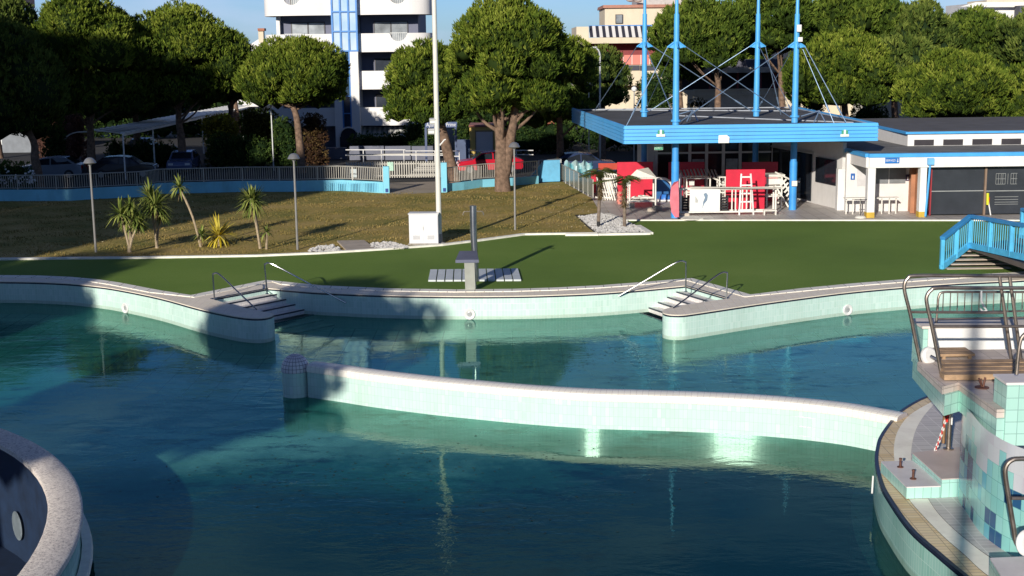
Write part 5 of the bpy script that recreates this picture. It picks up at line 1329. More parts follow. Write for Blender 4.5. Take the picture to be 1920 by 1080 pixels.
slamp('twin_floodlight', 'short pole with two small floodlights near the canopy corner', (1104, 160), [(1104, 156)], 88, 'floodlight', .04, twin)
slamp('globe_lamp', 'thin pole with a white globe behind the first mast', (1189, 175), [(1189, 167)], 90, 'lamp', .04, globe)
slamp('street_lamp', 'plain grey pole in front of the dome shaped pine', (508, 180), [(508, 150)], 90, 'pole', .05)

# carport
cpp = [P(181, 243, 3), P(230, 249.5, 3), P(462, 200, 3), P(440, 196.5, 3)]
cp = empty('carport', tuple(Vector((cpp[0].x, cpp[0].y, 0))), 0, 'long white slatted carport roof on thin posts under the left pines', 'carport')
mb = MB(); n = 34
for i in range(n):
    t = i/(n-1); a, b_ = cpp[0].lerp(cpp[3], t), cpp[1].lerp(cpp[2], t); mb.bar(a, b_, .34, .10)
part(mb, 'slats', white, cp)
mb = MB(); mb.bar(cpp[0]-Vector((0, 0, .12)), cpp[3]-Vector((0, 0, .12)), .1, .14); mb.bar(cpp[1]-Vector((0, 0, .12)), cpp[2]-Vector((0, 0, .12)), .1, .14); part(mb, 'beams', white, cp)
for t in (0, .18, .36, .55, .75, .95):
    q = cpp[1].lerp(cpp[2], t); part(MB().tube([(q.x, q.y, 0), (q.x, q.y, 2.9)], .05, 6), 'post', white, cp)
tag(MB().tube(spl([H(121, 262, 93), H(128, 254, 93), H(140, 249, 93), H(152, 247.5, 93), H(166, 247, 93)], 4), .05, 6).build('arched_rail', white), 'white curved rail left of the carport', 'rail')

# cars
def carmat(n, c): return M(n, c, .22, .1, var=.05)
tyre_m = M('tyre_rubber', (.02, .02, .02), .8); rim_m = M('wheel_rim', (.4, .4, .42), .3, .8); lampg = M('headlight_glass', (.7, .7, .7), .1); tailg = M('tail_lamp_red', (.5, .02, .02), .2)
def car(label, px_, Y, rz, mat, group='cars parked beyond the fence'):
    x = H(px_, 310, Y).x; root = empty('parked_car', (x, Y, 0), rz, label, 'car', group)
    L, Wd = 4.2, 1.7
    prof = [(-2.1, .35), (-2.12, .62), (-2.0, .86), (-1.15, .95), (-.55, 1.38), (.2, 1.46), (1.1, 1.42), (1.75, 1.0), (2.08, .92), (2.12, .45), (2.05, .3), (-2.0, .28)]
    vs, fs = [], []; n = len(prof)
    for s_, k in ((-1, 0), (1, 0)):
        for (a, z) in prof: vs.append((a, s_*(Wd/2-(.17 if z > 1.2 else (.04 if z > .8 else 0))), z))
    fs = [tuple(range(n)), tuple(range(2*n-1, n-1, -1))] + [(i, i+n, (i+1) % n+n, (i+1) % n) for i in range(n)]
    MB().add(vs, fs).build('body', mat, root, bevel=.05)
    for s_ in (-1, 1):
        q = [(-1.0, .98), (-.5, 1.33), (.12, 1.38), (.12, .98)]; q2 = [(.2, .98), (.2, 1.38), (1.05, 1.34), (1.55, 1.02)]
        for w in (q, q2):
            yy = lambda z: s_*(Wd/2-.035-(.13 if z > 1.2 else 0)+.012)
            MB().add([(a, yy(z), z) for a, z in w], [(0, 1, 2, 3)]).build('window', darkglass, root)
        for xx in (-1.35, 1.3):
            o = MB().lathe([(.001, -.1), (.25, -.1), (.32, -.07), (.32, .07), (.25, .1), (.001, .1)], n=18).build('wheel', tyre_m, root, smooth=True); o.location = (xx, s_*(Wd/2-.08), .32); o.rotation_euler = (R(90), 0, 0)
            r2 = MB().lathe([(.001, -.112), (.19, -.112), (.19, .112), (.001, .112)], n=14).build('rim', rim_m, o)
        MB().bx(-2.13, -2.05, s_*.55-.16, s_*.55+.16, .62, .76).build('headlight', lampg, root)
        MB().bx(2.06, 2.13, s_*.6-.14, s_*.6+.14, .7, .88).build('tail_light', tailg, root)
    MB().add([(-1.12, -.66, .985), (-1.12, .66, .985), (-.58, .6, 1.37), (-.58, -.6, 1.37)], [(0, 1, 2, 3)]).build('windscreen', darkglass, root)
    MB().add([(1.14, -.6, 1.42), (1.14, .6, 1.42), (1.74, .66, 1.02), (1.74, -.66, 1.02)], [(0, 1, 2, 3)]).build('rear_window', darkglass, root)
    return root
car('bright red car parked behind the fence by the forked trunk', 918, 86, R(6), carmat('red_car_paint', (.55, .01, .03)))
car('dark blue car with curved roof behind the glass balustrade', 1092, 84, R(182), carmat('navy_car_paint', (.03, .05, .12)))
car('black car in the shade right of the left lamp', 232, 86, R(185), carmat('black_car_paint', (.015, .015, .02)))
car('grey car in the shade at the far left', 96, 86, R(4), carmat('grey_car_paint', (.22, .25, .3)))
car('dark car parked under the carport', 300, 96, R(80), carmat('charcoal_car_paint', (.04, .045, .06)))
car('blue grey car parked nose out beside the carport post', 345, 90, R(95), carmat('blue_grey_car_paint', (.10, .13, .25)))
car('dark car seen past the black one near the carport', 268, 104, R(90), carmat('dark_green_car_paint', (.02, .04, .03)))

# =================================================================== FENCES
def plan(pts, s):
    d = [0]
    for i in range(1, len(pts)): d.append(d[-1]+(pts[i]-pts[i-1]).length)
    i = max(0, min(len(d)-2, next((j for j in range(len(d)-1) if d[j+1] >= s), len(d)-2)))
    return pts[i].lerp(pts[i+1], (s-d[i])/(d[i+1]-d[i])), d[-1]
def wallfence(name, label, pts, hw, hr_, mat, railm, bar=.13, th=.22, z0=0, posts=2.2, wallon=True, br=.014):
    root = empty(name, (0, 0, 0), 0, label, 'fence')
    L = plan(pts, 0)[1]
    if wallon:
        nn_ = normals(pts); q = [p+n*(-th) for p, n in zip(pts, nn_)]
        if (q[0].y < pts[0].y): q = [p+n*th for p, n in zip(pts, nn_)]
        MB().prism([p.xy for p in pts]+[p.xy for p in q[::-1]], -.05, hw).build('wall', mat, root)
        off = (q[0]-pts[0])*.5
    else: off = Vector((0, 0, 0))
    n = max(1, int(L/posts))
    for i in range(n+1):
        p = plan(pts, L*i/n)[0]+off; MB().bar((p.x, p.y, hw), (p.x, p.y, hr_), .055).build('post', railm, root)
    k = max(8, int(L/.8)); q = [plan(pts, L*i/k)[0]+off for i in range(k+1)]
    mb = MB().tube([(p.x, p.y, hr_) for p in q], .032, 6); mb.build('top_rail', railm, root, smooth=True)
    MB().tube([(p.x, p.y, hw+.09) for p in q], .022, 5).build('bottom_rail', railm, root, smooth=True)
    mb = MB(); n = int(L/bar)
    for i in range(n):
        p = plan(pts, L*(i+.5)/n)[0]+off; mb.bar((p.x, p.y, hw+.09), (p.x, p.y, hr_), br*2)
    mb.build('bars', railm, root)
    return root
railw = M('pale_rail_metal', (.45, .43, .38), .5, .3, var=.1)
wallfence('blue_wall_fence', 'light blue wavy wall topped by a pale bar railing along the left lawn', [Vector((-45, fence_b[0].y, 0))]+fence_b, .62, 1.42, bluew, railw)
wallfence('blue_wall_fence', 'short light blue wall with railing right of the entrance gate', fence_r[:5], .45, 1.35, bluew, railw)
wallfence('bar_fence', 'dark tall bar fence beside the cyan slanted wall', [P(1010, 341, 0), P(1052, 338, 0)], .05, 1.3, None, galv, wallon=False)
for (x, yb_, yt_, l) in ((725, 362, 312, 'left'), (833, 361, 305, 'right')):
    p = P(x, yb_); zt_ = H(x, yt_, p.y).z
    r_ = empty('gate_post', tuple(p), 0, 'light blue gate post at the '+('end of the long wall' if l == 'left' else 'start of the short right wall'), 'post', 'posts of the entrance gate')
    MB().box((0, .1, zt_/2), (.34, .3, zt_)).build('pillar', bluew, r_, bevel=.01)
    MB().box((.02, -.06, .16), (.16, .03, .2)).build('plate', M('deep_blue_plate', (.01, .05, .25), .4), r_)
# ribbed panels on the wall left of the gate
mb = MB(); a, b_ = P(609, 358.6), P(716, 361.5)
for i in range(34):
    q = a.lerp(b_, i/33); mb.box((q.x, q.y-.03, .3), (.035, .03, .5))
tag(mb.build('wall_ribbing', M('ribbed_blue_paint', (.12, .42, .62), .6)), 'vertical ribs on the light blue wall beside the gate', 'cladding')
# gate
YG = 82.5
gt = empty('sliding_gate', (H(740, 340, YG).x, YG, 0), 0, 'long pale picket gate with a green and white notice', 'gate')
mb = MB(); xa, xb = H(650, 320, YG).x, H(834, 320, YG).x; z0g, z1g = .12, H(740, 303, YG).z; n = int((xb-xa)/.15)
for i in range(n+1): mb.bx(xa+.15*i-.032, xa+.15*i+.032, YG, YG+.03, z0g, z1g)
part(mb, 'pickets', railw, gt)
mb = MB()
for z in (.22, z1g-.18, z1g+.42): mb.bx(xa, xb, YG+.031, YG+.09, z, z+.07)
part(mb, 'rails', railw, gt)
p = H(732, 312, YG-.03); part(MB().bx(p.x-.18, p.x+.18, YG-.04, YG-.01, p.z-.27, p.z+.27), 'notice', M('green_white_notice', (.45, .7, .55), .5, var=.4, scale=12), gt)
p = H(665, 323, 79); tag(MB().bx(p.x-.17, p.x+.17, 78.4, 78.43, p.z-.25, p.z+.25).build('fence_notice', M('pale_notice', (.5, .6, .62), .5)), 'small pale notice plate on the railing left of the gate', 'notice')
# ramp with double rails
YR = 88.0
def dblrail(label, x0, x1, ys, Y, posts):
    r_ = empty('ramp_rail', (H(x0, 300, Y).x, Y, 0), 0, label, 'railing', 'white double rails beyond the gate')
    mb = MB()
    for y in ys: mb.tube([H(x0, y, Y), H(x1, y-.0, Y)], .035, 6)
    part(mb, 'rails', white, r_, smooth=True)
    for x in posts:
        a = H(x, ys[0], Y); part(MB().tube([(a.x, Y, 0), (a.x, Y, a.z)], .035, 6), 'post', white, r_)
    return r_
dblrail('white double rail of the ramp directly above the gate', 648, 760, (281, 291), YR, (681, 715, 757))
dblrail('lower white double rail left of the tall mast', 760, 834, (283, 291), YR+1, (780, 815, 833))
dblrail('white double rail around the foot of the leaning pine', 834, 862, (283, 293), YR-1, (834, 861))
dblrail('white double rail in front of the yellow kiosk', 878, 1000, (282, 290), YR+2, (899, 935, 968))
mb = pbox(MB(), 655, 720, 274, 300, 97, .3); pbox(mb, 722, 770, 274, 300, 97, .3); pbox(mb, 772, 812, 274, 300, 97, .3)
tag(mb.build('garden_wall', M('grey_blue_wall', (.16, .17, .22), .8)), 'low grey garden wall beyond the ramp rails', 'wall')
tag(pbox(MB(), 420, 650, 278, 312, 99, .3).build('garden_wall', M('grey_blue_wall', (.16, .17, .22), .8)), 'long low grey wall behind the dome shaped pine trunk', 'wall')
# white steps seen behind the gate
mb = MB()
for i in range(6): pbox(mb, 762+5*i, 834, 330-4.6*i, 345, 84.2+.4*i, .39)
tag(mb.build('ramp_steps', M('pale_step', (.34, .33, .31), .8, var=.15)), 'pale broad steps rising behind the right half of the gate', 'steps')
# cyan slanted wall and covers
mb = MB(); v = [P(992, 343, 0), P(1050, 339.5, 0)]; Yc = v[0].y+.3
q = [H(992, 334, Yc), H(1020, 301, Yc), H(1050, 300, Yc), H(1050, 340, Yc), H(992, 342, Yc)]
mb.add(q+[p+Vector((0, .25, 0)) for p in q], [(4, 3, 2, 1, 0), (5, 6, 7, 8, 9)]+[(i, (i+1) % 5, (i+1) % 5+5, i+5) for i in range(5)])
tag(mb.build('slanted_wall', M('cyan_slanted_paint', (.12, .42, .66), .6, dirt=.1)), 'cyan wall end with a slanted top next to the glass balustrade', 'wall')
mb = MB(); g = random.Random(3); Yv = 79.5
nx = 26
vs = []; fs = []
for i in range(nx):
    x = H(1058+53*i/(nx-1), 320, Yv).x
    for j in range(6):
        z = .05+1.2*j/5; vs.append((x+g.uniform(-.03, .03), Yv+.25*math.sin(i*.9+j*.5)+g.uniform(-.1, .1), z+(.12*math.sin(i*.8) if j == 5 else 0)))
for i in range(nx-1):
    for j in range(5): fs.append((i*6+j, (i+1)*6+j, (i+1)*6+j+1, i*6+j+1))
m, nt, b = newmat('turquoise_tarp'); nt.links.new(ramp(nt, noise(nt, .9, 3, .5), [(.42, (.03, .10, .18)), (.5, (.16, .45, .52)), (.62, (.5, .68, .7))]), b.inputs['Base Color']); b.inputs['Roughness'].default_value = .5
tag(MB().add(vs, fs).build('pool_covers', m, smooth=True), 'crumpled turquoise and white covers heaped behind the glass balustrade', 'tarpaulin')
# glass balustrade
gb_ = empty('glass_balustrade', (0, 0, 0), 0, 'frosted glass balustrade between the lawn and the terrace', 'balustrade')
a, b_ = P(1053, 340), P(1112, 373)
m = bpy.data.materials.new('frosted_glass'); m.use_nodes = True; nt = m.node_tree; b = nt.nodes['Principled BSDF']
b.inputs['Base Color'].default_value = (.30, .32, .29, 1); b.inputs['Roughness'].default_value = .25; b.inputs['Alpha'].default_value = .8
n = 7
for i in range(n):
    p, q = a.lerp(b_, i/n+.004), a.lerp(b_, (i+1)/n-.004); MB().bar(p+Vector((0, 0, .56)), q+Vector((0, 0, .56)), .02, .86).build('panel', m, gb_)
for i in range(n+1):
    p = a.lerp(b_, i/n); MB().bar(p, p+Vector((0, 0, 1.05)), .05).build('post', railw, gb_)
MB().bar(a+Vector((0, 0, 1.03)), b_+Vector((0, 0, 1.03)), .05, .04).build('rail', railw, gb_)
# =================================================================== CANOPY
cn = empty('canopy', (0, 0, 0), 0, 'big bright blue canopy with a ribbed fascia hung from four masts', 'canopy')
Yf = 61.3
zb_, zt2 = H(1400, 267, Yf).z, H(1400, 232.5, Yf).z
fL, fR = H(1171, 250, Yf), H(1645, 250, Yf)
cA, cB = Vector((fL.x, Yf, 0)), Vector((fR.x, Yf, 0))
pC = P(1073, 202, zt2); cC = Vector((pC.x, pC.y, 0)); pD = P(1497, 207, zt2); cD = Vector((pD.x+1.0, pC.y-.5, 0))
fasc = M('canopy_blue', (.09, .44, .88), .42, var=.10, scale=.5, dirt=.16)
def fascia(a, b, name, nrib=5):
    """overlapping lap boards, so that the seams are real steps"""
    d = (b-a).normalized(); n = Vector((d.y, -d.x, 0)); mb = MB(); hh = (zt2-zb_)/nrib
    for i in range(nrib):
        z0, z1 = zb_+hh*i, zb_+hh*(i+1)-.022
        o0, o1 = n*.05, n*.02
        vs = [a+o0+Vector((0, 0, z0)), b+o0+Vector((0, 0, z0)), b+o1+Vector((0, 0, z1)), a+o1+Vector((0, 0, z1)), a-n*.05+Vector((0, 0, z0)), b-n*.05+Vector((0, 0, z0)), b-n*.05+Vector((0, 0, z1)), a-n*.05+Vector((0, 0, z1))]
        mb.add(vs, [(0, 1, 2, 3), (4, 7, 6, 5), (3, 2, 6, 7), (0, 4, 5, 1), (0, 3, 7, 4), (1, 5, 6, 2)])
    mb.bar(a-n*.06+Vector((0, 0, (zb_+zt2)/2)), b-n*.06+Vector((0, 0, (zb_+zt2)/2)), .06, zt2-zb_-.03)
    mb.build(name, fasc, cn)
fascia(cA, cB, 'front_fascia'); fascia(cC, cA, 'side_fascia'); fascia(cB, cD, 'right_fascia')
zt_keep = zt2; zt2 = zt2-.17; fascia(cD, cC, 'rear_fascia'); zt2 = zt_keep
inn = [cA+Vector((.1, .1, 0)), cB+Vector((-.12, .12, 0)), cD+Vector((-.2, -.12, 0)), cC+Vector((.2, -.12, 0))]
MB().prism([p.xy for p in inn], zt2-.30, zt2-.16).build('roof_deck', M('dark_roof_felt', (.085, .085, .09), .9, var=.3, scale=.5, bmp=.2), cn)
MB().prism([p.xy for p in inn], zb_+.02, zb_+.08, bottom=True).build('soffit', M('soffit_grey', (.2, .2, .2), .8), cn)
mb = MB()
for a, b_ in ((inn[0], inn[3]), (inn[3], inn[2]), (inn[2], inn[1]), (P(1272, 218, zt2-.14), P(1600, 231, zt2-.14)), (P(1110, 207, zt2-.14), P(1490, 209, zt2-.14))):
    mb.tube([Vector((a.x, a.y, zt2-.11)), Vector((b_.x, b_.y, zt2-.11))], .035, 6)
mb.build('roof_pipes', M('pale_pipe', (.42, .45, .5), .5), cn)
# emblems on the fascia: small green/white plates and a torn white sheet
gw = M('emblem_white', (.8, .85, .8), .5); gg = M('emblem_green', (.05, .35, .22), .5)
for (x, y) in ((1239, 249), (1584, 249)):
    p = H(x, y, Yf-.09); o = MB(); o.bx(p.x-.2, p.x+.2, Yf-.10, Yf-.08, p.z-.18, p.z-.06); o.bx(p.x-.05, p.x+.05, Yf-.10, Yf-.08, p.z-.058, p.z+.14); e = o.build('emblem', gw, cn)
    o = MB(); o.bx(p.x-.15, p.x-.055, Yf-.095, Yf-.08, p.z-.055, p.z+.12); o.bx(p.x+.055, p.x+.15, Yf-.095, Yf-.08, p.z-.055, p.z+.12); e2 = o.build('emblem_mark', gg, e)
p = H(1357, 260, Yf-.1); o = MB().add([(p.x-.25, Yf-.1, p.z-.2), (p.x+.25, Yf-.1, p.z-.2), (p.x+.26, Yf-.13, p.z+.06), (p.x+.14, Yf-.1, p.z+.17), (p.x-.24, Yf-.1, p.z+.16)], [(0, 1, 2, 3, 4)]); o.build('paper_notice', white, cn)
r_ = empty('exit_sign', (0, 0, 0), 0, 'green and white exit sign hanging under the canopy fascia', 'sign')
p = H(1235, 276, Yf+.6); MB().bx(p.x-.2, p.x+.2, p.y, p.y+.08, p.z-.13, p.z+.16).build('panel', white, r_); MB().bx(p.x-.19, p.x+.19, p.y-.012, p.y-.002, p.z-.12, p.z+.05).build('green_field', M('exit_green', (.0, .32, .14), .4), r_)
text_part('EXIT', .15, (p.x-.0, p.y-.02, p.z-.035), white, r_)

# masts / columns
mastb = M('mast_blue', (.09, .43, .86), .38, var=.1, dirt=.14)
masts = {}
def mast(k, label, x, ybase, ytop_z, ground, Y):
    b = H(x, ybase, Y); g0 = 0
    root = empty('canopy_mast', (b.x, Y, 0), 0, label, 'mast', 'blue masts of the canopy')
    zc = H(x, 82, Y).z; zn = H(x, 26, Y).z
    MB().tube([(0, 0, 0), (0, 0, zt2-.5)], .16, 14).build('column', M('column_blue', (.06, .32, .75), .4, var=.08), root, smooth=True)
    MB().tube([(0, 0, zt2-.5), (0, 0, zc), (0, 0, zn)], [.165, .13, .12], 12).build('lower_shaft', mastb, root, smooth=True)
    MB().tube([(0, 0, zn), (0, 0, zn+4.5)], [.085, .05], 10).build('spire', mastb, root, smooth=True)
    mb = MB()
    for z in (zt2-.25, zt2+.1): mb.lathe([(.17, z), (.23, z), (.23, z+.09), (.17, z+.09)], n=14, caps=False)
    mb.build('collar', mastb, root, smooth=True)
    mb = MB()
    for dx, dy in ((1, .0), (-1, .0), (.0, 1), (.0, -1)): mb.add([(.1*dx, .1*dy, zc+.14), (.38*dx, .38*dy, zc-.16), (.1*dx, .1*dy, zc-.22)], [(0, 1, 2)]); mb.tube([(.1*dx, .1*dy, zc+.08), (.42*dx, .42*dy, zc-.16)], .045, 6)
    mb.build('stay_bracket', mastb, root)
    masts[k] = (Vector((b.x, Y, 0)), zc-.12); return root
mast(1, 'first blue mast from the left at the back of the roof', 1208, 206, 0, 0, 72.0)
m2 = mast(2, 'blue mast whose column stands by the pink covered frame', 1267, 225, 0, 408, P(1267, 408).y)
mast(3, 'blue mast at the back of the roof right of the centre', 1418, 207, 0, 0, 71.0)
m4 = mast(4, 'rightmost blue mast carrying two small white boxes', 1490, 222, 0, 393, P(1486, 393).y)
for (x, y) in ((1498, 53), (1500, 74)):
    q = H(x, y, masts[4][0].y-.15)-at(m4); o = MB().box((0, 0, 0), (.22, .22, .34 if y < 60 else .22)).build('camera_box', white, m4, bevel=.02); o.location = q
for k, mm in ((2, m2), (4, m4)):
    MB().tube([(0, -.01, 0), (0, -.01, H(1267 if k == 2 else 1486, 303, masts[k][0].y).z)], .185, 14).build('padded_sleeve', M('sleeve_blue', (.05, .33, .80), .5, var=.15, dirt=.1), mm, smooth=True)
# stay cables
stm = M('stay_cable', (.30, .42, .58), .35, .6)
def stay(label, a, b, r=.022):
    root = empty('stay_cable', (0, 0, 0), 0, label, 'cable', 'stay cables of the canopy')
    a, b = Vector(a), Vector(b); MB().tube([a, b], r, 5).build('cable', stm, root)
    u = (b-a).normalized(); MB().tube([b-u*1.1, b-u*.7], .045, 6).build('tensioner', stm, root)
    return root
def top_(k, dx=0, dy=0): p, z = masts[k]; return (p.x+dx*.4, p.y+dy*.4, z)
def ft(k, dx=0): p, z = masts[k]; return (p.x+dx*.22, p.y, zt2+.1)
stay('stay from the first mast down to the far left roof corner', top_(1, -1), (cC.x+1.2, cC.y-1.6, zt2-.2))
stay('stay from the second mast down to the front left roof corner', top_(2, -1), (cA.x+.1, cA.y+1.0, zt2-.2))
stay('back diagonal from the first mast top to the third mast foot', top_(1, 1), ft(3, -1)); stay('back diagonal from the third mast top to the first mast foot', top_(3, -1), ft(1, 1))
stay('front diagonal from the second mast top to the fourth mast foot', top_(2, 1), ft(4, -1)); stay('front diagonal from the fourth mast top to the second mast foot', top_(4, -1), ft(2, 1))
stay('stay from the first mast forward to the second mast foot', top_(1, 0, -1), ft(2)); stay('thin stay from the second mast back to the first mast foot', top_(2, 0, 1), ft(1), .015)
stay('thin stay from the third mast forward to the fourth mast foot', top_(3, 0, -1), ft(4), .015); stay('thin stay from the fourth mast back to the third mast foot', top_(4, 0, 1), ft(3), .015)
stay('stay from the third mast down to the right end of the roof', top_(3, 1), (cD.x-2.2, cD.y-7.5, zt2-.2)); stay('stay from the fourth mast down to the front right roof edge', top_(4, 1), (cB.x-1.1, cB.y+1.1, zt2-.2))
stay('second parallel stay beside the fourth mast running to the right', (masts[4][0].x+.35, masts[4][0].y+.3, masts[4][1]-.1), (cB.x-1.5, cB.y+2.0, zt2-.2), .018)
for (x, y0, l) in ((1280, 222, 'small trestle bracket on the roof right of the second mast'), (1518, 224, 'small trestle bracket on the roof right of the fourth mast')):
    b_ = P(x, y0+6, zt2-.14); mb = MB(); e = b_+Vector((.55, .4, .55))
    for q in (b_+Vector((.2, 0, 0)), b_+Vector((.75, -.1, 0)), b_+Vector((.5, 1.0, 0)), b_+Vector((-.35, .3, .3))): mb.tube([e, q], .03, 5)
    tag(mb.build('roof_bracket', stm), l, 'bracket')

# glazed hall under the canopy
Yh = 72.5
hl_ = empty('glazed_hall', (0, 0, 0), 0, 'grey framed glass front of the pool building under the canopy', 'building')
xa, xb = H(1228, 320, Yh).x, H(1452, 320, Yh).x; ztop = zb_+.0
fr_ = M('grey_aluminium', (.6, .6, .6), .5, .2, var=.08)
MB().bx(xa, xb, Yh-.02, Yh+6, 3.05, zb_).build('header_wall', M('hall_header', (.7, .67, .64), .8), hl_)
MB().bx(xa-.4, xa-.001, Yh, Yh+6, 0, zb_).build('end_pier', M('hall_header', (.42, .40, .38), .8), hl_)
MB().bx(xa, xb, Yh+5.9, Yh+6, 0, 3.05).build('back_wall', M('hall_dark', (.12, .12, .13), .9), hl_)
n = 7
MB().bx(xa+.05, xb-.05, Yh+.03, Yh+.05, .1, 3.03).build('glazing', darkglass, hl_)
mb = MB()
for i in range(n+1): x = xa+.06+(xb-xa-.12)*i/n; mb.bx(x-.08, x+.08, Yh-.06, Yh+.025, 0, 3.04)
for z in (.06, 2.2, 2.94):
    for i in range(n): x0 = xa+.14+(xb-xa-.12)*i/n; mb.bx(x0, x0+(xb-xa-.12)/n-.16, Yh-.05, Yh+.02, z, z+.1)
mb.build('window_frames', fr_, hl_)
for i in (2, 4):
    x = xa+.06+(xb-xa-.12)*(i+.15)/n; MB().bx(x, x+(xb-xa)/n*.7, Yh-.055, Yh-.052, .8, 1.9).build('poster', M('pale_poster', (.3, .34, .38), .5, var=.5, scale=3), hl_)
# side wall toward the toilets
s0, s1 = Vector((H(1452, 340, 72).x, 72.4, 0)), P(1581, 394)
sw = empty('side_building', (0, 0, 0), 0, 'white pool building wing with dark openings and toilets right of the canopy', 'building')
wg = M('wing_white', (.72, .70, .68), .7, var=.06, dirt=.12); wd_ = M('wing_blue_grey', (.13, .14, .2), .7)
zS = 3.3
MB().bar(s0+Vector((0, .1, zS/2)), s1+Vector((0, .1, zS/2)), .2, zS).build('side_wall', wg, sw)
dS = (s1-s0); nS = Vector((dS.y, -dS.x, 0)).normalized()
if nS.x > 0: nS = -nS
def swall(t0, t1, z0, z1, off, name, mat):
    a, b_ = s0+dS*t0+nS*off, s0+dS*t1+nS*off; return MB().bar(a+Vector((0, 0, (z0+z1)/2)), b_+Vector((0, 0, (z0+z1)/2)), .04, z1-z0).build(name, mat, sw)
swall(.03, .30, .1, 2.5, .14, 'door_opening', darkglass); swall(.34, .60, .1, 2.5, .14, 'door_opening', darkglass); swall(.66, .93, 1.15, 2.4, .14, 'window', darkglass)
swall(.305, .335, 0, 2.5, .16, 'door_post', fr_); swall(.0, .62, 2.52, 2.6, .16, 'lintel', fr_)
# door column
q = P(1578, 393); MB().bx(q.x-.3, q.x+.1, q.y-.3, q.y+.1, 0, H(1578, 316, q.y).z).build('white_pier', white, sw)
# toilet block: back wall, pillars, fascia
Yt, Yp = 63.6, P(1640, 409).y+.1
def X_(px, Y): return H(px, 350, Y).x
MB().bx(X_(1586, Yt), X_(1704, Yt), Yt, Yt+.2, 0, 2.9).build('toilet_wall', wg, sw)
MB().bx(X_(1692, Yt)+.8, 34, Yt+.6, Yt+.8, 0, 2.9).build('rear_wall', M('rear_dark', (.16, .16, .17), .8), sw)
dm = M('brown_orange_wood', (.42, .19, .10), .6, var=.2, scale=1.5)
MB().bx(X_(1703, Yt)+.02, X_(1703, Yt)+.10, Yp+.3, Yt-.001, 0, 2.6).build('partition', dm, sw)
d_ = MB().bx(X_(1708, Yt-1), X_(1727, Yt-1), Yt-1.0, Yt-.94, 0.02, 2.3).build('door', dm, sw)
tg = M('grey_toilet_window', (.22, .23, .24), .3)
for a, b_ in ((1642, 1665), (1667, 1697)):
    f_ = MB().bx(X_(a, Yt), X_(b_, Yt), Yt-.03, Yt-.001, 1.35, 2.75).build('window', tg, sw)
MB().bx(X_(1606, Yt), X_(1628, Yt), Yt-.03, Yt-.001, 1.25, 2.35).build('white_shutter', M('shutter_pale', (.62, .60, .60), .6), sw)
for a, b_ in ((1627, 1641), (1725, 1737)):
    MB().bx(X_(a, Yp), X_(b_, Yp), Yp, Yp+.4, .26, 2.35).build('pillar', white, sw)
    MB().bx(X_(a, Yp)-.01, X_(b_, Yp)+.01, Yp-.01, Yp+.41, 0, .26).build('pillar_base', M('ochre_base', (.60, .40, .05), .7, var=.2), sw)
zf0, zf1 = H(1700, 314, Yp).z, H(1700, 294.5, Yp).z; zf2 = H(1700, 287.5, Yp).z
MB().bx(X_(1628, Yp), 34, Yp-.05, Yp+.25, zf0, zf1).build('fascia', white, sw)
MB().bx(X_(1627, Yp), 34, Yp-.1, Yp+.25, zf1+.002, zf2).build('fascia_edge', bluem, sw)
# fascia return going back left
a, b_ = Vector((X_(1628, Yp)-.02, Yp+.1, 0)), Vector((X_(1584, 64.5), 65.2, 0))
MB().bar(a+Vector((0, 0, (zf0+zf1)/2+.0)), b_+Vector((0, 0, (zf0+zf1)/2)), .2, zf1-zf0).build('fascia_return', wg, sw)
MB().bar(a+Vector((0, 0, (zf1+zf2)/2)), b_+Vector((0, 0, (zf1+zf2)/2)), .3, zf2-zf1-.004).build('fascia_return_edge', bluem, sw)
low = [a.xy, b_.xy, Vector((s0.x, 72)), Vector((34, 73)), Vector((34, Yp+.2))]
MB().prism(low, zf2-.12, zf2-.03, bottom=True).build('lower_roof', M('grey_gravel_roof', (.17, .165, .16), .95, var=.35, scale=1.2, bmp=.3), sw)
# clerestory
Yq = 66.0; z_a = zf2-.03; zq0, zq1 = H(1800, 274.5, Yq).z, H(1800, 250, Yq).z; zq2 = H(1800, 246, Yq).z
xq = H(1702, 260, Yq).x
MB().bx(xq, 40, Yq, Yq+.25, z_a, zq1).build('clerestory_wall', white, sw)
MB().bar(Vector((xq+.1, Yq+.1, (z_a+zq1)/2)), Vector((H(1645, 250, 71).x, 72, (z_a+zq1)/2)), .2, zq1-z_a).build('clerestory_return', wg, sw)
MB().prism([Vector((xq-.15, Yq-.15)), Vector((40, Yq-.15)), Vector((40, 78)), Vector((H(1620, 240, 72).x, 78)), Vector((H(1640, 240, 72).x-.2, 72))], zq1+.002, zq2, bottom=True).build('clerestory_roof_edge', bluem, sw)
MB().prism([Vector((xq+.05, Yq+.05)), Vector((39.9, Yq+.05)), Vector((39.9, 77.9)), Vector((H(1620, 240, 72).x+.2, 77.9)), Vector((H(1640, 240, 72).x+.1, 72))], zq2, zq2+.03).build('upper_roof', M('dark_felt_roof', (.10, .095, .10), .95, var=.25, scale=.8), sw)
for i in range(6):
    x0 = H(1714+54.5*i, 266, Yq).x; x1 = H(1751+54.5*i, 266, Yq).x; f_ = MB().bx(x0, x1, Yq-.015, Yq-.003, H(1800, 272, Yq).z, H(1800, 261, Yq).z).build('clerestory_window', M('brown_window', (.05, .045, .05), .3), sw)
    MB().bx(x0-.1, x1+.1, Yq-.1, Yq-.001, H(1800, 275.5, Yq).z, H(1800, 273, Yq).z).build('sill', white, sw)
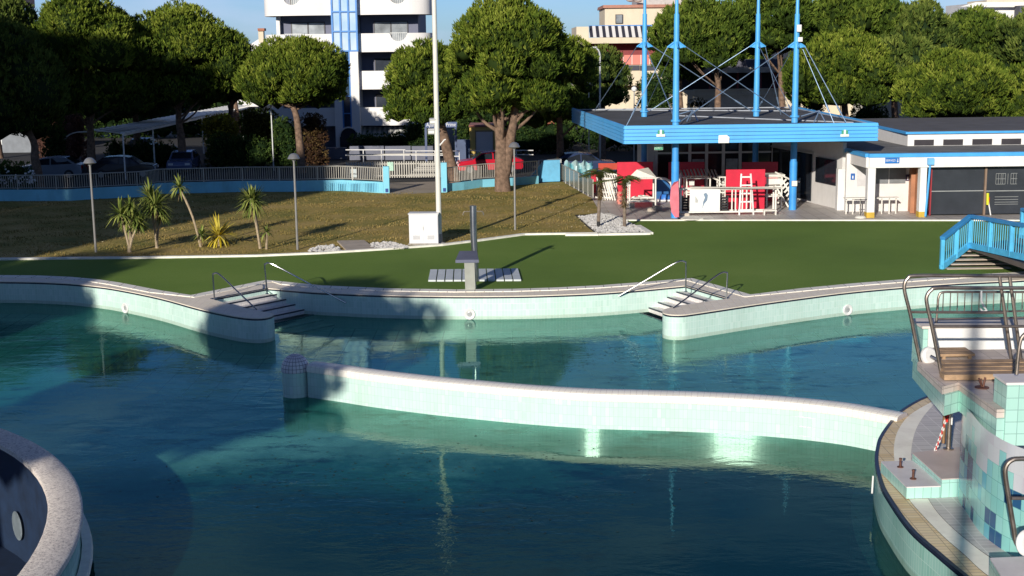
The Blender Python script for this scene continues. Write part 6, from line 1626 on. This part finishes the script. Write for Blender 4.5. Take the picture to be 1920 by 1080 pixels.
# dark shutters right of the pillar
ms = M('dark_mesh_shutter', (.035, .04, .05), .35, var=.25, scale=1.2)
x0, x1, x2 = X_(1746, Yp+.5), X_(1846, Yp+.5), X_(1990, Yp+.5)
MB().bx(x0, x1-.04, Yp+.5, Yp+.54, .06, zf0+.1).build('shutter', ms, sw); MB().bx(x1+.06, x2, Yp+.5, Yp+.54, .06, zf0+.1).build('shutter', ms, sw)
mb = MB(); mb.bx(x0, x1-.05, Yp+.46, Yp+.499, 1.14, 1.18); mb.bx(x1+.07, x2, Yp+.46, Yp+.499, 1.12, 1.16)
for z in (.5, .6, .72, .85): mb.bx(x1+.5, x1+1.6, Yp+.46, Yp+.499, z, z+.018)
for gx_ in (0, .32, .7): 
    for k_ in range(3): mb.bx(x1+.5+gx_+.12*k_, x1+.512+gx_+.12*k_, Yp+.46, Yp+.499, 1.45, 1.95)
for z in (1.45, 1.7, 1.95): mb.bx(x1+.5, x1+.95, Yp+.455, Yp+.459, z, z+.018); mb.bx(x1+1.2, x1+1.5, Yp+.455, Yp+.459, z, z+.018)
mb.build('shutter_rails', galv, sw)
MB().bx(x0-.07, x0-.005, Yp+.4, Yp+.55, .02, zf0).build('red_jamb', M('dark_red_jamb', (.3, .03, .04), .5), sw); MB().bx(x1-.035, x1+.055, Yp+.4, Yp+.6, .02, zf0).build('brown_jamb', M('brown_jamb', (.25, .17, .12), .6), sw)
# downpipe, rain head and sign
x = X_(1743, Yp-.15); MB().tube([(x, Yp-.1, zf0+.15), (x-.12, Yp-.1, 0.05)], .05, 8).build('downpipe', bluem, sw, smooth=True); MB().box((x+.0, Yp-.15, zf1-.2), (.28, .2, .3)).build('rain_head', M('rain_head_blue', (.18, .5, .85), .5), sw)
p = H(1673, 301, Yp-.08)
r_ = empty('toilet_sign', (p.x, p.y, p.z), 0, 'blue sign with white lettering and a down arrow on the white fascia', 'sign')
MB().box((0, 0, 0), (.66, .03, .26)).build('panel', M('sign_panel_blue', (.02, .17, .55), .4), r_); text_part('SERVIZI', .14, (-.09, -.022, 0), white, r_)
MB().add([(.2, -.02, -.02), (.25, -.02, -.09), (.3, -.02, -.02)], [(0, 1, 2)]).bx(.238, .262, -.022, -.018, -.02, .09).build('arrow', white, r_)
for (x, y, Y, l, c) in ((1599, 331, Yt-.05, 'small blue pictogram sign on the sunlit white toilet wall', (.02, .13, .45)), (1702, 333, Yt-.05, 'small dark pictogram sign beside the brown partition', (.06, .04, .09))):
    p = H(x, y, Y); r_ = empty('pictogram_sign', tuple(p), 0, l, 'sign'); MB().box((0, 0, 0), (.2, .02, .3)).build('panel', M('picto_'+str(x), c, .4), r_)
    MB().box((0, -.014, -.03), (.055, .006, .14)).lathe([(.001, -.001), (.028, 0), (.001, .001)], (0, -.014, .075), 10).build('figure', white, r_)
# basins / white table row and stand
for (x, l) in ((1606, 'white trestle table by the sunlit toilet wall'), (1660, 'white trestle table behind the first pillar')):
    p = P(x, 398); Yx = 62.6; xx = H(x, 390, Yx).x; r_ = empty('trestle_table', (xx, Yx, 0), 0, l, 'table')
    MB().box((0, 0, .78), (1.2, .4, .04)).build('tabletop', whitep, r_)
    for i, dx in enumerate((-.5, -.18, .18, .5)): MB().bar((dx, 0, 0), (dx, 0, .76), .05).build('leg', whitep, r_)
p = P(1613, 411); r_ = empty('parasol_base', tuple(P(1613, 408.5)), 0, 'round white stand with a thin pole in front of the toilets', 'stand')
MB().lathe([(.26, 0), (.26, .04), (.2, .09), (.04, .11)], n=20).build('base', whitep, r_, smooth=True); MB().tube([(0, 0, .1), (0, 0, .85)], .02, 6).build('pole', M('black_plastic', (.02, .02, .02), .4), r_); MB().bx(-.3, .3, -.02, .02, .85, .88).build('bar', M('black_plastic', (.02, .02, .02), .4), r_)
# yellow and red floor squeegee leaning on the shutter
a = P(1856, 404); r_ = empty('rescue_pole', (0, 0, 0), 0, 'white pole with a yellow head leaning against the dark shutter', 'pole')
t_ = H(1852, 362, a.y); MB().tube([Vector((a.x, a.y-.1, .02)), t_.lerp(a, .5), t_], .03, 6).build('shaft', white, r_); MB().tube([t_+Vector((.02, 0, -.55)), t_], .06, 6).build('yellow_head', M('fluo_yellow', (.75, .75, .02), .5), r_); MB().bar(t_+Vector((.07, 0, -.6)), t_+Vector((.08, 0, -.2)), .04).build('red_stripe', M('tail_lamp_red', (.5, .02, .02), .2), r_)

# =================================================================== THINGS STACKED ON THE TERRACE
def panel(label, x0, x1, y0, y1, lean=0, mat=None, name='table_tennis_board', w=.05):
    b = P((x0+x1)/2, y1, 0); Y = b.y; a, c = H(x0, y1, Y), H(x1, y1, Y); z = H((x0+x1)/2, y0, Y).z
    r_ = empty(name, (a.x, Y, 0), 0, label, 'panel', 'red panels leaning on the terrace'); wd2 = c.x-a.x
    MB().box((wd2/2, 0, z/2+.01), (wd2, w, z), rx=R(lean)).build('board', mat or red, r_, bevel=.006)
    mb = MB()
    for dx in (.1, wd2-.1): mb.bar((dx, w/2+.02, .02), (dx, w/2+.02, z*.9), .04)
    mb.build('rear_battens', M('dark_batten', (.12, .02, .03), .6), r_)
    return r_
red_shaded = M('red_panel_shaded', (.42, .01, .04), .5, var=.15)  # darker copy of the panel red, with shade put into the colour
panel('tall red panel behind the gabled white frame', 1157, 1224, 304, 371)
panel('red panel, its shade put into darker paint, behind the first blue column', 1253, 1320, 304, 372, 0, red_shaded)
panel('bright red panel with a white ladder leaning on it', 1360, 1433, 318, 394)
panel('red panel, its shade put into darker paint, behind the bright one', 1390, 1457, 304, 378, 0, red_shaded)
panel('narrow red panel behind the left palm', 1108, 1118, 322, 362); panel('second narrow red panel next to the left palm', 1120, 1128, 326, 358)
# orange red fabric strip + small shed roof behind left palm
q = P(1150, 366); tag(pbox(MB(), 1122, 1157, 306, 318, q.y+.6, .05).build('red_banner', M('orange_red_cloth', (.5, .06, .03), .7)), 'orange red cloth strip behind the white slatted frames', 'banner')
def wframe(name, label, cat, x0, x1, y0, y1, dep=.9, bars=(), grp=None, t=.07, mat=None, legs=True, rail_y=()):
    b = P((x0+x1)/2, y1, 0); Y = b.y; a, c = H(x0, y1, Y), H(x1, y1, Y); z = H((x0+x1)/2, y0, Y).z; w = c.x-a.x
    r_ = empty(name, (a.x, Y, 0), 0, label, cat, grp); mt = mat or whitep
    for dx in (t/2, w-t/2):
        for dy in (0, dep): MB().bx(dx-t/2, dx+t/2, dy-t/2, dy+t/2, 0, z).build('leg', mt, r_)
    mb = MB()
    for zz in (z-t, *rail_y):
        mb.bx(t, w-t, -t/2, t/2, zz, zz+t); mb.bx(t, w-t, dep-t/2, dep+t/2, zz, zz+t)
        for dx in (t/2, w-t/2): mb.bx(dx-t/2, dx+t/2, t/2+.001, dep-t/2-.001, zz, zz+t)
    mb.build('cross_rails', mt, r_)
    return r_, w, z
r_, w, z = wframe('play_house', 'white wooden play frame with a small gabled roof and heaped shelf', 'play frame', 1179, 1230, 333, 389, 1.0, rail_y=(.28,))
MB().add([(-.05, -.12, z), (w*.55, -.12, z), (w*.28, -.12, z+.42), (-.05+.5, .9, z+.0), (w+.05, .9, z), (w*.75, .6, z+.45), (w+.02, -.12, z)], [(0, 1, 2), (2, 1, 6, 5), (0, 2, 5, 3), (1, 6, 5)]).build('gable_roof', whitep, r_)
mb = MB(); g = random.Random(9)
for i in range(16): mb.box((g.uniform(.15, w-.15), g.uniform(.1, .9), .42+g.uniform(0, .12)), (g.uniform(.12, .4), .2, .06), g.uniform(0, 3), g.uniform(-.4, .4))
mb.build('heaped_slats', whitep, r_)
MB().bx(.1, w-.1, .05, .95, .34, .37).build('shelf', whitep, r_)
MB().bx(-.14, .08, -.06, -.045, z-.42, z-.22).build('paper_notice', M('paper_white', (.7, .7, .65), .7), r_)
for (x, y, l) in ((1181, 388, 'hollow concrete block under the left foot of the gabled frame'), (1222, 396, 'pair of hollow blocks under the right foot of the gabled frame'), (1232, 394, 'rightmost hollow block by the gabled frame'), (1283, 408, 'pinkish block under the left end of the long white frame')):
    b = P(x, y); r_ = empty('concrete_block', tuple(b), R(8), l, 'block'); mt = M('block_cream', (.55, .48, .4), .9, var=.2)
    mb = MB(); mb.bx(-.22, .22, -.1, -.07, 0, .2); mb.bx(-.22, .22, .07, .1, 0, .2); mb.bx(-.22, -.19, -.07, .07, 0, .2); mb.bx(.19, .22, -.07, .07, 0, .2); mb.bx(-.015, .015, -.07, .07, 0, .2); mb.build('shell', mt, r_)
for i, (x0, x1, y0, y1, l) in enumerate(((1129, 1143, 322, 376, 'white slatted frame leaning next to the left palm'), (1138, 1156, 318, 366, 'second slatted frame behind the leaning white one'))):
    b = P(x1, y1); r_ = empty('slatted_panel', tuple(b), R(-25), l, 'slatted panel', 'white slatted frames behind the left palm')
    mb = MB()
    for k in range(6): mb.box((-.55+.14*k, 0, .62), (.07, .04, 1.25), ry=R(-16))
    mb.build('slats', whitep, r_)
    MB().box((-.33, -.045, .15), (.95, .04, .08)).build('rail', whitep, r_); MB().box((-.03, -.045, 1.15), (.95, .04, .08)).build('rail', whitep, r_)
for (x, y, l) in ((1165, 382, 'lower coral plastic crate left of the gabled frame'), (1167, 374, 'upper coral plastic crate left of the gabled frame')):
    b = P(1165, 382); r_ = empty('plastic_crate', (b.x, b.y, 0 if y == 382 else .31), R(5), l, 'crate', 'coral crates')
    mt = M('coral_plastic', (.68, .25, .2), .5); mb = MB(); mb.bx(-.2, .2, -.2, .2, 0, .02)
    for s_ in (-1, 1):
        for (za, zc_) in ((.02, .09), (.22, .30)): mb.bx(-.2, .2, s_*.19-.01, s_*.19+.01, za, zc_); mb.bx(s_*.19-.01, s_*.19+.01, -.178, .178, za, zc_)
        mb.bx(-.2, -.14, s_*.19-.011, s_*.19+.011, .09, .22); mb.bx(.14, .2, s_*.19-.011, s_*.19+.011, .09, .22)
    mb.build('shell', mt, r_)
# blue toy house / slide
b = P(1245, 376); r_ = empty('toy_slide', tuple(b), 0, 'blue and white plastic toy slide between the play frame and the blue column', 'toy')
mb = MB(); mb.add([(-.42, 0, .02), (.35, 0, .02), (.35, 0, .75), (.0, 0, 1.12), (-.42, 0, 1.12), (-.42, .5, .02), (.35, .5, .02), (.35, .5, .75), (0, .5, 1.12), (-.42, .5, 1.12)], [(0, 1, 2, 3, 4), (9, 8, 7, 6, 5), (0, 5, 6, 1), (1, 6, 7, 2), (2, 7, 8, 3), (3, 8, 9, 4), (4, 9, 5, 0)])
mb.build('side_panel', M('toy_blue', (.02, .12, .32), .4), r_)
mb = MB(); mb.tube(spl([(-.45, -.06, 1.18), (.05, -.06, 1.15), (.38, -.06, .85), (.42, -.06, .1)], 4), .07, 6); mb.build('white_edge', white, r_, smooth=True)
MB().lathe([(.001, .3), (.2, .26), (.3, .12), (.32, .02)], (.02, -.3, .1), 12).build('blue_seat', M('toy_bright_blue', (.04, .2, .65), .4), r_, smooth=True)
MB().box((0, -.35, .06), (.8, .5, .1)).build('white_foot', white, r_, bevel=.03)
# pink covered frame
b = P(1263, 408); a1 = b; r_ = empty('covered_board', tuple(P(1255, 400)), 0, 'pink tarpaulin covered board standing on edge at the terrace border', 'tarpaulin')
O = at(r_)
pink = M('pink_tarp', (.72, .20, .25), .5, var=.2, scale=2.5, bmp=.5, bscale=4)
Yk2 = 60.9
outl = [(1258, 352), (1263, 343), (1272, 340), (1273, 372), (1273, 407), (1266, 408), (1259, 398), (1256, 378)]
fr2 = [H(x, y, Yk2 + (.25 if x < 1262 else 0)) for x, y in outl]; fr2 = [Vector((p.x, p.y, max(p.z, .02)))-O for p in fr2]
bk2 = [p+Vector((.05, .35, 0)) for p in fr2]; n2 = len(fr2)
MB().add(fr2+bk2, [tuple(range(n2-1, -1, -1)), tuple(range(n2, 2*n2))]+[(i, (i+1) % n2, (i+1) % n2+n2, i+n2) for i in range(n2)]).build('tarp', pink, r_)
MB().tube([P(1274, 402)-O, P(1276, 402)-O+Vector((0, 0, 1.9))], .04, 6).build('edge_pole', M('lilac_plastic', (.6, .4, .45), .5), r_)
# second white frame with slatted top
r_, w, z = wframe('lounger_rack', 'white frame with a slatted sloping top behind the long banner frame', 'rack', 1286, 1332, 333, 378, 1.1, rail_y=(.35,))
mb = MB()
for k in range(12): mb.box((-.35+k*(w+.7)/11, .4, z+.22-.012*abs(k-6)), (.07, 1.2, .04), rx=R(14))
mb.build('slatted_top', whitep, r_)
MB().bx(.15, .42, -.06, -.045, z-.4, z-.15).build('paper_notice', M('paper_white', (.7, .7, .65), .7), r_)
MB().tube([(-.3, -.05, .0), (-.38, -.05, 1.0), (-.3, -.05, 1.5)], .05, 6).build('side_brace', whitep, r_); MB().tube([(w+.1, -.05, 1.25), (w+.9, -.05, .85)], .045, 6).build('side_brace', whitep, r_)
r_, w, z = wframe('folded_rack', 'narrow white rack between the slatted top frame and the bright red panel', 'rack', 1347, 1360, 331, 380, .7, t=.06, rail_y=(.5, .9))
# long white frame lying with banner
r_, w, z = wframe('bench_frame', 'long low white metal frame carrying a white banner with a leaf emblem', 'frame', 1275, 1455, 353, 403, .55, t=.075, rail_y=(.12,))
MB().bx(.45, 1.9, -.07, -.05, .2, z-.02).build('banner', M('banner_white', (.78, .8, .78), .6, var=.05), r_)
leaf = [(0, 0), (.1, .25), (.26, .42), (.30, .66), (.2, .78), (.06, .72), (.14, .55), (.05, .35)]
MB().add([(1.05+a*.9, -.078, .3+b_*1.02) for a, b_ in leaf], [tuple(range(len(leaf)))]).build('leaf_emblem', M('slate_emblem', (.18, .26, .36), .6), r_)
mb = MB()
for i in range(4): mb.bx(.72+.035*i, .74+.035*i, -.078, -.072, .62, .62+.3-.05*i)
mb.build('emblem_lettering', M('grey_lettering', (.35, .35, .33), .6), r_)
mb = MB()
for x in (2.45, 2.62, 2.95, 3.15, 3.35): mb.bx(x, x+.06, -.05, .0, .2, z-.08)
mb.build('uprights', whitep, r_)
mb = MB(); mb.box((w/2+.3, -.2, z+.05), (w*.95, .16, .06), ry=R(1.2)); mb.build('resting_plank', M('aged_plank', (.5, .47, .42), .7, var=.2), r_)
for k in range(5):
    pass
for i_, q_ in enumerate(((.15, .45, .2, .6), (2.0, 2.35, .2, .6))):
    mb = MB()
    for k_ in range(5): mb.bx(q_[0], q_[1], q_[2], q_[3], .22+.13*k_, .28+.13*k_)
    mb.bx(q_[0], q_[0]+.04, q_[2], q_[3]-.001, .2, .9).bx(q_[1]-.04, q_[1], q_[2], q_[3]-.001, .2, .9)
    mb.build('stacked_chair', M('dark_chair', (.03, .03, .035), .6), r_)
# ladder
b = P(1398, 402); r_ = empty('white_ladder', tuple(b), 0, 'white wooden ladder standing against the bright red panel', 'ladder')
zt3 = H(1398, 326, b.y).z; w0, w1 = .34, .22
for s_ in (-1, 1): MB().bar((s_*w0, -.2, 0), (s_*w1, .1, zt3), .07, .05).build('stile', white, r_)
for i in range(5):
    t = .12+.8*i/4; MB().box((0, -.2+.3*t, zt3*t), (2*(w0+(w1-w0)*t), .05, .07)).build('rung', white, r_)
# lifeguard chair with slatted ramp
r_, w, z = wframe('lifeguard_chair', 'white slatted lifeguard chair leaning by the right blue column', 'chair', 1436, 1466, 330, 388, .8, rail_y=(.5, 1.0))
MB().bx(-.1, w+.1, -.1, .85, z, z+.08).build('seat', whitep, r_); MB().bx(0, w, -.06, -.03, z-.42, z-.12).build('front_board', whitep, r_)
mb = MB()
for k in range(7): mb.box((w+.02+.1*k, -.12, 1.25-.18*k), (.42, .06, .085), ry=R(-48))
mb.build('slats', whitep, r_)
MB().bar((w-.1, -.16, 1.45), (w+.75, -.16, .05), .06, .08).bar((w-.4, -.16, 1.1), (w+.3, -.16, .0), .06, .08).build('stringers', whitep, r_)
MB().tube([(w*.5, -.1, z+.2), (w+.3, -.1, z-.15), (w+.85, -.1, z-.3)], .045, 6).build('arm_bar', whitep, r_)
b = P(1443, 403); r_ = empty('low_trestle', tuple(b), 0, 'small low white trestle at the right end of the long frame', 'trestle')
MB().box((0, 0, .22), (.62, .3, .05)).build('top', whitep, r_)
for s_ in (-.27, .27): MB().box((s_, 0, .1), (.05, .28, .19)).build('leg', whitep, r_)
b = P(1301, 411); tag(MB().prism([q.xy for q in spl(PX([(1272, 409), (1300, 408), (1322, 412), (1300, 415), (1280, 414), (1272, 409)]), 3)], .05, .09).build('white_mat', stone_w), 'flattened pale mat lying over the terrace kerb', 'mat')
b = P(1484, 392); tag(MB().box((b.x, b.y-.25, .13), (.2, .16, .26)).build('socket_box', whitep, bevel=.01), 'small white socket box at the foot of the right blue column', 'box')
b = P(1486, 393); zz = H(1487, 343, b.y).z; tag(MB().box((b.x, b.y-.26, zz), (.26, .12, .26)).build('control_box', whitep, bevel=.01), 'white control box strapped on the right blue column', 'box')

# =================================================================== BLUE FOOTBRIDGE
br_ = empty('footbridge', (0, 0, 0), 0, 'blue footbridge with slatted railings and timber steps at the right edge', 'footbridge')
g1, g2, g3 = Vector(P(1764, 505)), P(1817, 462, .62), P(1924, 486, .85)
g3b = g3 + (g3-g2)*.9; g3b.z = .8
def rail_run(a, b, h0=.02, h1=1.12, posts=(0, 1), n=14, mat=bluel):
    d = (b-a); dn = Vector((d.x, d.y, 0)).normalized(); s_ = Vector((-dn.y, dn.x, 0))
    MB().bar(a+Vector((0, 0, h1)), b+Vector((0, 0, h1)), .20, .13).build('handrail', M('bridge_handrail_blue', (.045, .26, .55), .45, var=.15, dirt=.1), br_, bevel=.02)
    MB().bar(a+Vector((0, 0, h0+.03)), b+Vector((0, 0, h0+.03)), .12, .2).build('bottom_beam', bluel, br_)
    for t in posts: p = a.lerp(b, t); MB().bar(p+Vector((0, 0, h0-.02)), p+Vector((0, 0, h1-.06)), .13).build('post', mat, br_)
    mb = MB()
    for i in range(n): p = a.lerp(b, (i+.5)/n); mb.bar(p+Vector((0, 0, h0+.13)), p+Vector((0, 0, h1-.07)), .035, .02, upd=s_)
    mb.build('balusters', M('baluster_cyan', (.13, .55, .8), .45), br_)
rail_run(g1, g2, posts=(0.02, .5), n=14); rail_run(g2, g3, posts=(.0, .38, .74), n=26); rail_run(g3, g3b, posts=(0.1, .6), n=22)
off = Vector((2.6, .6, 0)); rail_run(g2+off+Vector((0, 1.2, 0)), g3+off, posts=(0, .4, .8), n=22); rail_run(g3+off, g3b+off, posts=(0, .5), n=20)
MB().prism([g2.xy, (g2+off+Vector((0, 1.2, 0))).xy, (g3+off).xy, (g3b+off).xy, g3b.xy, g3.xy], .50, .66, bottom=True).build('deck', M('dark_deck_timber', (.1, .08, .07), .8), br_)
trd = M('pale_tread', (.5, .42, .34), .8, var=.2)
for i in range(5):
    a = P(1776+8*i, 504-8.3*i, .03+.105*i); MB().bx(a.x, a.x+2.3, a.y+.01*i, a.y+.30, .0+.105*i, .035+.105*i).build('tread', trd, br_)
    if i < 5: MB().bx(a.x+.03, a.x+2.2, a.y+.2, a.y+.24, 0 if i == 0 else .105*(i-1)+.036, .105*i-.001).build('riser', M('dark_riser', (.03, .02, .02), .8), br_) if i else None

# mast that stands just behind the viewpoint; its long shadow crosses the tower terrace
mx_, my_ = st_pos(-.12, -1.2); vm_ = empty('lamp_mast', (mx_, my_, 0), 0, 'tall steel lamp mast standing directly behind the viewpoint', 'mast')
MB().tube([(0, 0, 0), (0, 0, 14.2)], [.13, .10], 12).build('pole', galv, vm_, smooth=True)
MB().box((0, 0, 14.3), (1.3, .3, .25)).build('floodlight_bar', galv, vm_)
# unseen block added on the sun side to shade the left trees
hx, hy = st_pos(-57, -6)
hb = empty('shade_block', (hx, hy, 0), R(-20), 'tall plain unseen block added behind the viewpoint to shade the left trees', 'building')
MB().box((0, 0, 14.9), (18, 12, 29.8)).build('tall_wing_wall', M('shade_block_render', (.6, .56, .5), .8), hb); MB().box((15.05, 0, 12.6), (12, 12, 25.2)).build('low_wing_wall', _mc['shade_block_render'], hb)
MB().box((0, 0, 30.0), (18.5, 12.5, .4)).build('roof', concrete, hb)
for fl in range(1, 8):
    for i in range(7): MB().box((-6.6+4.2*i, 6.03, 3.2*fl-.2), (1.5, .05, 1.5)).build('window', darkglass, hb)
    MB().box((6, 6.6, 3.2*fl-1.2), (28, 1.1, .15)).build('balcony', white, hb)
S.render.film_transparent = False
